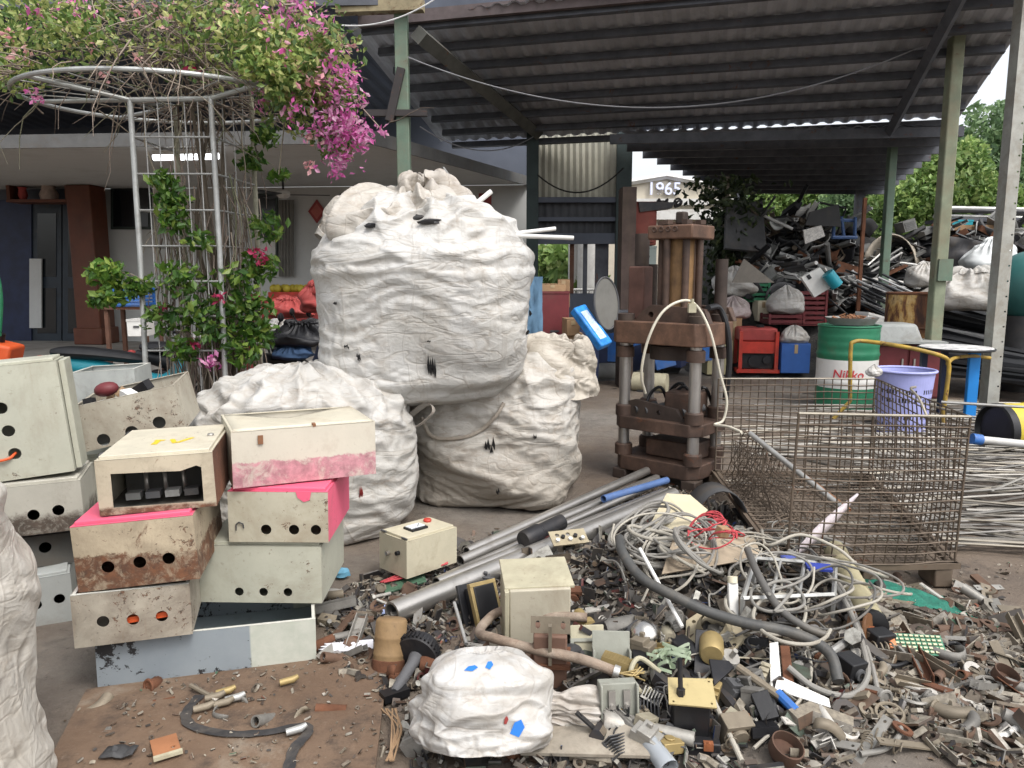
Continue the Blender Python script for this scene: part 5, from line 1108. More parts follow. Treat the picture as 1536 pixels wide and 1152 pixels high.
# big near sack at the left edge
t = thing('bulk_sack', 'off white sack cut off by the lower left edge of the view', 'sack', (-1.95, 1.75, 0))
X, hf = sack_shape(230, 200, .66, .6, 1.10, [(0,0),(.6,0),(.95,.03),(1.0,.15),(.95,.45),(.87,.75),(.80,.9),(.62,1.0),(.03,1.02)], 2.4, seed=15, lump=.05); X = folds(X, hf, 15, .012, .006, .03, sh=1.2, sv=2.6, tilt=.9); X = crumple(X, hf, 1.04, 1.04, 140, inn=.018, outw=.014, seed=3, topx=.5, bend=.25)
sack_obj('cloth', X, bagmat('bag_near', (.80,.76,.69), .32), (-1.965, 1.84, 0), t)
# small lying sack in front
t = thing('small_sack', 'small white sack with blue marks slumped in the scrap at the bottom', 'sack', G(720, 1100, 0))
ps = G(722, 1108, 0); X, hf = sack_shape(210, 140, .205, .19, .29, [(0,0),(.6,0),(.93,.06),(1.03,.25),(.98,.5),(.80,.78),(.55,.93),(.3,1.0),(.12,1.02),(.0,1.02)], 2.3, seed=18, lump=.12); X = folds(X, hf, 18, .020, .008, .015, sh=2.4, sv=4.5, top=.985, tilt=1.3); X = crumple(X, hf, 1.06, 1.08, 150, inn=.012, outw=.012, seed=5, topx=.5, bend=.25)
RS_ = euler(-.38, .12, .3); zmin_ = (X.reshape(-1,3) @ np.array(RS_).T)[:,2].min()
o, bS = sack_obj('cloth', X, bagmat('bag_small', (.80,.79,.77), .45), (ps.x+.01, ps.y-.12, ps.z-.015-zmin_), t, RS_)
X, hf = sack_shape(110, 60, .08, .06, .24, [(1.0,0),(.9,.3),(.7,.5),(.8,.75),(1.1,1.0),(.6,.95),(.2,.7)], 2, seed=19, lump=.25); X = folds(X, hf, 19, .012, .008, .02, top=-1, sh=6, sv=9); X = crumple(X, hf, 1.1, 1.1, 80, inn=.01, outw=.01, seed=6, floor=False)
sack_obj('gathered_end', X, bagmat('bag_small2', (.74,.70,.66), .35), (ps.x+.17, ps.y-.03, .13), t, euler(0,1.75,.1))
m_bl = mk('blue_print', (.02,.16,.55), .5, var=.1)
for px, py, w_, h_ in ((707,1003,.045,.02),(734,998,.025,.035),(776,1092,.045,.05),(758,1080,.02,.03)):
    p, n = pick(bS, px, py)
    if p is None: continue
    M = frame(p+n*.004, V((1,0,0)), n); mb = MB()
    g_ = []
    for a_, b_ in ((-1,-.6),(.2,-1),(1,.1),(.5,1),(-.4,.8)):
        q = M @ V((a_*w_/2, b_*h_/2, 0)); h = bS.find_nearest(q); g_.append(h[0]+h[1]*.003)
    mb.add(g_, [(0,1,2,3,4)]); part('blue_mark', mb, m_bl if px != 758 else m_redf, t)
# ------------------------------------------------------------------ steel enclosures
m_c1 = mk('enclosure_cream', (.44,.415,.325), .5, var=.12, sc=4, dirt=.5, dirtc=(.23,.17,.11), rust=.05, bump=.04, chips=.6)
m_c2 = mk('enclosure_green_cream', (.41,.41,.335), .5, var=.10, sc=4, dirt=.42, dirtc=(.22,.18,.13), rust=.03, bump=.04, chips=.4)
m_c3 = mk('enclosure_stained', (.40,.37,.30), .6, var=.16, sc=4, dirt=.55, dirtc=(.15,.10,.065), rust=.12, bump=.08, chips=.8)
m_rustf = mk('enclosure_rusting', (.42,.35,.25), .7, var=.15, sc=5, dirt=.5, rust=.2, zdirt=(.115,.15,.20), bump=.25, chips=.8)
m_grime = mk('enclosure_grimy', (.36,.325,.265), .7, var=.25, sc=6, dirt=.6, dirtc=(.13,.10,.075), rust=.1, bump=.12, chips=.9)
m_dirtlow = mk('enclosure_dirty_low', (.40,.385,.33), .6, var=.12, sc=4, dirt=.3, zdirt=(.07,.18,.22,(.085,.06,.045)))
m_darkenc = mk('enclosure_shaded', (.09,.088,.08), .7, var=.2, dirt=.4)  # dark copy of the enclosure paint, shade put into the colour
m_gpaint = mk('grey_blue_paint', (.215,.245,.265), .6, var=.10, sc=5, dirt=.2, dirtc=(.12,.12,.12), chips=.4)
m_pink = mk('pink_paint', (.72,.115,.20), .55, var=.08, sc=4, dirt=.35, dirtc=(.35,.14,.13), chips=.35)
m_pinkf = mk('cream_pink_low', (.53,.49,.41), .55, var=.06, sc=4, dirt=.3, dirtc=(.30,.22,.16), zdirt=(.095,.115,.10,(.55,.25,.29)))
m_galvin = mk('galvanised_inside', (.33,.345,.33), .6, var=.2, dirt=.35)
m_edge = mk('bare_edge', (.52,.52,.47), .5)
def peel_mat():
    m = NT('peeling_grey'); n1 = m.noise(3, 6, .6); x = m.sepz(0)
    c = m.mix(m.ramp(n1, .35, .65), (.19,.22,.245), (.24,.27,.29)); n2 = m.noise(20, 8, .78, dist=.4); n3 = m.noise(3.2, 4, .6)
    z = m.sepz(2); side = m.math('MULTIPLY', m.ramp(x, .05, -.16), m.ramp(n3, .42, .58)); rim = m.ramp(z, .05, .0, 0, .62)
    f = m.math('GREATER_THAN', m.math('ADD', n2, m.math('MULTIPLY', m.math('MAXIMUM', side, rim), .24)), .645)
    c = m.mix(f, c, (.018,.018,.02)); c = m.mix(m.ramp(x, .215, .222), c, m.mix(m.ramp(m.noise(9, 7, .7), .4, .6), (.40,.42,.36), (.47,.48,.42)))
    m.L(c, m.b.inputs['Base Color']); m.b.inputs['Roughness'].default_value = .6; m.bump(n2, .15, .004); return m.mat
def encl(label, BL, BR, h, d, mats, holes=(), hr=.021, top='door', tilt=0, group=None, door_mat=None, front_cut=None, zfix=None, door_gap=.012, latch=True):
    """mats: dict front/left/right/in -> material; holes as fractions of the front; top 'door', 'open' or 'lip'"""
    a, b = W(*BL), W(*BR)
    if zfix is not None: dz = zfix-a.z; a.z += dz; b.z += dz
    x = (b-a); wd = x.length; x.normalize(); y0 = V((-x.y, x.x, 0)).normalized(); z0 = x.cross(y0).normalized()
    y = (y0*math.cos(tilt)+z0*math.sin(tilt)); z = x.cross(y).normalized()
    M = Matrix((x, y, z)).transposed().to_4x4(); M.translation = a
    t = thing('steel_enclosure', label, 'enclosure', a+x*wd/2+y*d/2, group); th = .003
    ml = []; idx = {}
    for k in ('front', 'left', 'right', 'in'):
        mt = mats.get(k, mats['front']); 
        if mt not in ml: ml.append(mt)
        idx[k] = ml.index(mt)
    mb = MB()
    def pl(side, o, xa, na, w_, h_, hs=(), cut=None):
        mb.m = idx[side]; F4 = M @ frame(o, xa, na); out = rect(0,0,w_,h_); mb.plate(out, [circ(cx*w_, cz*h_, r_, 22) for cx, cz, r_ in hs]+([cut] if cut else []), F4, th)
    pl('front', (0,0,0), (1,0,0), (0,-1,0), wd, h, [(q[0], q[1], q[2] if len(q) > 2 else hr) for q in holes], front_cut)
    pl('front', (wd,d,0), (-1,0,0), (0,1,0), wd, h); pl('left', (0,d-th,0), (0,-1,0), (-1,0,0), d-2*th, h); pl('right', (wd,th,0), (0,1,0), (1,0,0), d-2*th, h)
    pl('in', (th,d-th,th), (1,0,0), (0,0,-1), wd-2*th, d-2*th)
    part('body', mb, ml, t)
    e = .014                                              # folded rim round the mouth
    mb = MB()
    for o, s_ in (((wd/2,e/2,h-.001),(wd-.001,e,.003)),((wd/2,d-e/2,h-.001),(wd-.001,e,.003)),((e/2,d/2,h-.0015),(e,d-2*e,.003)),((wd-e/2,d/2,h-.0015),(e,d-2*e,.003))): k = mb.mark(); mb.box(o, s_); mb.xf(M, k)
    part('rim', mb, mats.get('rim', mats['front']), t)
    if top == 'door':
        mb = MB(); k = mb.mark(); g = door_gap; mb.box((wd/2,d/2,h+.006), (wd-2*g,d-2*g,.014)); mb.xf(M, k); dd_ = bev(part('door', mb, door_mat or mats.get('top', mats['front']), t), .003)
        for fx in (.12, .88): mb = MB(); k = mb.mark(); mb.cyl((g*.6, d*fx-.02, h+.009), (g*.6, d*fx+.02, h+.009), .005, seg=8); mb.xf(M, k); part('hinge', mb, m_dgrey, dd_)
        if latch: mb = MB(); k = mb.mark(); mb.lathe((wd*.9, d*.5, h+.013), [(.013,0),(.013,.006),(.009,.010),(0,.010)], 14); mb.xf(M, k); part('latch', mb, m_steel, dd_)
    return t, M, wd
def dark_lining(): pass
def cluster(M, box_, n, seed, mats, parent, nm='fitting'):
    rr = random.Random(seed)
    for k in range(n):
        mb = MB(); q = mb.mark(); p = V([rr.uniform(box_[i], box_[i+3]) for i in range(3)])
        if k % 3 == 0: mb.cyl(p, p+V((rr.uniform(-.05,.05),rr.uniform(-.05,.05),.03)), .018, seg=12)
        else: mb.box(p, (rr.uniform(.03,.09),rr.uniform(.03,.08),rr.uniform(.02,.06)), euler(rr.uniform(-.4,.4),rr.uniform(-.4,.4),rr.uniform(0,3)))
        mb.xf(M, q); part(nm, mb, mats[k % len(mats)], parent)
H3 = lambda xs, z: [(x, z) for x in xs]
# left column
encl('pale grey enclosure with two holes at the foot of the left column', (12,952,3.16), (113,932,3.28), .23, .36, {'front': mk('enclosure_pale_grey', (.36,.375,.36), .6, var=.08, dirt=.3, dirtc=(.2,.17,.14))}, [(.45,.48,.022),(.80,.52,.022)])
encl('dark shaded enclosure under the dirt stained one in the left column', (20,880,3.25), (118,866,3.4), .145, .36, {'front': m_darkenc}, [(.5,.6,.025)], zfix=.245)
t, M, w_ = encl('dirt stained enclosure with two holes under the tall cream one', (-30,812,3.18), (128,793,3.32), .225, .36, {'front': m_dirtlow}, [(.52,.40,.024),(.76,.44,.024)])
t, M, w_ = encl('tall cream enclosure with three holes standing at the left edge', (-40,740,3.2), (113,717,3.34), .50, .2, {'front': m_c2}, [(.40,.64,.025),(.43,.435,.025),(.45,.23,.025)], latch=False, zfix=.646)
mb = MB(); k = mb.mark(); mb.box((w_+.014,.12,.25), (.022,.16,.49)); mb.xf(M, k); part('side_door', mb, m_c2, t); mb = MB(); k = mb.mark(); mb.tube(crv([(w_*.45,.02,.115),(w_*.40,-.01,.10),(w_*.30,-.015,.095),(w_*.24,-.01,.10)], 5), .006, 7); mb.xf(M, k); part('orange_wire', mb, m_orange, t)
# tilted one behind
t0, M0, w0 = encl('plain green grey enclosure hidden under the tilted one', (128,760,3.72), (262,742,3.85), .62, .5, {'front': m_c2}, zfix=.02)
t, M, w_ = encl('tilted grey stained enclosure with three holes behind the cream one marked yellow', (128,678,3.62), (280,643,3.72), .225, .40, {'front': m_c3, 'in': m_galvin}, [(.20,.17,.03),(.48,.20,.03),(.76,.27,.03)], top='open', tilt=.05)
mb = MB(); k = mb.mark(); mb.box((w_/2,.07,.10), (w_-.01,.004,.19)); mb.box((w_/2,.22,.165), (w_-.01,.30,.004)); mb.xf(M, k); part('hole_shade_board', mb, m_darkenc, t)  # dark board added behind the holes so they look shaded inside
cluster(M, (.05,.05,.18,.35,.3,.22), 7, 3, [m_wood, m_blkm, m_wht], t); mb = MB(); k = mb.mark(); mb.ball((.14,.12,.26), .045, 14, 8, (1.3,1,.8)); mb.xf(M, k); part('relay', mb, m_maroon, t)
encl('open grey enclosure with flaps furthest back in the left group', (112,606,4.05), (206,600,4.1), .17, .3, {'front': m_galvin, 'rim': m_edge}, top='open')
# bottom tray and left stack of three
m_peel = peel_mat()
encl('wide grey blue open enclosure with peeling paint under both stacks', (147,1038,2.66), (475,999,2.87), .195, .56, {'front': m_peel, 'right': m_c2, 'left': m_gpaint, 'in': mk('pale_blue_inside', (.36,.42,.44), .6, var=.1, dirt=.3), 'rim': m_edge}, top='open', zfix=.012)
t, M, w_ = encl('grimy cream enclosure with orange showing in its holes', (112,973,2.60), (289,951,2.71), .200, .48, {'front': m_grime, 'rim': m_edge}, [(.25,.45,.021),(.50,.42,.021),(.745,.42,.021)], top='open')
mb = MB(); k = mb.mark(); mb.box((w_*.62,.03,.078), (w_*.46,.02,.022), euler(0,-.05,0)); mb.xf(M, k); part('orange_strip', mb, m_orange, t)
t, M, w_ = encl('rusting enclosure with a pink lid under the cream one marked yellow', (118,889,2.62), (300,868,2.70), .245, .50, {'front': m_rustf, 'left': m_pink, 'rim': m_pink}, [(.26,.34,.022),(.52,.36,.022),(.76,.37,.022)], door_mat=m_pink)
m_topc = mk('enclosure_cream_top', (.53,.49,.39), .5, var=.10, sc=5, dirt=.38, dirtc=(.3,.22,.14), bump=.03, chips=.5)
fr = lambda w, h: [(w*.12,h*.13),(w*.90,h*.11),(w*.905,h*.74),(w*.86,h*.78),(w*.72,h*.70),(w*.5,h*.72),(w*.125,h*.745)]
wF = (W(325,772,2.78)-W(152,789,2.68)).length; hF = .205
m_frame = mk('enclosure_edge_rust', (.46,.40,.30), .6, var=.12, sc=5, dirt=.4, rust=.1, zdirt=(.015,.05,.06))
t, M, w_ = encl('cream enclosure with yellow paint marks and a torn open front', (151,788,2.67), (326,772,2.76), hF, .50, {'front': m_frame, 'right': m_rust, 'rim': m_topc, 'in': m_darkenc, 'left': m_c1}, front_cut=fr(wF, hF), door_mat=m_topc, zfix=.683)
for k_ in range(3):
    mb = MB(); k = mb.mark(); mb.torus((w_*(.34+.17*k_),.12,.085), .055, .008, (1,.2,0), 22, 8, -1.2, 1.9); mb.xf(M, k); part('bent_bar', mb, m_steel, t)
for k_ in range(4): mb = MB(); k = mb.mark(); mb.box((w_*(.25+.17*k_),.09,.045), (.05,.05,.025)); mb.xf(M, k); part('terminal', mb, m_dgrey if k_ % 2 else m_grey, t)
mb = MB(); k = mb.mark(); mb.box((w_*.5,.3,.1), (w_*.9,.004,.19)); mb.xf(M, k); part('mounting_plate', mb, m_darkenc, t)
ym = mk('yellow_marker', (.72,.50,.03), .5, var=.15); d_ = .5
def stroke(mb, pts, w0_):
    for i in range(len(pts)-1):
        p, q = V(pts[i]+(0,)), V(pts[i+1]+(0,)); dr = (q-p).normalized(); n_ = V((-dr.y, dr.x, 0))*w0_/2; k = mb.mark(); zz = hF+.0142
        mb.add([(p-n_)+V((0,0,zz)), (q-n_)+V((0,0,zz)), (q+n_)+V((0,0,zz)), (p+n_)+V((0,0,zz))], [(0,1,2,3)]); mb.xf(M, k)
mb = MB(); stroke(mb, [(w_*.39,d_*.46),(w_*.49,d_*.44)], .02); stroke(mb, [(w_*.42,d_*.30),(w_*.43,d_*.43)], .022); part('yellow_mark', mb, ym, t)
mb = MB(); stroke(mb, [(w_*.55,d_*.46),(w_*.61,d_*.30)], .018); stroke(mb, [(w_*.625,d_*.31),(w_*.74,d_*.47)], .02); part('yellow_mark', mb, ym, t)
# right stack
t, M, w_ = encl('plain green cream enclosure with three holes on the back of the grey blue tray', (301,903,2.99), (483,905,3.0), .245, .46, {'front': m_c2}, [(.32,.19,.018),(.52,.19,.018),(.72,.19,.018)])
t, M, w_ = encl('cream enclosure with a pink top and pink right side in the right stack', (344,819,2.98), (493,820,2.99), .212, .46, {'front': m_c1, 'right': m_pink, 'rim': m_pink}, [(.375,.25,.021),(.655,.25,.021),(.875,.25,.021)], door_mat=m_pink, hr=.02, zfix=.475)
mb = MB(); k = mb.mark(); P = [(w_*.68,-.0035,.214),(w_*.84,-.0035,.214),(w_*.82,-.0035,.178),(w_*.76,-.0035,.170),(w_*.70,-.0035,.188)]; mb.add(P, [(0,1,2,3,4)]); mb.xf(M, k); part('pink_patch', mb, m_pink, t)
mb = MB(); k = mb.mark(); mb.tube([(w_*.08,-.006,.05),(w_*.08,-.006,.075),(w_*.11,-.006,.085),(w_*.15,-.006,.078),(w_*.155,-.006,.06)], .003, 6); mb.xf(M, k); part('wire_hook', mb, m_dgrey, t)
t, M, w_ = encl('wide cream enclosure smeared pink along its lower half, topmost of the right stack', (350,736,2.95), (564,713,3.20), .228, .42, {'front': m_pinkf, 'left': m_c1, 'rim': m_topc}, top='open', zfix=.705)
mb = MB(); k = mb.mark(); mb.grid([[(w_*(.02+.96*i/14), .015+.39*j/8, .226-.035*max(0,1-abs(i/14-.48)*2.3)*max(0,j/8-.35)*1.6+.004) for i in range(15)] for j in range(9)]); mb.xf(M, k); o = part('dented_door', mb, m_topc, t, ang=180); o.modifiers.new('thick', 'SOLIDIFY').thickness = .003
mb = MB(); k = mb.mark(); mb.box((w_*.56,.012,.232), (.012,.03,.012)); mb.xf(M, k); part('catch', mb, m_rust2, t)
mb = MB(); k = mb.mark(); mb.box((w_*.19,-.006,.19), (.02,.006,.035)); mb.xf(M, k); part('catch', mb, m_rust2, t)
encl('low grey enclosure leaning in the gap between the two stacks', (292,842,3.12), (338,825,3.2), .2, .3, {'front': m_galvin})
# meter box
t, M, w_ = encl('small cream meter box with a dial and a red button beside the long pipes', (610,863,3.60), (685,838,3.84), .19, .22, {'front': mk('meter_cream', (.47,.43,.32), .55, var=.08, sc=8, dirt=.35, dirtc=(.2,.14,.09)), 'in': m_darkenc}, door_mat=mk('meter_cream', (.47,.43,.32)), latch=False, zfix=.06)
mb = MB(); k = mb.mark(); mb.box((w_*.42,.10,.208), (.10,.075,.012)); mb.xf(M, k); q_ = part('meter', mb, m_blk, t); mb = MB(); k = mb.mark(); mb.box((w_*.42,.105,.216), (.088,.05,.004)); mb.xf(M, k); part('dial', mb, mk('dial_white', (.7,.74,.76), .3), q_)
mb = MB(); k = mb.mark(); mb.tube([(w_*.42,.085,.2195),(w_*.52,.118,.2195)], .0018, 5); mb.xf(M, k); part('needle', mb, m_blk, q_)
mb = MB(); k = mb.mark(); mb.lathe((w_*.78,.15,.2), [(.02,0),(.022,.012),(.018,.018),(0,.018)], 16); mb.xf(M, k); part('red_button', mb, m_red, t)
for y_, z_ in ((.06,.12),(.14,.1)): mb = MB(); k = mb.mark(); mb.cyl((-.001,y_,z_),(-.02,y_,z_), .011, seg=12); mb.xf(M, k); part('switch', mb, m_blk if y_ < .1 else m_steel, t)
# ------------------------------------------------------------------ hydraulic press
fl = G(1045, 742, 0); fr_ = G(918, 716, 0); xd = (fl-fr_); xd.z = 0; xd.normalize(); yd = V((-xd.y, xd.x, 0)); Wd, Dp = .70, .47
Mp = Matrix((xd, yd, V((0,0,1)))).transposed().to_4x4(); Mp.translation = V((fr_.x, fr_.y, 0))
t = thing('hydraulic_press', 'rusty four column hydraulic press with thick plates and a bolted cylinder', 'press', Mp @ V((Wd/2, Dp/2, 0)))
m_press = mk('press_rust', (.098,.06,.044), .62, var=.5, sc=5, dirt=.6, dirtc=(.038,.028,.024), rust=.25, bump=.3, streak=.5, metal=.25, scratch=.25); m_presso = mk('press_orange', (.155,.085,.055), .62, var=.5, sc=5, dirt=.55, dirtc=(.05,.032,.024), bump=.25, streak=.5, metal=.2, scratch=.3)
m_pdark = mk('press_dark', (.05,.036,.03), .7, var=.4, dirt=.3, metal=.2); m_chrome = mk('column_steel', (.42,.40,.38), .36, metal=.8, var=.15, sc=3, dirt=.3, dirtc=(.14,.09,.06), streak=.4)
def pbox(nm, c, s_, mat, rot=None, par=None, w_=.012): mb = MB(); k = mb.mark(); mb.box(c, s_, rot); mb.xf(Mp, k); return bev(part(nm, mb, mat, par or t), w_)
def oct_plate(nm, z0, z1, mat, ins=.0, ch=.07, par=None):
    x0, x1, y0, y1 = -ins, Wd+ins, -ins, Dp+ins; o = [(x0+ch,y0),(x1-ch,y0),(x1,y0+ch),(x1,y1-ch),(x1-ch,y1),(x0+ch,y1),(x0,y1-ch),(x0,y0+ch)]
    mb = MB(); mb.plate(o, [], Mp @ Matrix.Translation((0,0,z1)), z1-z0); return bev(part(nm, mb, mat, par or t), .008)
zP = lambda py: CH-5.45*math.tan(PITCH+math.atan((py-576)/F))
oct_plate('base_plate', .085, .19, m_press, .0); oct_plate('bed_plate', .40, .49, m_press, .01); oct_plate('head_plate', zP(518), zP(484), m_presso, .03, .06)
zh0, zh1 = zP(518), zP(484)
for x in (.06, Wd-.06):
    for y in (.06, Dp-.06):
        pbox('foot', (x,y,.043), (.12,.12,.083), m_pdark)
        top = {(.06,.06): zh1+.05, (Wd-.06,.06): zh1+.10, (.06,Dp-.06): zP(395), (Wd-.06,Dp-.06): zP(388)}[(x,y)]
        mb = MB(); k = mb.mark(); mb.cyl((x,y,.19), (x,y,zh0), .042, seg=24); mb.xf(Mp, k); cl = part('column', mb, m_chrome, t)
        mb = MB(); k = mb.mark(); mb.lathe((x,y,zh1), [(.062,0),(.062,.05),(.045,.055),(.045,top-zh1),(.0,top-zh1)], 22); mb.xf(Mp, k); part('column_head', mb, m_pdark, cl)
        for zc in (.49, .19, zh0-.11):
            mb = MB(); k = mb.mark(); mb.lathe((x,y,zc), [(.04,.0),(.066,.001),(.066,.075),(.058,.085),(.04,.085)], 22); mb.xf(Mp, k); part('collar', mb, m_press, cl)
# head block with slanted flanks
mb = MB(); mb.plate([(.10,0),(.70,0),(.66,.10),(.24,.12),(.17,.08)], [circ(.24,.05,.022,16)], Mp @ frame((.03,.06,zh1), (1,0,0), (0,-1,0)), .06); bev(part('head_rib', mb, m_press, t), .006)
mb = MB(); mb.plate([(.10,0),(.70,0),(.66,.10),(.24,.12),(.17,.08)], [], Mp @ frame((.03,Dp-.02,zh1), (1,0,0), (0,-1,0)), .06); bev(part('head_rib', mb, m_press, t), .006)
cxp, cyp = Wd*.57, Dp*.5; zc0, zc1 = zh1, zP(358)
mb = MB(); k = mb.mark(); mb.cyl((cxp,cyp,zc0), (cxp,cyp,zc1), .10, seg=28); mb.xf(Mp, k); part('cylinder', mb, mk('press_cylinder', (.26,.15,.065), .7, var=.4, sc=5, streak=.5, dirtc=(.07,.04,.025), dirt=.4), t)
for k_ in range(6):
    q = k_*PI/3+.26; x, y = cxp+.138*math.cos(q), cyp+.138*math.sin(q); mb = MB(); k = mb.mark(); mb.cyl((x,y,zc0), (x,y,zc1+.1), .026, seg=12); mb.xf(Mp, k); rd = part('tie_rod', mb, m_press, t)
    mb = MB(); k = mb.mark(); mb.cyl((x,y,zc1+.105), (x,y,zc1+.135), .042, seg=6); mb.xf(Mp, k); part('nut', mb, m_press, rd)
pbox('cap_plate', (cxp,cyp,zc1+.05), (.36,.34,.10), m_presso); pbox('gland', (cxp+.03,cyp-.05,zc1+.15), (.07,.07,.09), m_pdark)
for k_ in range(4):
    mb = MB(); k = mb.mark(); mb.torus((cxp-.12+.055*k_,cyp-.172,zc1+.07), .016, .005, (0,1,0), 14, 6); mb.xf(Mp, k); part('eye', mb, m_press, t)
mb = MB(); k = mb.mark(); mb.cyl((cxp-.05,cyp,zh0-.02), (cxp-.05,cyp,zh0-.12), .16, seg=28); mb.xf(Mp, k); part('ram', mb, m_pdark, t)
mb = MB(); mb.plate([(.06,0),(.50,0),(.44,.09),(.10,.13),(.0,.10)], [circ(.30,.05,.018,14)], Mp @ frame((.06,.05,.49), (1,0,0), (0,-1,0)), .035); bev(part('bed_guard', mb, m_pdark, t), .005)
pbox('die_block', (.46,.28,.59), (.26,.24,.19), m_press, euler(0,0,.2)); pbox('die_block', (.42,.26,.26), (.4,.3,.13), m_press)
pbox('side_tank', (.02,Dp*.7,zh1+.20), (.14,.16,.40), mk('press_brown', (.13,.065,.05), .7, var=.3, streak=.4), None, None)
mb = MB(); k = mb.mark(); mb.tube([(.02,Dp*.7,zh1+.4),(.02,Dp*.7,zP(345))], .055, 12); mb.xf(Mp, k); part('side_pipe', mb, m_pdark, t)
mb = MB(); mb.tube(crv([W(968,590,5.3), W(962,560,5.2), W(972,510,5.15), W(994,468,5.15), W(1024,451,5.2), W(1046,460,5.25), W(1066,500,5.25), W(1080,560,5.3), W(1090,600,5.3), W(1085,630,5.3), W(1072,637,5.25), W(1092,640,5.1), W(1112,648,4.9)], 7), .0092, 9); solo('white_cable', mb, mk('white_cable', (.60,.56,.46), .5), 'thick white cable arching over the press head and down its right side', 'cable')
mb = MB(); mb.tube(crv([W(1062,462,5.35), W(1078,462,5.5), W(1090,490,5.5), W(1094,540,5.5), W(1088,600,5.5)], 7), .022, 9); solo('black_hose', mb, m_blk, 'black hydraulic hose hanging at the right of the press', 'hose')
p = W(1038, 462, 5.1); mb = MB(); mb.box(p, (.05,.04,.06)); mb.cyl(p+V((0,0,.03)), p+V((0,0,.06)), .012); o = solo('cable_plug', mb, m_pk, 'pale plug on the white cable at the press head', 'plug')
rr = random.Random(8)
for k in range(9):
    x, y = rr.uniform(.1,.6), rr.uniform(.1,.4); p = Mp @ V((x, y, .49+.02)); mb = MB(); kk = rr.randrange(3)
    if kk == 0: mb.tube(crv([p, p+V((.05,.02,.14)), p+V((.12,-.03,.2)), p+V((.2,.05,.05))], 5), .012, 7)
    elif kk == 1: mb.cyl(p+V((-.08,0,.03)), p+V((.09,.05,.06)), .03, seg=12)
    else: mb.box(p+V((0,0,.04)), (.12,.08,.07), euler(.2,.3,rr.uniform(0,3)))
    solo(('scrap_hose','scrap_motor','scrap_block')[kk], mb, (m_blk, m_dgrey, m_rust)[kk], ('black hose curled on the press bed','dark cylinder lying on the press bed','rusty block lying on the press bed')[kk], ('hose','cylinder','block')[kk], ('hoses on the press bed','cylinders on the press bed','blocks on the press bed')[kk])
# ------------------------------------------------------------------ wire cage
m_wire = mk('cage_wire', (.115,.088,.066), .65, metal=.4, var=.35, sc=9, dirt=.4, rust=.25, bump=0); m_wirer = mk('cage_rim', (.30,.27,.22), .6, metal=.4, var=.3, rust=.2)
c1 = G(1180, 846, .13); c2 = G(1432, 842, .13); Yr = c2.y; Hc = .76
bl = V(W(1078, 568, 5.45)); br = V(W(1313, 568, 5.35)); c3 = V((br.x, br.y, .13)); c4 = V((bl.x, bl.y, .13))
t1 = V((c1.x+.02, c1.y, 0)); t1.z = W(1192, 620, c1.y).z; t2 = V(W(1456, 625, c2.y-.02)); t3 = br; t4 = bl
t = thing('wire_cage', 'big rusty wire mesh cage on a pallet base with one side collapsed', 'cage', (c1+c2+c3+c4)/4-V((0,0,.13)))
def mesh_panel(nm, a, b, c_, d, nu, nv, r=.0042, bulge=(0,0,0), wob=.006, seed=0, mat=None):
    """a-b bottom edge, d-c top edge"""
    a, b, c_, d = V(a), V(b), V(c_), V(d); bu = V(bulge); mb = MB()
    def P(u, v): return a.lerp(b, u).lerp(d.lerp(c_, u), v)+bu*(math.sin(PI*u)*math.sin(PI*min(1, v*.8+.2)))+V((mnoise.noise(V((u*5,v*5,seed))), mnoise.noise(V((u*5,v*5,seed+9))), mnoise.noise(V((u*5,v*5,seed+5)))))*wob
    for i in range(nu+1): mb.tube([P(i/nu, k/8)+V((0,.004,0)) for k in range(9)], r, 4, False)
    for j in range(nv+1): mb.tube([P(k/10, j/nv) for k in range(11)], r, 4, False)
    return part(nm, mb, mat or m_wire, t), P
mesh_panel('front_mesh', c1, c2, t2, t1, 16, 14, bulge=(0,-.05,0), seed=1); mesh_panel('back_mesh', c4, c3, t3, t4, 19, 14, seed=2)
mesh_panel('right_mesh', c2, c3, t3, t2, 21, 15, bulge=(.05,0,-.06), seed=3)
s0 = W(1105, 745, 4.75); s1 = G(1192, 800, .3)
mesh_panel('collapsed_mesh', c4+V((.05,-.1,0)), c1+V((0,.05,.0)), W(1262,755,4.25), W(1118,648,5.0), 22, 9, r=.0036, bulge=(.06,0,-.05), wob=.03, seed=4)
mesh_panel('floor_mesh', c1, c2, c3, c4, 26, 24, r=.0036, seed=5); mesh_panel('loose_mesh', W(1098,745,5.0), W(1215,835,4.1), W(1165,690,4.5), W(1100,660,5.0), 20, 11, r=.003, wob=.04, seed=6)
mb = MB(); mb.tube([t1, t1.lerp(t2, .5)+V((0,-.03,.004)), t2], .007, 6); part('rim_bar', mb, m_wirer, t); mb = MB(); mb.tube([t2, t2.lerp(t3, .5)+V((.04,0,-.05)), t3], .006, 6); part('rim_bar', mb, m_wirer, t); mb = MB(); mb.tube([t3, t4], .006, 6); part('rim_bar', mb, m_wirer, t)
for a, b in ((c1,t1),(c2,t2),(c3,t3),(c4,t4)): mb = MB(); mb.tube([a, b], .007, 6); part('corner_bar', mb, m_wire, t)
mb = MB(); q = W(1390, 624, c2.y+.05); mb.tube(crv([q, q+V((.01,.1,.07)), q+V((.07,.3,.09)), q+V((.2,.5,.07))], 6), .007, 6); part('bent_bar', mb, m_wirer, t)
m_skid = mk('cage_skid', (.12,.09,.065), .85, var=.3, dirt=.4, rust=.3)
for a, b in ((c1,c2),(c4,c3),(c1,c4),(c2,c3)): d = b-a; mb = MB(); mb.box((a+b)/2-V((0,0,.018)), (d.length+.03, .05, .028), frame((0,0,0), d, (0,0,1)).to_3x3()); part('base_rail', mb, m_skid, t)
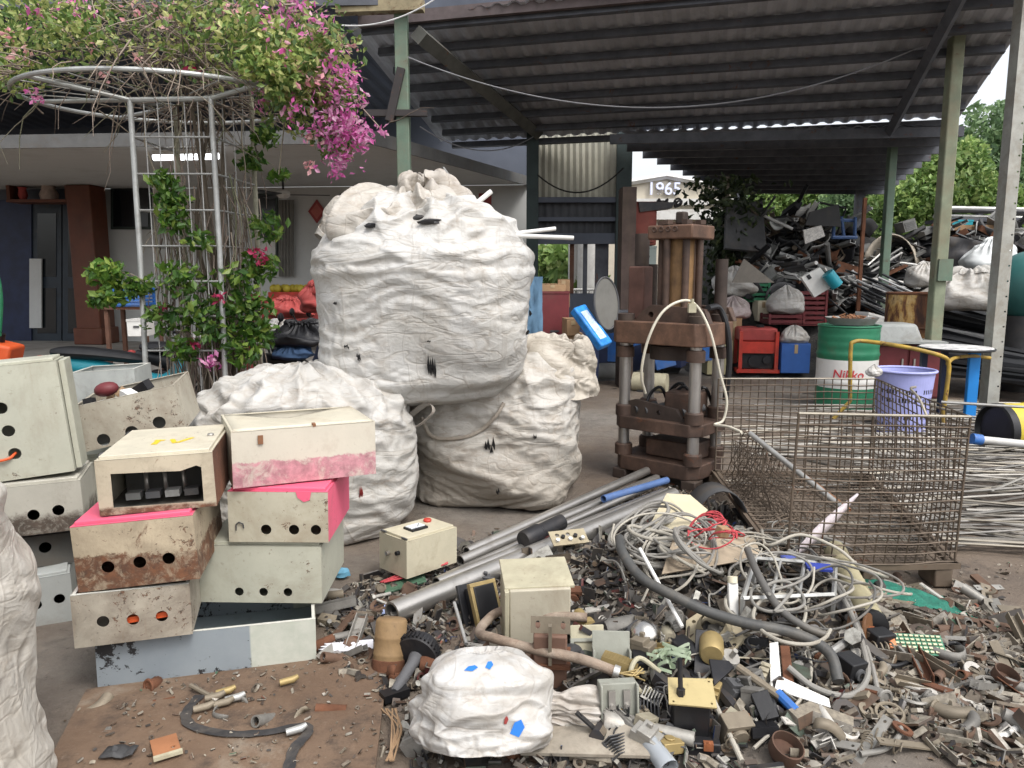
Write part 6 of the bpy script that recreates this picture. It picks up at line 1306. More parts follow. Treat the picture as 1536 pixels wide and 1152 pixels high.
for p in (c1.lerp(c2, .08), c2.lerp(c1, .07), c3, c4, c1.lerp(c2, .5)): mb = MB(); mb.box((p.x, p.y+.06, .048), (.09,.16,.094)); bev(part('skid_foot', mb, m_skid, t), .008)
pipe('long grey rod lying inside the wire cage along its collapsed side', W(1125,650,4.9), W(1262,760,4.15), .017, m_alu); pipe('second rod lying inside the wire cage, pinkish and thin', W(1140,662,4.85), W(1275,765,4.1), .01, m_rust2)
mb = MB(); a = W(1190, 834, 3.72); b = W(1286, 741, 3.85); d = (b-a).normalized(); n_ = d.cross(V((0,1,0))).normalized(); P = []
for k in range(9): f_ = k/8; wq = .028*math.sin(PI*min(1,.12+f_*.86)); c_ = a.lerp(b, f_); P.append([c_-n_*wq, c_+V((0,-.008,0)), c_+n_*wq])
mb.grid(P); o = solo('pointed_strip', mb, mk('white_pink_strip', (.68,.60,.62), .4, var=.2, sc=6), 'long white and pink strip with a pointed tip leaning on the wire cage', 'strip', ang=180); o.modifiers.new('thick', 'SOLIDIFY').thickness = .006
# ------------------------------------------------------------------ thin rods strewn on the yard
rr = random.Random(31); m_rods = [mk('rod_grey', (.27,.255,.235), .5, metal=.4, var=.25, rnd=.5, dirt=.4, bump=0), mk('rod_dark', (.17,.155,.135), .6, metal=.3, var=.3, rnd=.5, bump=0), mk('rod_beige', (.31,.28,.23), .5, metal=.4, var=.2, rnd=.4, bump=0), mk('rod_white', (.37,.35,.315), .5, metal=.3, var=.1, rnd=.3, bump=0)]
nr = 0
while nr < 235:
    px = rr.uniform(1130, 1640); py = rr.uniform(608, 838); p = G(px, py, 0)
    if p.y < 3.95 or (px < 1440 and p.y < 5.3 and rr.random() < .9): continue
    if px < 1200 and py > 690: continue
    ln = rr.uniform(.8, 1.9); q = rr.gauss(-.10, .30)+(PI if rr.random() < .5 else 0); d = V((math.cos(q), math.sin(q), rr.uniform(-.03,.03)))*ln/2; z = .008+abs(rr.gauss(0,.035)); c0 = V((p.x, p.y, z+.02))
    if px < 1440 and p.y < 5.4: d *= .45
    mb = MB(); r_ = rr.uniform(.006,.0115); a, b = c0-d, c0+d; m_ = (a+b)/2+V((0,rr.uniform(-.03,.03),rr.uniform(-.005,.01))); mb.tube([a, m_, b], r_, 6)
    left = px < 1440; solo('metal_rod', mb, m_rods[nr % 4], 'thin pale metal rod strewn on the yard behind the wire cage' if left else 'thin pale metal rod in the spread to the right of the wire cage', 'rod', 'rods behind the cage' if left else 'rods right of the cage'); nr += 1
# ------------------------------------------------------------------ long steel pipes
lp = [((588,925),(1010,752),.052,'thickest worn steel pipe, nearest in the bundle and jutting towards the camera'),((640,893),(1000,760),.030,'second steel pipe of the bundle, just behind the thickest one'),((655,880),(995,750),.036,'third shiny steel pipe of the bundle in the middle'),((670,868),(985,742),.022,'thin steel tube in the bundle right behind the meter box'),((690,846),(985,728),.032,'steel pipe near the back of the bundle'),((700,832),(970,724),.030,'rearmost steel pipe of the bundle against the beige sack')]
for i, (a, b, r_, lb) in enumerate(lp):
    p, q = G(*a, r_), G(*b, r_); p.z = gz(p.x, p.y)+r_+.012; q.z = gz(q.x, q.y)+r_+.05+.035*(i % 2); pipe(lb, p, q, r_, m_steel, 'steel_pipe', 'pipe')
a = G(905, 762, .06); b = G(1000, 733, .06); pipe('blue tube lying among the far ends of the steel pipes', a+V((0,0,.06)), b+V((0,0,.06)), .025, mk('dusty_blue_tube', (.08,.14,.3), .5, dirt=.3))
# ------------------------------------------------------------------ the scrap mound in front
def op(px, py, up=0.0):                                   # point of the mound seen at a pixel
    h = ground_bvh.ray_cast(V((0,0,CH)), ray(px, py).normalized()); p = h[0] if h[0] else G(px, py)
    return p+V((0,0,up))
rr = random.Random(101)
def mats_(seq): return seq
# --- litter nobody could count
def proto_bits():
    out = []
    def cap(fn): mb = MB(); fn(mb); out.append((np.array(mb.v), mb.f))
    cap(lambda m: m.box((0,0,0), (1,.42,.10))); cap(lambda m: m.box((0,0,0), (.8,.55,.06))); cap(lambda m: m.box((0,0,0), (1,.16,.12)))
    cap(lambda m: m.tube([(-.5,0,0),(.5,0,0)], .17, 7)); cap(lambda m: m.tube([(-.4,0,0),(.1,0,0),(.3,.25,0)], .15, 6)); cap(lambda m: m.lathe((0,0,0), [(.22,-.1),(.4,-.1),(.4,.1),(.22,.1),(.22,-.1)], 8))
    def ang(m): m.box((0,0,0), (1,.4,.06)); m.box((0,.2,.16), (1,.06,.3))
    cap(ang)
    def chan(m): m.box((0,0,0), (.9,.4,.05)); m.box((0,.2,.1), (.9,.05,.2)); m.box((0,-.2,.1), (.9,.05,.2))
    cap(chan)
    cap(lambda m: m.plate([(-.5,-.2),(.3,-.3),(.5,.1),(.1,.3),(-.45,.15)], [circ(-.1,0,.09,6)], Matrix.Identity(4), .06))
    cap(lambda m: m.tube(crv([(-.5,0,0),(-.2,.12,.1),(.2,-.1,.05),(.5,.1,0)], 3), .05, 5)); cap(lambda m: m.grid([[(-.4,-.25,0),(0,-.3,.12),(.4,-.2,.05)],[(-.45,.2,.02),(0,.28,.2),(.42,.25,.1)]]))
    return out
BITS = proto_bits()
def litter(name, n, sampler, size, mat, label, cat='litter', seed=0, lift=.006, flat=.35):
    g = random.Random(seed); vs = []; fs = []; o = 0
    for _ in range(n):
        p = sampler(g)
        if p is None: continue
        v, f = BITS[g.randrange(len(BITS))]; s_ = size*g.lognormvariate(0, .42); M = np.array(euler(g.gauss(0, flat), g.gauss(0, flat), g.uniform(0, 6.3)))*s_
        vs.append(v @ M.T+np.array((p.x, p.y, p.z+lift+s_*.10))); fs.extend([tuple(i+o for i in q) for q in f]); o += len(v)
    vs = np.concatenate(vs); mb = MB(); mb.v = [tuple(q) for q in vs]; mb.f = fs; mb.mi = [0]*len(fs)
    return solo(name, mb, mat, label, cat, kind='stuff', ang=40)
def litmat(name, stops, metal=.15):
    m = NT(name); isl = m.island(); c = m.cramp(isl, stops, True); n1 = m.noise(30, 5, .7); c = m.mix(m.ramp(n1, .4, .65, 0, .65), c, (.055,.042,.032))
    m.L(c, m.b.inputs['Base Color']); m.b.inputs['Roughness'].default_value = .62; m.b.inputs['Metallic'].default_value = metal; m.bump(n1, .2, .003); return m.mat
m_lit = litmat('litter_tan', [(0,(.17,.14,.105)),(.16,(.27,.235,.18)),(.30,(.085,.062,.048)),(.42,(.34,.305,.245)),(.52,(.13,.082,.055)),(.60,(.22,.20,.165)),(.71,(.05,.045,.042)),(.79,(.42,.39,.34)),(.86,(.18,.125,.08)),(.92,(.29,.265,.225)),(.985,(.25,.085,.05)),(.995,(.07,.17,.10))])
m_litd = litmat('litter_dark', [(0,(.022,.022,.024)),(.25,(.06,.055,.05)),(.42,(.16,.13,.095)),(.52,(.03,.03,.035)),(.64,(.26,.245,.21)),(.72,(.10,.06,.04)),(.82,(.40,.39,.35)),(.88,(.075,.10,.075)),(.93,(.20,.19,.185)),(.97,(.12,.02,.02)),(.985,(.02,.05,.16))], .2)
def in_poly(x, y, P):
    c = False; n = len(P)
    for i in range(n):
        x0, y0 = P[i]; x1, y1 = P[(i+1) % n]
        if (y0 > y) != (y1 > y) and x < (x1-x0)*(y-y0)/(y1-y0)+x0: c = not c
    return c
PILE = [(640,840),(760,800),(900,760),(1010,730),(1100,760),(1180,850),(1290,880),(1400,900),(1560,930),(1600,1160),(1430,1160),(1340,1100),(1250,1175),(620,1175),(600,1080),(500,1000),(480,930),(520,880)]
PILEG = [(G(x, y).x, G(x, y).y) for x, y in PILE]
gx0, gx1 = min(p[0] for p in PILEG), max(p[0] for p in PILEG); gy0, gy1 = min(p[1] for p in PILEG), max(p[1] for p in PILEG)
def samp(cond=None, poly=PILEG):
    def f(g):
        for _ in range(30):
            x, y = g.uniform(gx0, gx1), g.uniform(gy0, gy1)
            if in_poly(x, y, poly) and (cond is None or g.random() < cond(x, y)): return V((x, y, gz(x, y)))
        return None
    return f
right_w = lambda x, y: .12+.88*sstep(.75, 1.25, x)*sstep(4.2, 3.6, y)
left_w = lambda x, y: 1-.85*sstep(.9, 1.4, x)
litter('scrap_litter', 6500, samp(right_w), .033, m_lit, 'tan and grey litter of small metal offcuts spread over the lower right ground', seed=1)
litter('scrap_litter', 1500, samp(right_w), .056, m_lit, 'larger tan and brown offcuts mixed through the lower right litter', seed=2, lift=.012)
litter('scrap_litter', 3800, samp(left_w), .04, m_litd, 'dark litter of broken electrical parts across the middle of the mound', seed=3, lift=.01, flat=.6)
MND = [(G(x, y).x, G(x, y).y) for x, y in [(700,900),(860,800),(1000,740),(1130,790),(1260,880),(1340,960),(1240,1120),(860,1150),(800,1000)]]
litter('scrap_litter', 1100, samp(None, MND), .065, m_litd, 'dark broken components heaped under the cables', seed=4, lift=.03, flat=.8)
SPA = [(G(x, y).x, G(x, y).y) for x, y in [(60,1010),(480,1000),(500,900),(700,800),(1130,720),(1200,860),(1560,840),(1640,900),(1640,1160),(60,1160)]]
litter('yard_grit', 4200, (lambda g: (lambda x, y: V((x, y, gz(x, y))) if in_poly(x, y, SPA) else None)(g.uniform(-1.6, 3.2), g.uniform(2.1, 5.3))), .018, m_lit, 'scattered grit and small chips over the yard ground', seed=5, lift=.002)
PL = [(G(x, y).x, G(x, y).y) for x, y in [(130,1050),(330,1010),(580,990),(560,1160),(90,1160)]]
litter('plate_grit', 420, (lambda g: (lambda x, y: V((x, y, .029)) if in_poly(x, y, PL) else None)(g.uniform(-1.4, -.3), g.uniform(2.15, 2.9))), .014, m_lit, 'few crumbs of grit lying on the rust brown floor plate', seed=6, lift=.002)
# --- countable small scrap: prototypes then copies
def proto(kind):
    mb = MB(); I4 = Matrix.Identity(4)
    if kind == 'pipe_stub': mb.lathe((0,0,-.05), [(.013,.005),(.013,0),(.018,0),(.018,.1),(.013,.1),(.013,.09)], 14)
    elif kind == 'pipe_elbow': mb.tube([(.06*math.cos(q)-.03,.06*math.sin(q)-.03,0) for q in [k*PI/12 for k in range(7)]], .018, 10); mb.torus((.03,-.03,0), .018, .005, (0,1,0), 14, 6)
    elif kind == 'slotted_bracket':
        mb.plate(rect(-.06,-.022,.06,.022), [rect(-.045,-.007,-.015,.007), circ(.03,0,.008,10)], I4, .004); mb.plate(rect(-.06,0,.06,.04), [circ(-.03,.02,.006,10), circ(.035,.02,.006,10)], frame((0,.022,-.004), (1,0,0), (0,1,0)), .004)
    elif kind == 'punched_plate': mb.plate([(-.06,-.045),(.055,-.045),(.06,.04),(-.05,.045)], [circ(-.03,.02,.009,10), circ(.03,-.02,.012,10), rect(-.01,-.005,.02,.012)], I4, .004)
    elif kind == 'hex_bolt': mb.cyl((0,0,0), (.07,0,0), .007, seg=8); mb.cyl((-.012,0,0), (0,0,0), .013, seg=6)
    elif kind == 'ring_washer': mb.lathe((0,0,0), [(.016,-.003),(.03,-.003),(.03,.003),(.016,.003),(.016,-.003)], 18)
    elif kind == 'coil_spring': mb.tube([(.018*math.cos(k*.6),.018*math.sin(k*.6),k*.0016-.04) for k in range(52)], .0028, 5)
    elif kind == 'terminal_strip':
        mb.box((0,0,0), (.13,.028,.02))
        for k in range(6): mb.box((-.055+.022*k,0,.012), (.014,.032,.012)); mb.cyl((-.055+.022*k,.006,.017), (-.055+.022*k,.006,.021), .005, seg=8)
    elif kind == 'circuit_breaker': mb.box((0,0,0), (.075,.05,.06)); mb.box((0,0,.035), (.04,.052,.016)); mb.box((0,-.008,.047), (.014,.012,.016))
    elif kind == 'small_transformer':
        mb.box((0,0,0), (.07,.055,.012)); 
        for z in (-.03,.03): mb.box((0,0,z), (.08,.05,.014))
        for x in (-.033,.033): mb.box((x,0,0), (.014,.05,.06))
        mb.cyl((0,-.034,0), (0,.034,0), .026, seg=14)
    elif kind == 'heat_sink':
        mb.box((0,0,0), (.10,.06,.006))
        for k in range(7): mb.box((0,-.027+.009*k,.018), (.10,.003,.03))
    elif kind == 'metal_channel_piece': mb.box((0,0,0), (.16,.035,.004)); mb.box((0,.0165,.014), (.16,.003,.026)); mb.box((0,-.0165,.014), (.16,.003,.026))
    elif kind == 'flat_bar': mb.plate([(-.1,-.014),(.09,-.016),(.1,.012),(-.095,.014)], [circ(-.08,0,.005,8), circ(.08,-.002,.005,8)], I4, .005)
    elif kind == 'curled_strip': mb.grid([[(.06*math.cos(q), .06*math.sin(q)*.7, z+.01*math.sin(q*2)) for z in (-.014,.014)] for q in [k*.35 for k in range(13)]])
    elif kind == 'socket_block': mb.box((0,0,0), (.09,.06,.03)); mb.cyl((-.02,0,.015), (-.02,0,.02), .014, seg=12); mb.cyl((.02,0,.015), (.02,0,.02), .014, seg=12)
    elif kind == 'motor_can': mb.lathe((0,0,-.05), [(0,0),(.03,0),(.034,.006),(.034,.085),(.028,.1),(.008,.1),(.008,.13),(0,.13)], 18)
    elif kind == 'wood_chip': mb.box((0,0,0), (.14,.03,.014), euler(.1,.05,0))
    elif kind == 'valve_handle': mb.torus((0,0,0), .035, .005, seg=18, rs=6); mb.cyl((-.035,0,0), (.035,0,0), .004, seg=6); mb.cyl((0,-.035,0), (0,.035,0), .004, seg=6); mb.cyl((0,0,-.02), (0,0,.01), .009, seg=8)
    return mb
NICE = {'pipe_stub':('pipe stub','pipe stub'),'pipe_elbow':('pipe elbow','pipe fitting'),'slotted_bracket':('slotted angle bracket','bracket'),'punched_plate':('punched plate','metal plate'),'hex_bolt':('hex bolt','bolt'),'ring_washer':('ring washer','washer'),'coil_spring':('coil spring','spring'),'terminal_strip':('terminal strip','terminal strip'),'circuit_breaker':('circuit breaker','circuit breaker'),'small_transformer':('small transformer','transformer'),'heat_sink':('finned heat sink','heat sink'),'metal_channel_piece':('channel offcut','channel'),'flat_bar':('flat bar','metal bar'),'curled_strip':('curled strip','strip'),'socket_block':('socket block','socket'),'motor_can':('motor can','motor'),'wood_chip':('wood splinter','wood'),'valve_handle':('valve wheel','valve')}
m_tan = mk('tan_scrap', (.25,.21,.155), .6, metal=.2, var=.25, dirt=.45, dirtc=(.08,.06,.045), rnd=.35)
MK = {'rusty': mk('rusty_scrap', (.15,.09,.06), .85, var=.4, sc=9, dirt=.5, dirtc=(.05,.035,.028), rnd=.4), 'dark rusty': m_rust, 'grey': mk('grey_scrap', (.25,.24,.22), .6, metal=.3, var=.3, sc=9, dirt=.55, dirtc=(.08,.065,.05), rnd=.4), 'pale': mk('pale_scrap', (.40,.385,.35), .5, metal=.4, var=.25, sc=9, dirt=.5, dirtc=(.13,.10,.075), rnd=.4), 'black': m_blk, 'tan': m_tan, 'white': mk('white_scrap', (.50,.48,.44), .6, var=.15, sc=9, dirt=.5, dirtc=(.2,.155,.11), rnd=.3), 'cream': mk('cream_scrap', (.42,.38,.28), .6, var=.2, sc=9, dirt=.55, dirtc=(.14,.10,.07), rnd=.3), 'copper': m_copper, 'brass': m_brass, 'dark': m_dgrey}
PROT = {}
ZN = [((900,1150,940,1140),'in the middle of the mound', ['small_transformer','circuit_breaker','terminal_strip','heat_sink','motor_can','socket_block','slotted_bracket','pipe_stub','flat_bar','coil_spring','metal_channel_piece'], ['black','black','dark','grey','cream','tan','brass','pale'], 74),
      ((600,900,880,1130),'left of the small front sack and above it', ['small_transformer','circuit_breaker','terminal_strip','motor_can','slotted_bracket','flat_bar','pipe_stub','curled_strip','metal_channel_piece'], ['black','dark','dark rusty','grey','rusty','white'], 46),
      ((480,640,890,1010),'between the stack of enclosures and the round tube', ['hex_bolt','slotted_bracket','pipe_elbow','flat_bar','wood_chip','ring_washer','pipe_stub','metal_channel_piece'], ['rusty','tan','grey','pale','dark rusty'], 38),
      ((1150,1530,960,1130),'in the lower right litter', ['pipe_stub','pipe_elbow','slotted_bracket','punched_plate','hex_bolt','ring_washer','flat_bar','curled_strip','metal_channel_piece','valve_handle','wood_chip','coil_spring'], ['tan','tan','rusty','grey','pale','dark rusty','white','tan','grey'], 92),
      ((1290,1530,880,965),'below the wire cage by the green netting', ['punched_plate','flat_bar','wood_chip','pipe_stub','slotted_bracket','ring_washer'], ['tan','pale','rusty','white'], 30),
      ((130,540,1030,1140),'on the floor plate at lower left', ['hex_bolt','pipe_elbow','pipe_stub','curled_strip'], ['dark rusty','grey','tan'], 9)]
for (x0,x1,y0,y1), zl, kds, cls, n in ZN:
    for k in range(n):
        kd = kds[k % len(kds)]; cl = rr.choice(cls); key = (kd, cl)
        p = op(rr.uniform(x0, x1), rr.uniform(y0, y1))
        if key not in PROT:
            mb = proto(kd); me = to_mesh(kd, mb.v, mb.f, mb.mi); o = _obj(kd, me, MK[cl]); PROT[key] = o
            if kd in ('circuit_breaker','socket_block','small_transformer','terminal_strip'): bev(o, .002)
            if kd == 'curled_strip': o.modifiers.new('thick', 'SOLIDIFY').thickness = .004
        else: o = PROT[key].copy(); C.objects.link(o)
        sc_ = rr.uniform(.85, 1.35); o.scale = (sc_,)*3
        lying = kd in ('pipe_stub','motor_can','coil_spring')
        o.rotation_euler = ((PI/2 if lying else 0)+rr.gauss(0,.3), rr.gauss(0,.3), rr.uniform(0,6.3)); o.location = p+V((0,0,(.03 if 'plate at' not in zl else .018)+(.03*rr.random() if y1 > 1000 and 'mound' in zl else 0)))
        a_ = 'an' if cl[0] in 'aeiou' else 'a'; tag(o, f'{cl} {NICE[kd][0]} {zl}', NICE[kd][1], f'{cl} {NICE[kd][0]}s {zl}')
# --- larger pieces one can point to
def T4(p, yaw=0, pitch=0, roll=0): M = euler(roll, pitch, yaw).to_4x4(); M.translation = V(p); return M
def PT(nm, M, fn, mat, par, bw=0, ang=38):
    mb = MB(); fn(mb); mb.xf(M); o = part(nm, mb, mat, par, ang)
    return bev(o, bw) if bw else o
m_beige = mk('beige_cover', (.40,.365,.285), .55, var=.08, sc=5, dirt=.4, dirtc=(.18,.13,.085), rust=.04)
p = op(806, 968); M = T4(p+V((0,.06,0)), .12, 0, .05); t = thing('control_box', 'beige control box with a rod and a small warning label standing in the scrap', 'control box', p)
PT('cover', M, lambda m: m.box((0,0,.125), (.245,.15,.25)), m_beige, t, .006); PT('top_plate', M, lambda m: m.box((0,.05,.262), (.28,.22,.014), euler(.12,0,0)), m_pk, t, .003); PT('side_lip', M, lambda m: m.box((-.133,0,.125), (.018,.17,.25)), m_pk, t, .003)
PT('rod', M, lambda m: m.cyl((.0,-.075,.12), (.07,-.20,.03), .009, seg=10), m_dgrey, t); PT('rod_boss', M, lambda m: m.cyl((.0,-.07,.12), (.0,-.095,.115), .018, seg=14), m_blkm, t)
PT('label', M, lambda m: m.box((.005,-.077,.065), (.03,.003,.04)), m_wht, t); PT('warning_triangle', M, lambda m: m.add([(-.006,-.0795,.07),(.016,-.0795,.07),(.005,-.0795,.052)], [(2,1,0)]), m_yel, t)
p = op(728, 942); M = T4(p+V((0,.03,.10)), .55, 0, -.45); t = thing('square_coil', 'brass edged square coil with a black core tilted beside the beige control box', 'coil', p)
def fr4(m, w_, h_, b_, d_):
    for c_, s_ in (((0,0,h_/2),(w_+b_,d_,b_)),((0,0,-h_/2),(w_+b_,d_,b_)),((-w_/2,0,0),(b_,d_,h_-b_)),((w_/2,0,0),(b_,d_,h_-b_))): m.box(c_, s_)
PT('brass_rim', M, lambda m: fr4(m, .11, .17, .018, .03), m_brass, t, .002); PT('core', M, lambda m: m.box((0,.03,0), (.10,.10,.155)), m_blk, t, .004); PT('rear_rim', M, lambda m: m.box((.0,.10,0), (.15,.02,.20)), m_blkm, t, .004)
p = op(826, 1030); M = T4(p+V((0,.02,.02)), -.08, 0, .15); t = thing('brown_bracket', 'brown steel post with a slotted plate leaning before the beige control box', 'bracket', p)
PT('post', M, lambda m: m.box((0,0,.10), (.12,.09,.22)), mk('brown_iron', (.15,.085,.06), .75, var=.3, dirt=.3, rust=.2), t, .006); PT('band', M, lambda m: m.box((0,0,.09), (.145,.115,.016)), m_rust, t)
PT('slotted_plate', M, lambda m: m.plate(rect(-.07,-.03,.07,.03), [[(-.045+.009*math.cos(q),.016*math.sin(q)) for q in [k*PI/6 for k in range(12)]], [(.045+.009*math.cos(q),.016*math.sin(q)) for q in [k*PI/6 for k in range(12)]]], frame((0,-.02,.24), (1,0,0), (0,-1,.25)), .006), m_tan, t); PT('rib', M, lambda m: m.box((0,-.05,.18), (.012,.02,.16)), m_tan, t)
p = op(580, 1012); t = thing('banded_cylinder', 'brown cylinder with pale bands standing beside the small front sack', 'cylinder', p); M = T4(p+V((0,.03,0)), 0, .06, -.28)
PT('barrel', M, lambda m: m.lathe((0,0,0), [(0,0),(.062,0),(.064,.01),(.062,.02),(.062,.06),(.064,.066),(.062,.07),(.062,.125),(.064,.13),(.062,.135),(.062,.19),(.055,.2),(0,.2)], 28), mk('kraft_brown', (.24,.155,.075), .75, var=.25, sc=6, dirt=.45, dirtc=(.08,.05,.03)), t, 0, 60); PT('base_cap', M, lambda m: m.lathe((0,0,-.004), [(0,0),(.066,0),(.066,.05),(.063,.052)], 28), m_rust, t)
p0 = op(592, 1050, .03); p1 = op(655, 968, .09); d = (p1-p0).normalized(); t = thing('black_motor', 'black motor ring with a long grey shaft lying by the small front sack', 'motor', (p0+p1)/2-V((0,0,.05)))
mb = MB(); mb.lathe(p0, [(0,0),(.016,0),(.02,.02),(.022,.16),(.03,.2),(.03,.22)], 18, axis=d); part('shaft', mb, mk('dusty_shaft', (.10,.10,.105), .6, var=.2, sc=8, dirt=.3), t)
mb = MB(); mb.lathe(p0+d*.2, [(.03,0),(.085,.0),(.09,.012),(.09,.04),(.07,.05),(.07,.075),(.04,.085),(0,.085)], 34, axis=d); part('ring', mb, m_blkm, t)
mb = MB(); M_ = frame(p0+d*.222, V((0,0,1)).cross(d), d)
for k in range(34): q = 2*PI*k/34; k_ = mb.mark(); mb.box((.092*math.cos(q), .092*math.sin(q), 0), (.01,.007,.03), euler(0,0,q)); mb.xf(M_, k_)
part('cooling_fin', mb, m_blk, t)['kind'] = 'stuff'
mb = MB(); mb.box(p0+V((0,0,-.005)), (.10,.05,.03), euler(0,0,.6)); part('end_block', mb, m_blk, t)
mb = MB(); P0_ = op(480, 985, .03); P1_ = op(560, 978, .035); x = (P1_-P0_).normalized(); M_ = frame(P0_, x, (0,-.25,1)); L_ = (P1_-P0_).length
mb.plate([(0,-.02),(L_,-.025),(L_,.03),(.015,.035),(.03,.022),(0,.02),(.025,.008),(-.005,.004),(.02,-.008)], [], M_, .004); solo('white_comb', mb, mk('clean_white', (.66,.66,.70), .4, var=.05, dirt=.1), 'white plate with a toothed end pointing at the grey blue enclosure', 'plate')
# bent pipe
mb = MB(); pts = [op(880,962,.10), op(800,968,.13), op(752,966,.14), op(730,985,.15), op(720,1012,.17), op(742,1030,.19), op(800,1040,.17), op(870,1048,.15), op(928,1058,.12)]
mb.tube(crv(pts, 8), .0185, 14); t = solo('bent_pipe', mb, mk('crusted_pipe', (.21,.155,.115), .85, var=.35, sc=14, dirt=.5, dirtc=(.36,.31,.25), rust=.2, bump=.6, bsc=90), 'crusty brown pipe bent in a hook over the small front sack', 'pipe')
mb = MB(); e0, e1 = pts[-1], pts[-1]+(pts[-1]-pts[-2]).normalized()*.035; mb.cyl(e0-(e1-e0)*.6, e0, .024, seg=14); part('clamp', mb, m_alu, t)
for k in range(7): mb = MB(); mb.tube([e0, e0+V((.03+.02*k*.3, rr.uniform(-.02,.02), rr.uniform(-.015,.02))), e0+V((.07+.004*k, rr.uniform(-.04,.04), rr.uniform(-.03,.02)))], .003, 5); part('frayed_strand', mb, m_brass, t)
m_gbox = mk('grey_green_case', (.27,.275,.235), .6, var=.12, sc=6, dirt=.4, rust=.03)
p = op(928, 1105); t = thing('grey_case', 'grey green open case with two latches near the bottom of the mound', 'case', p); M = T4(p+V((0,.03,.02)), .1, 0, -.15)
PT('case', M, lambda m: (m.box((0,0,.075), (.125,.05,.15)), m.box((-.06,-.03,.075), (.008,.03,.15)), m.box((.06,-.03,.075), (.008,.03,.15))), m_gbox, t, .003)
for sx in (-.025,.025): PT('latch', M, lambda m: (m.box((sx,-.03,.10), (.022,.014,.06)), m.cyl((sx,-.038,.08),(sx,-.045,.08), .008, seg=10)), m_steel, t)
p = op(920, 1030); t = thing('grey_case', 'grey green case with a folded lid behind the one with latches', 'case', p); M = T4(p+V((0,.05,.02)), -.05, 0, -.3)
PT('case', M, lambda m: (m.box((0,.03,.07), (.14,.008,.16)), m.box((-.066,0,.04), (.008,.07,.1)), m.box((.066,0,.04), (.008,.07,.1))), m_gbox, t, .002); PT('lid', M, lambda m: m.box((0,-.02,.01), (.13,.07,.008), euler(.3,0,0)), m_gbox, t)
p = op(883, 1000); t = thing('steel_cover', 'square pale grey cover plate right of the brown bracket', 'cover plate', p); M = T4(p+V((0,.02,.03)), .05, 0, -.5); PT('plate', M, lambda m: m.box((0,0,.05), (.13,.012,.13)), m_pk, t, .004); PT('rim', M, lambda m: fr4(m, .12, .12, .012, .03), m_gbox, t)
p = op(880, 950); d = V((.3,-.85,-.12)).normalized(); mb = MB(); mb.lathe(p+V((-.03,.05,.06)), [(.02,.003),(.026,0),(.027,.07),(.034,.072),(.034,.11),(.02,.112),(.02,.06)], 20, axis=d); solo('brass_nozzle', mb, m_brass, 'short brass nozzle with an open black mouth right of the beige control box', 'nozzle')
p = op(968, 985); mb = MB(); mb.ball(p+V((0,.02,.075)), .062, 26, 16); solo('steel_ball', mb, mk('polished_steel', (.55,.53,.50), .22, metal=1, var=.25, sc=7, dirt=.3, dirtc=(.2,.16,.12)), 'shiny round steel float ball in the middle of the mound', 'ball')
p = op(1075, 985); t = thing('gearbox', 'dusty cream flanged gearbox with a brass coloured motor in the mound', 'gearbox', p); M = T4(p+V((0,.05,.08)), -.35, 0, -.5); mg = mk('dusty_cream', (.36,.31,.21), .7, var=.2, sc=6, dirt=.5, dirtc=(.14,.10,.06))
PT('flange', M, lambda m: m.plate([(-.10,-.07),(.08,-.08),(.11,-.02),(.09,.07),(-.06,.09),(-.11,.03)], [circ(-.08,.03,.008,8), circ(.08,.04,.008,8), circ(.08,-.05,.008,8)], frame((0,0,0), (1,0,0), (0,-.8,.6)), .02), mg, t, .003)
PT('housing', M, lambda m: m.lathe((0,0,0), [(.07,0),(.065,.03),(.05,.05),(.045,.10)], 22, axis=(0,-.8,.2)), mg, t); PT('motor', M, lambda m: m.lathe((0,-.10,-.04), [(.04,0),(.044,.01),(.044,.09),(.038,.1),(0,.1)], 22, axis=(.1,-.7,-.5)), m_brass, t)
p = op(1096, 935); t = thing('ceramic_strip', 'white ceramic fuse strip hanging from the cables', 'fuse strip', p); M = T4(p+V((0,-.02,.10)), .1, .05, -.3); PT('strip', M, lambda m: m.box((0,0,0), (.04,.02,.15)), m_wht, t, .004); PT('cap', M, lambda m: (m.cyl((0,0,.075),(0,0,.10), .02, seg=12), m.cyl((-.01,0,-.09),(-.01,0,-.07), .012, seg=10)), m_cream, t)
mb = MB(); P = [op(1000,775,.30), op(1062,768,.28), op(1030,742,.36), op(985,742,.36)]; P = [W(968,800,3.55), W(1038,788,3.5), W(1062,765,3.75), W(1035,742,3.95), W(1000,740,3.95)]
mb.add([*P]+[q+V((0,.01,-.008)) for q in P], [(0,1,2,3,4),(9,8,7,6,5)]+[(i,i+5,(i+1)%5+5,(i+1)%5) for i in range(5)]); solo('cream_cover', mb, mk('cream_yellow', (.60,.53,.37), .45, var=.06, dirt=.2, dirtc=(.3,.22,.13)), 'cream yellow plastic cover lying on top of the cable heap', 'cover')
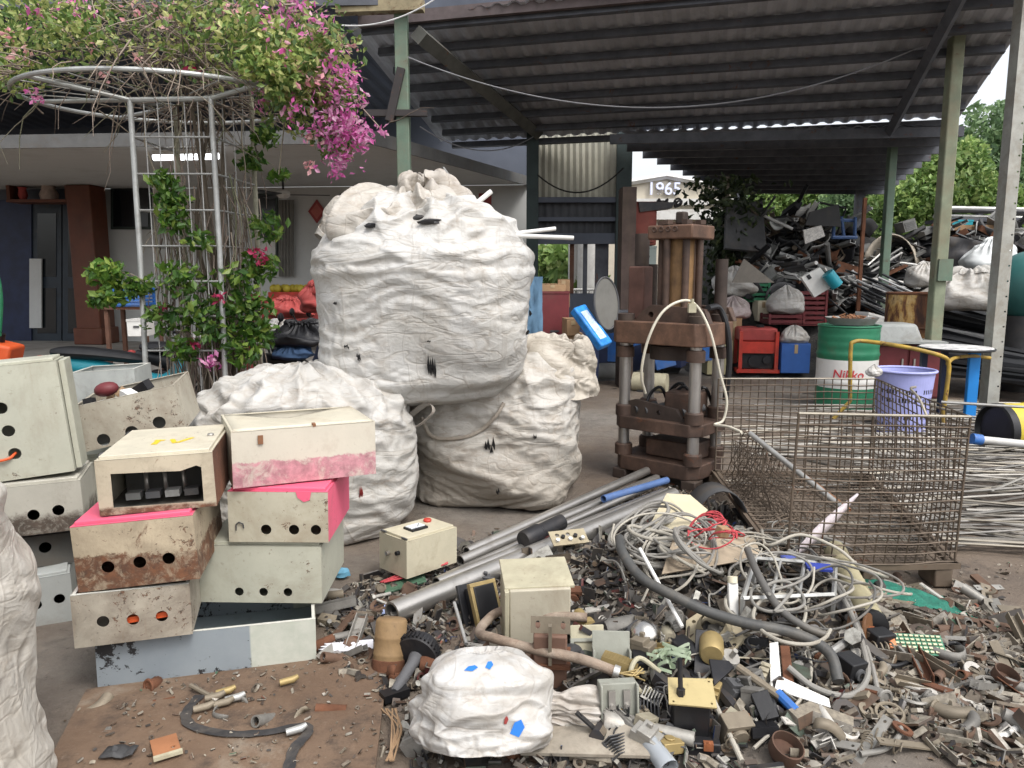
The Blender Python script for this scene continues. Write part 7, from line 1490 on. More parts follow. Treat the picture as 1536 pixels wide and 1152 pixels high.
# bent cream panel with drilled plate
mb = MB(); P = []
for i in range(9):
    a = W(858+i*13, 858-i*3+ (10 if i > 6 else 0), 3.5-.02*i); b = W(880+i*11, 822+i*1.5, 3.75); c_ = W(880+i*12, 905-i*1, 3.3); P.append([b, a, c_])
mb.grid(P); o = solo('bent_cover', mb, mk('cream_panel', (.42,.385,.28), .6, var=.12, sc=6, dirt=.45, dirtc=(.16,.12,.07), rust=.05), 'large bent cream sheet metal cover on the left side of the cable heap', 'sheet', ang=50); o.modifiers.new('thick', 'SOLIDIFY').thickness = .006
p = op(853, 838, .12); t = thing('switch_plate', 'tilted drilled switch panel by the black cylinder on the pipes', 'switch panel', p); M = T4(p, .3, 0, .5); PT('plate', M, lambda m: m.plate(rect(-.10,-.05,.10,.05), [circ(-.06,.02,.012,10), circ(0,.02,.012,10), circ(.06,-.02,.012,10)], Matrix.Identity(4), .008), mg, t)
for k in range(5): PT('knob', M, lambda m: m.cyl((-.07+.035*k,-.02+.02*(k%2),0), (-.07+.035*k,-.02+.02*(k%2),.014), .011, seg=10), m_blk if k % 2 else m_wht, t)
mb = MB(); a, b = op(785, 838, .10), op(842, 818, .14); mb.lathe(a, [(0,0),(.05,0),(.055,.01),(.055,.12),(.045,.13),(.045,(b-a).length),(0,(b-a).length)], 24, axis=(b-a)); solo('black_cylinder', mb, m_blkm, 'black cylinder lying across the steel pipes', 'cylinder')
def plank(label, name, cat, P, th, mat, hol=()):
    P = [V(q) for q in P]; x = (P[1]-P[0]).normalized(); nrm = x.cross(P[3]-P[0]).normalized()
    if nrm.z < 0: nrm = -nrm
    mb = MB(); n = len(P); mb.add(P+[q-nrm*th for q in P], [tuple(range(n)), tuple(range(2*n-1,n-1,-1))]+[(i,i+n,(i+1)%n+n,(i+1)%n) for i in range(n)]); return bev(solo(name, mb, mat, label, cat), .002)
plank('pale wooden board carrying cables in the middle of the heap', 'wood_board', 'board', [op(992,905,.13), op(1142,880,.14), op(1128,846,.16), op(1008,862,.16)], .012, mk('pale_board', (.36,.29,.21), .8, var=.2, sc=6, dirt=.35))
plank('weathered flat board lying at the bottom right of the small front sack', 'wood_board', 'board', [op(780,1150,.05), op(985,1160,.06), op(940,1112,.07), op(800,1106,.06)], .014, mk('weathered_board', (.30,.265,.215), .85, var=.25, sc=8, streak=.3, dirt=.4))
# hoses and cables
m_hose = mk('thick_hose', (.058,.058,.056), .55, var=.25, sc=10, dirt=.35, dirtc=(.17,.15,.12)); m_cab = mk('grey_cable', (.215,.205,.185), .55, var=.15, sc=6, dirt=.35, dirtc=(.13,.10,.08)); m_cabd = mk('dark_cable', (.10,.095,.088), .55, var=.2, dirt=.35, dirtc=(.18,.15,.11)); m_cabw = mk('pale_cable', (.34,.315,.265), .5, var=.1, dirt=.3, dirtc=(.18,.14,.1)); m_redw = mk('red_wire', (.42,.05,.06), .5, var=.2, dirt=.25)
def hose(label, name, pts, r, mat, cat='cable', group=None, seg=9, n=7): mb = MB(); mb.tube(crv(pts, n), r, seg); return solo(name, mb, mat, label, cat, group)
hose('thick dark hose snaking across the front of the mound', 'thick_hose', [op(928,888,.24), op(932,915,.25), op(960,945,.22), op(1010,968,.20), op(1060,985,.18), op(1120,1000,.17), op(1190,1008,.15), op(1240,1025,.12), op(1256,1050,.07)], .0205, m_hose, 'hose', seg=14)
hose('dark hose rising from behind the gearbox to the right', 'dark_hose', [op(1118,890,.2), op(1135,930,.19), op(1165,970,.16), op(1200,990,.14), op(1240,1000,.12)], .015, m_cabd, 'hose', seg=12)
def loopcable(cx, cy, Rr, turns, r, mat, label, group, seed, up=.12, ell=.62, name='coiled_cable', drift=(0,0)):
    g = random.Random(seed); c0 = op(cx, cy, up); ph = g.uniform(0, 6.3); pts = []; n = int(10*turns)
    ax = euler(g.gauss(.1,.3), g.gauss(0,.25), g.uniform(0,3))
    for k in range(n+1):
        q = ph+2*PI*k/10; f_ = k/max(1, n); r_ = Rr*(1+.28*mnoise.noise(V((k*.37, seed*1.7, 0))))
        v = ax @ V((r_*math.cos(q), r_*ell*math.sin(q), .05*mnoise.noise(V((k*.3, seed, 5)))))
        p_ = c0+v+V((drift[0]*f_, drift[1]*f_, 0)); z0 = gz(p_.x, p_.y)+r+.03
        pts.append(V((p_.x, p_.y, max(p_.z, z0))))
    return hose(label, name, pts, r, mat, 'cable', group, 8, 6)
for k in range(20): loopcable(985+rr.uniform(-28,62), 838+rr.uniform(-35,35), rr.uniform(.11,.22), rr.uniform(1.2,2.6), rr.uniform(.005,.0085), m_cab if k % 4 else m_cabw, 'grey cable looped over the left half of the cable heap', 'grey cables on the left of the heap', 200+k, .08+.07*rr.random())
for k in range(18): loopcable(1155+rr.uniform(-50,90), 870+rr.uniform(-40,80), rr.uniform(.13,.28), rr.uniform(1.0,2.2), rr.uniform(.004,.0075), (m_cab, m_cabw, m_cabd)[k % 3], ('grey','pale','dark')[k % 3]+' cable looped over the right half of the cable heap', ('grey','pale','dark')[k % 3]+' cables on the right of the heap', 300+k, .10+.06*rr.random(), drift=(rr.uniform(-.1,.2), rr.uniform(-.2,.05)))
for k in range(8): loopcable(1070+rr.uniform(-18,18), 850+rr.uniform(-25,25), rr.uniform(.06,.12), rr.uniform(1,2), .0035, m_redw, 'thin red wire in the tangle on the cable heap', 'thin red wires', 400+k, .20, name='red_wire')
for k in range(9): loopcable(1140+rr.uniform(-40,50), 870+rr.uniform(-20,20), rr.uniform(.04,.1), rr.uniform(.7,1.6), .0025, m_cabw, 'thin white wire curling out right of the red wires', 'thin white wires', 500+k, .17, name='white_wire')
hose('pale cable arching up in front of the wire cage', 'pale_cable', [op(1140,850,.2), W(1152,818,3.6), W(1200,802,3.6), W(1255,822,3.55), W(1290,850,3.5), op(1330,880,.05)], .008, m_cabw)
hose('grey cable sweeping down the right side of the mound', 'long_cable', [op(1180,880,.18), op(1230,900,.15), op(1268,950,.12), op(1295,1010,.08), op(1298,1040,.05), op(1270,1060,.04), op(1220,1055,.06), op(1180,1040,.1)], .011, m_cab)
hose('second grey cable sweeping wider down the right side of the mound', 'long_cable', [op(1210,870,.17), op(1262,925,.12), op(1300,1000,.06), op(1320,1060,.03), op(1350,1100,.02), op(1330,1130,.02), op(1290,1140,.02)], .009, m_cab)
hose('cable loop around the green circuit board', 'long_cable', [op(1300,990,.04), op(1335,1010,.03), op(1370,1000,.03), op(1395,985,.03), op(1430,975,.03), op(1446,990,.03), op(1430,1010,.03), op(1400,1008,.03)], .009, m_blk)
hose('pale wire dropping from the white bracket to the bottom edge', 'pale_cable', [op(1170,950,.12), op(1200,985,.1), op(1215,1040,.06), op(1175,1100,.05), op(1130,1140,.04)], .006, m_cabw)
hose('short bent pipe loop by the grey green cases', 'pale_cable', [op(990,1040,.08), op(958,1030,.11), op(945,1050,.1), op(960,1070,.08), op(975,1062,.07)], .009, m_pk)
for k in range(16):
    a = (rr.uniform(930,1240), rr.uniform(880,1080)); q = rr.uniform(0,6.3); L_ = rr.uniform(50,120); pts = [op(a[0]+math.cos(q)*L_*f_+rr.uniform(-12,12), a[1]+math.sin(q)*L_*f_*.6+rr.uniform(-8,8), .05+.06*rr.random()) for f_ in (0,.3,.6,1)]
    hose('thin wire end straggling between the dark parts of the mound', 'stray_wire', pts, rr.choice((.003,.004,.005)), (m_cabw, m_cabd, m_cab, m_blk)[k % 4], 'wire', 'stray wires on the mound', 6)
p = op(1081, 868, .22); mb = MB(); mb.box(p, (.055,.04,.045), euler(.2,.2,.5)); o = solo('brown_relay', mb, m_card, 'small tan relay block inside the red wires', 'relay'); bev(o, .004)
t = thing('dark_casing', 'dark curved casing standing behind the red wires against the wire cage', 'casing', op(1110, 815)); mb = MB(); c0 = op(1108, 830); P = []
for i in range(13): q = PI*i/12; P.append([c0+V((.17*math.cos(q), .35, .02+.24*math.sin(q))), c0+V((.17*math.cos(q), .62, .02+.22*math.sin(q)))])
mb.grid(P); o = part('shell', mb, m_dgrey, t, 180); o.modifiers.new('thick', 'SOLIDIFY').thickness = .008
a, b = op(1250, 862, .13), op(1308, 960, .06); d = b-a; t = thing('khaki_tube', 'khaki tube lying diagonally beside the green netting', 'tube', (a+b)/2-V((0,0,.05))); mb = MB(); mb.lathe(a, [(.045,.02),(.055,0),(.057,d.length*.5),(.06,d.length*.52),(.057,d.length*.54),(.055,d.length),(.045,d.length-.02)], 12, axis=d); part('tube', mb, mk('khaki_tube', (.36,.32,.20), .7, var=.15, sc=6, dirt=.4, dirtc=(.15,.11,.06)), t); mb = MB(); mb.lathe(b-d.normalized()*.03, [(.06,0),(.062,.03),(.03,.04),(0,.04)], 16, axis=d); part('end_cap', mb, m_blk, t)
p = op(1288, 962, .05); d = V((.75,-.6,.15)).normalized(); t = thing('brown_pulley', 'brown flanged pulley with a copper hub left of the khaki tube end', 'pulley', p-V((0,0,.05))); mb = MB(); mb.lathe(p-d*.03, [(.02,0),(.068,0),(.07,.006),(.068,.012),(.035,.014),(.035,.055),(.068,.057),(.07,.063),(.068,.069),(.02,.069)], 30, axis=d); part('drum', mb, mk('brown_bakelite', (.15,.07,.03), .5, var=.2, dirt=.3), t); mb = MB(); mb.lathe(p-d*.045, [(0,0),(.02,0),(.02,.1),(0,.1)], 16, axis=d); part('hub', mb, m_copper, t)
# green net, board, etc.
mb = MB(); c0 = op(1350, 900); P = []
for i in range(15):
    row = []
    for j in range(23):
        u, v_ = j/22-.5, i/14-.5; x = c0.x+u*.40; y = c0.y+v_*.30-u*.30; row.append((x, y, gz(x, y)+.02+.045*max(0, 1-(u*u+v_*v_)*4)+.018*mnoise.noise(V((u*9, v_*9, 2)))))
    P.append(row)
mb.grid(P); o = solo('green_net', mb, mk('net_green', (.02,.15,.105), .7, var=.4, sc=22, bump=.7, bsc=120), 'crumpled dark green netting on the ground below the wire cage', 'netting', ang=180)
p = op(1376, 985, .05); M = T4(p, -.12, .0, .55); t = thing('circuit_board', 'green circuit board with rows of pale contacts in the right litter', 'circuit board', p); PT('board', M, lambda m: m.box((0,0,0), (.19,.09,.005)), mk('pcb', (.04,.17,.10), .4, var=.15), t)
cm_ = mk('contact', (.45,.45,.30), .4, metal=.3, rnd=.1); mb = MB()
for i in range(9):
    for j in range(5): k_ = mb.mark(); mb.box((-.08+.02*i,-.034+.017*j,.006), (.013,.008,.008)); mb.xf(M, k_)
part('contact', mb, cm_, t)['kind'] = 'stuff'; PT('connector', M, lambda m: m.box((-.105,0,.008), (.03,.07,.03)), m_copper, t, .003)
p = op(1318, 975, .05); mb = MB(); mb.box(p, (.10,.07,.06), euler(.1,.1,.4)); bev(solo('black_relay', mb, m_blk, 'black plastic block at the left end of the green circuit board', 'block'), .006)
p = op(1272, 1022, .05); t = thing('black_block', 'black square block with a round port right of the thick hose end', 'block', p-V((0,0,.04))); M = T4(p, .5, .1, .15); PT('body', M, lambda m: m.box((0,0,0), (.085,.085,.09)), m_blk, t, .005); PT('port', M, lambda m: m.lathe((0,-.043,.005), [(.012,0),(.022,0),(.022,.012),(.012,.012)], 16, axis=(0,-1,0)), m_dgrey, t)
for px, py, r_, lb, mt in ((1500,1032,.045,'rusty dark cup lying in the litter at the right edge',mk('old_rust', (.085,.045,.03), .85, var=.4, sc=9, dirt=.5)),(1172,1143,.052,'reddish brown ring cup at the bottom edge of the mound',mk('old_rust', (.085,.045,.03), .85, var=.4, sc=9, dirt=.5))):
    p = op(px, py, .02); mb = MB(); mb.lathe(p, [(0,.004),(r_*.8,.002),(r_,.02),(r_,.055),(r_*.92,.056),(r_*.9,.02),(0,.012)], 26, axis=(.25,-.35,1)); solo('metal_cup', mb, mt, lb, 'cup')
mb = MB(); P = []
for i in range(14): f_ = i/13; c_ = W(1170+f_*82, 838+26*f_-8*math.sin(PI*f_), 3.55-.1*f_); P.append([c_+V((0,0,.018)), c_+V((0,-.03,-.006))])
mb.grid(P); o = solo('blue_strip', mb, mk('lilac_blue', (.10,.13,.42), .4, var=.1), 'curved lilac blue plastic strip lying in front of the wire cage', 'strip', ang=180); o.modifiers.new('thick', 'SOLIDIFY').thickness = .006
t = thing('metal_rack', 'small grey metal rack frame under the cables on the right', 'rack', op(1180, 945)); A_ = [op(1112,948,.03), op(1248,940,.03), op(1250,895,.05), op(1130,890,.05)]
for i in range(4):
    a, b = A_[i], A_[(i+1) % 4]; mb = MB(); mb.tube([a+V((0,0,.11)), b+V((0,0,.11))], .010, 4); part('top_rail', mb, m_galv, t); mb = MB(); mb.tube([a, a+V((0,0,.11))], .010, 4); part('leg', mb, m_galv, t)
for f_ in (.3,.6): mb = MB(); mb.tube([A_[0].lerp(A_[1], f_)+V((0,0,.11)), A_[3].lerp(A_[2], f_)+V((0,0,.11))], .008, 4); part('cross_bar', mb, m_galv, t)
p = op(1225, 905, .17); mb = MB(); mb.box(p, (.11,.05,.012), euler(.2,.05,-.1)); o = solo('blue_board', mb, mk('navy_board', (.03,.05,.28), .5), 'small dark blue board resting on the grey metal rack', 'board')
p = op(1040, 1130); t = thing('brass_topped_coil', 'black transformer with a brass coloured top plate and an upright rod', 'transformer', p); M = T4(p+V((0,.05,.02)), -.12, 0, .04)
PT('core', M, lambda m: m.box((.0,.02,.08), (.115,.085,.13)), m_blk, t, .004); PT('base', M, lambda m: (m.box((.01,-.01,.0), (.16,.10,.05))), m_blkm, t, .005); PT('top_plate', M, lambda m: m.plate([(-.075,-.055),(.075,-.06),(.072,.055),(-.072,.05)], [circ(-.06,-.045,.004,8), circ(.06,-.045,.004,8), circ(.06,.043,.004,8)], T4((0,.015,.16), 0, 0, .3), .006), mk('brass_sheet', (.47,.38,.19), .45, metal=.3, var=.1, dirt=.3), t)
PT('rod', M, lambda m: (m.cyl((-.035,.0,.15), (-.04,.02,.27), .008, seg=10), m.cyl((-.035,0,.15), (-.035,0,.175), .014, seg=6)), m_blkm, t)
for sx in (-1, 1): PT('terminal', M, lambda m: (m.box((sx*.05,-.062,.02), (.03,.02,.025)), m.cyl((sx*.05,-.075,.03), (sx*.05,-.062,.03), .007, seg=8)), m_copper, t)
plank('upright black plate behind the brass topped transformer', 'black_board', 'plate', [op(1040,1030,.05), op(1072,1032,.05), op(1066,995,.13), op(1042,992,.13)], .01, m_blkm)
plank('tilted black plate right of the brass topped transformer', 'black_board', 'plate', [op(1070,1068,.10), op(1100,1040,.10), op(1092,1030,.10), op(1062,1035,.12)], .01, m_blkm)
def rod(label, a, b, r, mat, name='thin_rod', cat='rod'): mb = MB(); mb.cyl(a, b, r, seg=9); return solo(name, mb, mat, label, cat)
rod('pale rod slanting behind the steel ball', op(958,898,.22), op(1022,985,.12), .008, m_wht); rod('brown rod ending in a blue sleeve in the lower mound', op(1105,1040,.10), op(1178,1085,.08), .014, m_tan); rod('blue sleeve on the end of the brown rod', op(1164,1074,.085), op(1192,1096,.07), .017, m_blue, 'blue_sleeve', 'sleeve')
rod('white rod running down to the bottom edge right of the transformer', op(1064,1082,.10), op(1112,1155,.03), .009, m_cabw); rod('white rod lying at the lower right corner', op(1492,1122,.03), op(1570,1080,.03), .011, m_wht); rod('steel rod sticking up above the small front sack', op(700,1002,.10), op(682,958,.16), .007, m_galv)
rod('grey tube lying left of the black square block', op(1238,1010,.07), op(1294,965,.06), .016, m_alu, 'grey_tube', 'tube'); rod('orange brown tube stub low in the mound', op(1090,1122,.05), op(1118,1098,.06), .018, m_rust2, 'tube_stub', 'tube')
plank('long white strip lying across the lower mound right of the blue sleeve', 'white_strip', 'strip', [op(1160,1062,.07), op(1245,1082,.05), op(1242,1072,.06), op(1165,1048,.09)], .006, m_wht)
plank('white notched strip standing under the thick hose', 'white_strip', 'strip', [op(1155,1060,.06), op(1172,1058,.06), op(1165,1008,.12), op(1152,1010,.12)], .008, m_wht); plank('rusty perforated strip beside the white notched strip', 'rusty_strip', 'strip', [op(1176,1062,.05), op(1192,1060,.05), op(1182,1010,.11), op(1168,1010,.11)], .006, m_rust)
# bottle
a, b = op(958, 1118, .06), op(990, 1158, .05); d = b-a; gl = bpy.data.materials.new('clear_plastic'); gl.use_nodes = True; gb = gl.node_tree.nodes['Principled BSDF']; gb.inputs['Base Color'].default_value = (.75,.8,.85,1); gb.inputs['Roughness'].default_value = .15; gb.inputs['Transmission Weight'].default_value = .6
t = thing('plastic_bottle', 'clear plastic bottle with a blue cap at the bottom edge', 'bottle', a-V((0,0,.04))); mb = MB(); mb.lathe(a, [(.012,0),(.014,.02),(.03,.05),(.032,.08),(.029,.10),(.032,.13),(.032,d.length+.05)], 20, axis=d); part('bottle', mb, gl, t); mb = MB(); mb.lathe(a-d.normalized()*.008, [(0,0),(.016,0),(.016,.02)], 16, axis=d); part('cap', mb, m_blue, t)
# red wire bundle and board by the pipe end
for k in range(8): hose('red wire in the bundle beside the thickest steel pipe', 'red_wire', [op(574+rr.uniform(-4,4),882+k*1.2,.03+.004*k), op(610,872+k*1.3,.05+.005*(k%3)), op(645,863+k,.06), op(672,855+k*1.4,.07)], .0045, m_redw, 'wire', 'red wires beside the pipe', 6)
plank('green circuit strip under the red wires beside the thickest steel pipe', 'circuit_strip', 'circuit board', [op(578,898,.03), op(640,880,.03), op(636,870,.04), op(574,888,.04)], .01, mk('pcb2', (.06,.12,.075), .5, var=.3, sc=30))
mb = MB(); c0 = op(606, 926, .03); mb.grid([[(c0.x+(j/8-.5)*.19, c0.y+(i/5-.5)*.07+.02*math.sin(j), c0.z+.03*abs(mnoise.noise(V((i*.9,j*.9,4))))) for j in range(9)] for i in range(6)]); solo('blue_wrapper', mb, mk('blue_wrapper', (.30,.36,.55), .25, var=.6, sc=14), 'crumpled blue and clear wrapper in front of the thickest steel pipe', 'wrapper', ang=30)
mb = MB(); c0 = op(512, 868, .03); mb.ball(c0, .035, 12, 8, (1.2,1,.8), .5); solo('blue_wad', mb, mk('teal_wad', (.12,.3,.42), .4, var=.3), 'small teal plastic wad beside the right stack of enclosures', 'wad')
# light green tape tangle
for k in range(7):
    g = random.Random(700+k); c0 = op(1000+g.uniform(-14,18), 1022+g.uniform(-10,10), .09); mb = MB(); pts = crv([c0+V((g.uniform(-.06,.06), g.uniform(-.05,.05), g.uniform(-.02,.03))) for _ in range(6)], 7); mb.grid([[p_+V((0,.004,.0045)), p_-V((0,.004,.0045))] for p_ in pts]); solo('green_tape', mb, mk('pale_green_tape', (.22,.27,.18), .5, var=.2), 'pale green plastic tape tangled above the brass topped transformer', 'tape', 'green tape tangle', ang=180)
for k in range(7): hose('orange straw coloured wire tuft left of the small front sack', 'straw_wire', [op(585+rr.uniform(-8,8),1150,.02), op(590+rr.uniform(-14,14),1110,.04), op(584+rr.uniform(-16,16),1075,.03)], .003, m_wood, 'wire', 'straw coloured wires', 5)
# floor plate things
mb = MB(); pts = crv([G(300,1042,.035), G(280,1068,.035), G(288,1088,.035), G(340,1100,.035), G(400,1098,.035), G(452,1088,.035), G(462,1098,.035), G(440,1125,.035), G(432,1160,.035)], 8)
L_ = []
for i, p_ in enumerate(pts):
    d = (pts[min(i+1,len(pts)-1)]-pts[max(i-1,0)]).normalized(); n_ = V((-d.y, d.x, 0))*(.018+.006*mnoise.noise(V((i*.4,0,0)))); L_.append([p_+n_, p_-n_])
mb.grid(L_); solo('rubber_strip', mb, mk('black_rubber', (.03,.029,.03), .75, var=.4, sc=14, dirt=.4, dirtc=(.13,.11,.09)), 'flat black rubber strip winding over the floor plate', 'rubber strip', ang=180)
M = T4(G(248,1118,.045), .55, 0, .0); t = thing('orange_plate', 'small rust orange plate with pale edges on the floor plate', 'plate', G(248,1118,.03)); PT('plate', M, lambda m: m.plate(rect(-.04,-.055,.04,.055), [circ(.02,-.02,.007,10)], Matrix.Identity(4), .006), mk('orange_rust', (.30,.13,.06), .8, var=.25, dirt=.3), t); PT('edge', M, lambda m: m.box((0,-.062,.002), (.085,.014,.012)), m_pk, t)
g = random.Random(9); mb = MB(); c0 = G(178,1128,.04); mb.grid([[(c0.x+(j/7-.5)*.10, c0.y+(i/4-.5)*.06, c0.z+.03*abs(mnoise.noise(V((i,j*.8,8))))) for j in range(8)] for i in range(5)]); o = solo('torn_shard', mb, m_dgrey, 'torn dark grey metal shard on the floor plate', 'shard', ang=30); o.modifiers.new('thick', 'SOLIDIFY').thickness = .003
LTP = [(G(x, y).x, G(x, y).y) for x, y in [(280,1095),(300,1050),(340,1030),(352,1050),(320,1085),(300,1110)]]
litter('white_chips', 120, (lambda g: (lambda x, y: V((x, y, .036)) if in_poly(x, y, LTP) else None)(g.uniform(-1.2,-.6), g.uniform(2.2,2.8))), .014, mk('white_chip', (.5,.46,.4), .7, var=.3, sc=20), 'scatter of pale chips along the rubber strip on the floor plate', seed=9, lift=.004)
for k in range(7):
    px, py = ((322,1046),(338,1038),(352,1048),(305,1062),(433,1022),(444,1096),(335,1055))[k]; mb = MB(); p = G(px, py, .045); mb.tube([p+V((-.03,-.01,0)), p+V((.015,.008,.004)), p+V((.03,.02,.01))], [.012,.013,.009], 10); solo('fitting_stub', mb, (m_tan, m_brass, m_galv)[k % 3], ('tan','brass','grey')[k % 3]+' fitting stub lying on the floor plate by the rubber strip', 'fitting', ('tan','brass','grey')[k % 3]+' fittings on the floor plate')
# ------------------------------------------------------------------ flower tower: pipe trellis and the bougainvillea on it
YT = 6.0
pA, pB = W(195,150,YT), W(316,148,YT); cxT = (pA.x+pB.x)/2+.12; zR = pA.z; cyT = YT+.32
ctr = V((W(245,150,YT).x, cyT, 0))
T = thing('trellis_tower', 'silver pipe trellis tower with a wide hoop at its head', 'trellis', (cxT, cyT, 0))
m_pipe = mk('silver_pipe', (.42,.43,.42), .5, metal=.45, var=.15, sc=8, dirt=.35, dirtc=(.2,.18,.15)); m_wm = mk('trellis_wire', (.33,.33,.32), .55, metal=.4, var=.2, bump=0)
base_pts = [W(222,520,YT), W(330,520,YT)]
legs = []
for i, (top, bx) in enumerate(((pA, W(218,560,YT).x), (pB, W(338,570,YT).x), (W(376,130,YT+.75), W(388,500,YT+.75).x), (W(262,160,YT+.75), W(285,520,YT+.75).x))):
    mb = MB(); b = V((bx+.02, top.y, 0)); mb.tube([b, V((bx, top.y, .5)), top.lerp(b, .4), top], .021 if i < 3 else .018, 10); part('post', mb, m_pipe if i < 2 else mk('lichen_pipe', (.30,.29,.22), .8, var=.3, sc=9, dirt=.4), T); legs.append((b, top))
# the hoop: an ellipse at the head
hc = V((W(262,150,YT+.35).x, YT+.35, 0)); hz = W(262,150,YT+.35).z; hr = 1.15
def hp(q, k=1.0, dz=0): return V((hc.x-.08+hr*.93*k*math.cos(q), hc.y+hr*.82*k*math.sin(q), hz+dz))
mb = MB(); mb.tube([hp(2*PI*k/56) for k in range(57)], .0175, 9); part('hoop', mb, m_pipe, T)
for a, q in ((pA, PI*.98), (pB, -.55), (legs[2][1], .25), (pA, -2.2), (legs[3][1], 2.3)): mb = MB(); mb.tube([a, hp(q)], .017, 8); part('spoke', mb, m_pipe, T)
for a, b in ((pA, pB), (pB, legs[2][1]), (pA, legs[3][1])): mb = MB(); mb.tube([a, b], .02, 8); part('head_rail', mb, m_pipe, T)
def rung(z, a, b):
    f_ = lambda L: L[0].lerp(L[1], z/L[1].z); mb = MB(); mb.tube([f_(legs[a]), f_(legs[b])], .008, 6); part('rung', mb, m_wm, T)
for k in range(8):
    z = .95+.27*k; rung(z, 0, 1); rung(z, 1, 2); rung(z, 0, 3)
for k in range(7):
    a = legs[0][0].lerp(legs[1][0], k/6); b = legs[0][1].lerp(legs[1][1], k/6); mb = MB(); mb.tube([a, b], .005, 5); part('upright_wire', mb, m_wm, T)
for k in range(5):
    a = legs[1][0].lerp(legs[2][0], k/4); b = legs[1][1].lerp(legs[2][1], k/4); mb = MB(); mb.tube([a, b], .005, 5); part('upright_wire', mb, m_wm, T)
for k in range(11): q = -2.9+k*.26; mb = MB(); mb.tube([hp(q, 1), hp(q, .45, -.02)], .005, 5); part('hoop_wire', mb, m_wm, T)
# the plant
B_ = thing('bougainvillea', 'bougainvillea with pink flowers spreading from the trellis tower', 'climbing plant', (cxT, cyT+.1, 0))
g = random.Random(55); gn = np.random.default_rng(55)
m_twig = NT('twigs'); c = m_twig.cramp(m_twig.island(), [(0,(.13,.10,.08)),(.35,(.22,.17,.14)),(.7,(.33,.27,.22)),(1,(.12,.13,.07))]); m_twig.L(c, m_twig.b.inputs['Base Color']); m_twig.b.inputs['Roughness'].default_value = .9; m_twig = m_twig.mat
mb = MB()
for k in range(5): mb.tube(crv([(cxT+g.uniform(-.1,.1), cyT+g.uniform(-.1,.1), 0), (cxT+g.uniform(-.15,.15), cyT+g.uniform(-.1,.1), .9), (cxT+g.uniform(-.2,.2), cyT+g.uniform(-.15,.15), 1.9), (cxT+g.uniform(-.2,.2), cyT, 3.0)], 5), [.035-.0016*i for i in range(16)], 8)
part('stem', mb, m_bark, B_)
mb = MB()
x0, x1 = legs[0][1].x-.02, legs[2][1].x+.05
for k in range(215):                                        # dry hanging twigs inside the tower
    x = g.uniform(x0+.03, x1+.02); y = g.uniform(YT+.02, YT+.7); z = g.uniform(.7, 3.0); L_ = g.uniform(.4, 1.3)
    if z > 2.4 and z-L_ < 2.5 and g.random() < .68: z = g.uniform(.9, 2.38)
    pts = [V((x, y, z))]
    for i in range(5): pts.append(pts[-1]+V((g.gauss(0,.03), g.gauss(0,.03), -L_/5)))
    mb.tube(pts, [.0065,.006,.005,.004,.003,.002], 4, False)
for k in range(620):                                        # bare twigs fanning through the head
    q = g.uniform(0, 6.3); r_ = abs(g.gauss(0,.55)); p = V((hc.x+.1+r_*math.cos(q), hc.y+r_*math.sin(q)*.8, hz+g.uniform(-.1,.75))); d = V((g.gauss(0,1)+.5*math.cos(q), g.gauss(0,.8)+.4*math.sin(q), g.gauss(.1,.7))).normalized(); pts = [p]; L_ = g.uniform(.25,.75)
    for i in range(4): d = (d+V((g.gauss(0,.25), g.gauss(0,.25), g.gauss(-.08,.2)))).normalized(); pts.append(pts[-1]+d*L_/4)
    mb.tube(pts, [.006,.005,.004,.003,.0015], 4, False)
for k in range(60):
    q = g.uniform(-3.1,.4); p = hp(q, 1, .05); pts = [p]; d = V((math.cos(q)*.8, math.sin(q)*.5, g.uniform(-.3,.6))).normalized(); L_ = g.uniform(.2,.5)
    for i in range(4): d = (d+V((g.gauss(0,.25), g.gauss(0,.25), -.22))).normalized(); pts.append(pts[-1]+d*L_/4)
    mb.tube(pts, [.005,.004,.0035,.003,.0015], 4, False)
o = part('twig', mb, m_twig, B_, 180); o['kind'] = 'stuff'
m_leafF = leafmat('bougainvillea_leaf', [(0,(.07,.13,.04)),(.25,(.14,.24,.07)),(.5,(.24,.34,.10)),(.75,(.40,.47,.16)),(.92,(.55,.56,.26)),(1,(.28,.22,.12))], .4, .45)  # base greens brightened to paint in the backlight and haze of the canopy
def cloud(spots, per):                                      # (px, py, Y, radius m, count share)
    P = []
    for px, py, Y, r_, n in spots:
        c0 = W(px, py, Y); m = int(n*per); d = gn.normal(size=(m, 3)); d /= np.linalg.norm(d, axis=1, keepdims=True); rad = r_*gn.random(m)[:,None]**.5
        P.append(np.array(c0)+d*rad*np.array([1,.9,.75]))
    return np.concatenate(P)
heads = [(385,95,5.5,.16,.8),(420,110,5.5,.18,.8),(450,90,5.6,.2,.9),(400,60,5.6,.24,.8),(360,40,5.6,.26,.7),(280,15,5.6,.3,.6),(120,45,5.5,.24,.6),(60,20,5.5,.3,.8),(475,60,5.7,.22,.9),(430,140,5.6,.16,.6),(30,40,6.0,.35,1.0),(100,30,6.2,.40,.7),(170,10,6.4,.40,.7),(20,110,5.9,.25,.7),(75,85,5.8,.28,.6),(150,60,5.8,.30,.5),(230,20,6.4,.42,.5),(300,40,6.2,.38,.7),(370,20,6.2,.42,.9),(440,30,6.1,.40,1.1),(480,80,6.0,.34,1.1),(430,110,5.9,.34,1.0),(395,70,5.8,.3,.9),(500,150,6.0,.24,1.0),(460,170,5.9,.26,.9),(505,210,6.0,.2,.8),(480,130,5.8,.22,.9),(420,160,6.1,.22,.5),(330,90,6.0,.30,.5),(255,75,5.9,.3,.35),(40,-20,6.2,.5,1.0),(200,-40,6.4,.55,.8),(400,-40,6.3,.55,1.0),(-30,60,6.0,.4,.8)]
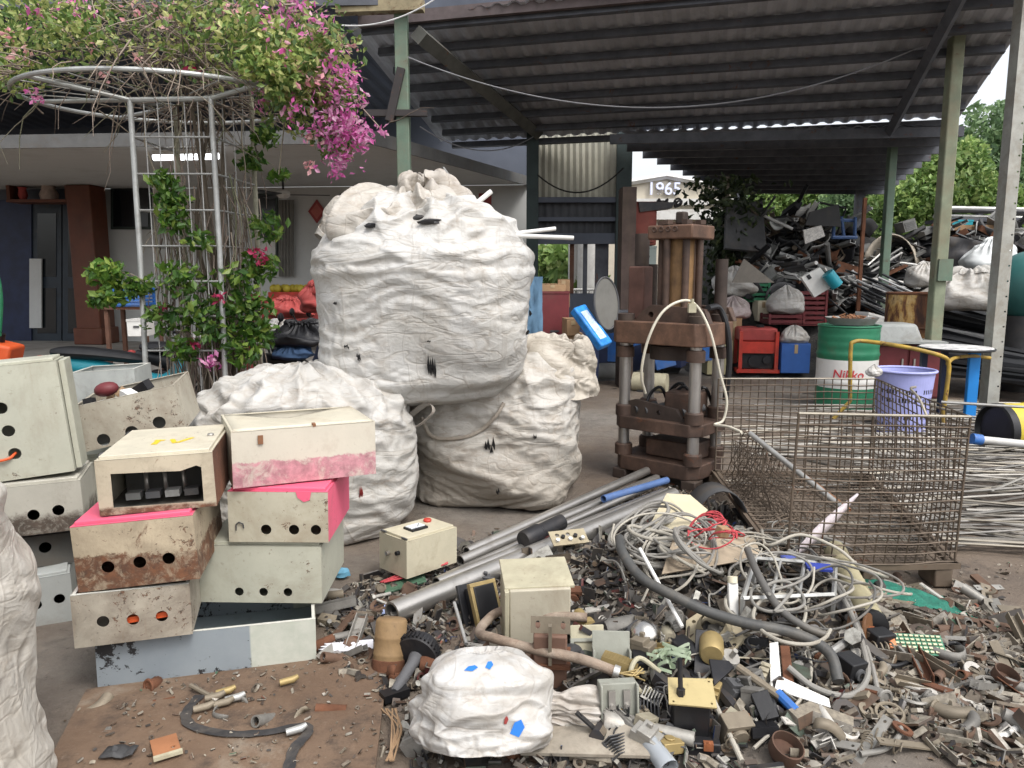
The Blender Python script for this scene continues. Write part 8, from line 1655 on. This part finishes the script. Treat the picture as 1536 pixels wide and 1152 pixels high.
tower = [(255,300,6.0,.16,.55),(262,330,5.98,.15,.5),(245,270,6.0,.12,.35),(270,420,5.97,.22,.7),(250,480,5.97,.2,.5),(300,470,5.97,.22,.6),(330,500,6.0,.2,.6),(375,460,6.1,.2,.8),(385,500,6.1,.18,.8),(390,400,6.3,.18,.6),(400,340,6.4,.18,.45),(375,240,6.6,.14,.35),(400,205,6.6,.13,.4),(160,410,5.9,.16,.7),(175,440,5.9,.14,.5),(150,450,5.9,.10,.35),(205,430,5.95,.12,.4),(275,525,5.95,.14,.4),(350,420,6.1,.2,.5),(300,360,6.0,.14,.25),(418,262,6.4,.1,.2),(365,530,6.0,.16,.4)]
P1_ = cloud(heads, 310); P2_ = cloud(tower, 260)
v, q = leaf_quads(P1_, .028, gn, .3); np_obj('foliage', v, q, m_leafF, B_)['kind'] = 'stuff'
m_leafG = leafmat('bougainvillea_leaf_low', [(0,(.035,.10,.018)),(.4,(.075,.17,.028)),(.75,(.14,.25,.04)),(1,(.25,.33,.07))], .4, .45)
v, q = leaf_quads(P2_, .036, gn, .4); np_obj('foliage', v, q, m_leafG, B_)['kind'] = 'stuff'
m_fl = leafmat('pink_bract', [(0,(.75,.12,.48)),(.4,(.86,.24,.64)),(.8,(.92,.42,.74)),(1,(.93,.6,.78))], .45, .5); m_fl2 = leafmat('pale_pink_bract', [(0,(.75,.30,.40)),(.5,(.85,.48,.54)),(1,(.88,.62,.62))], .45, .5); m_fl3 = leafmat('red_bract', [(0,(.45,.02,.10)),(1,(.6,.06,.18))], .4, .5)  # bract pinks also brightened for the canopy lit from behind
fl = [(470,30,5.6,.08,36,0),(420,75,5.5,.07,22,0),(500,105,5.7,.09,50,0),(465,115,5.6,.07,26,1),(440,165,5.6,.07,30,0),(485,185,5.7,.10,60,0),(350,15,5.6,.06,16,1),(250,25,5.6,.06,12,1),(60,30,5.5,.07,20,0),(15,85,5.6,.05,14,1),(520,65,5.9,.05,18,1),(395,25,5.5,.05,14,0),(105,12,5.8,.10,70,0),(118,25,5.8,.05,20,0),(200,10,6.0,.09,40,1),(325,3,6.0,.1,50,1),(438,10,5.9,.11,90,0),(432,30,5.9,.06,40,0),(490,85,5.9,.09,70,0),(475,125,5.8,.07,60,0),(500,140,5.8,.1,110,0),(505,175,5.85,.1,130,0),(525,190,5.85,.09,110,0),(515,210,5.85,.11,140,0),(535,205,5.9,.07,70,0),(500,212,5.85,.05,40,0),(575,197,5.9,.03,16,0),(550,205,5.9,.04,24,0),(505,250,5.9,.06,60,0),(515,240,5.9,.04,30,0),(465,205,5.8,.04,20,1),(465,250,5.8,.03,14,1),(380,118,5.9,.05,16,0),(398,150,6.1,.07,36,0),(52,145,5.7,.035,24,0),(157,113,5.75,.022,14,1),(42,82,5.8,.04,12,1),(18,55,5.8,.03,10,1),(138,72,5.8,.03,12,1),(455,75,5.8,.05,14,1),(450,95,5.8,.03,10,0),(418,45,5.8,.05,20,0),(530,120,5.9,.05,40,0),(545,150,5.95,.03,24,0),(483,50,5.9,.06,20,1),(315,542,5.9,.04,50,0),(388,378,6.2,.045,26,2),(398,392,6.2,.03,16,2),(385,450,6.2,.03,16,2),(325,445,5.95,.03,16,2),(245,465,5.95,.03,12,2),(290,518,5.95,.025,12,2),(285,102,5.95,.03,10,2),(210,90,5.9,.03,8,1)]
for kind in range(3):
    P = [];
    for px, py, Y, r_, n, kd in fl:
        if kd != kind: continue
        c0 = np.array(W(px, py, Y)); P.append(c0+gn.normal(size=(n, 3))*r_*np.array([.75,.75,.8]))
    P = np.concatenate(P); v, q = leaf_quads(P, .024, gn, 0); np_obj('flower_cluster', v, q, (m_fl, m_fl2, m_fl3)[kind], B_)['kind'] = 'stuff'
mb = MB()
for px, py, ln in ((150,420,0),(175,440,0),(520,190,0),(575,197,0),(505,250,0),(418,262,0)):
    e_ = W(px, py, 5.9); s_ = W(230 if px < 200 else (470 if py < 230 else 440), 430 if px < 200 else 120, 6.0); mb.tube(crv([s_, s_.lerp(e_, .5)+V((0,0,.08)), e_], 5), .005, 5)
o = part('stem', mb, m_twig, B_); o['kind'] = 'stuff'
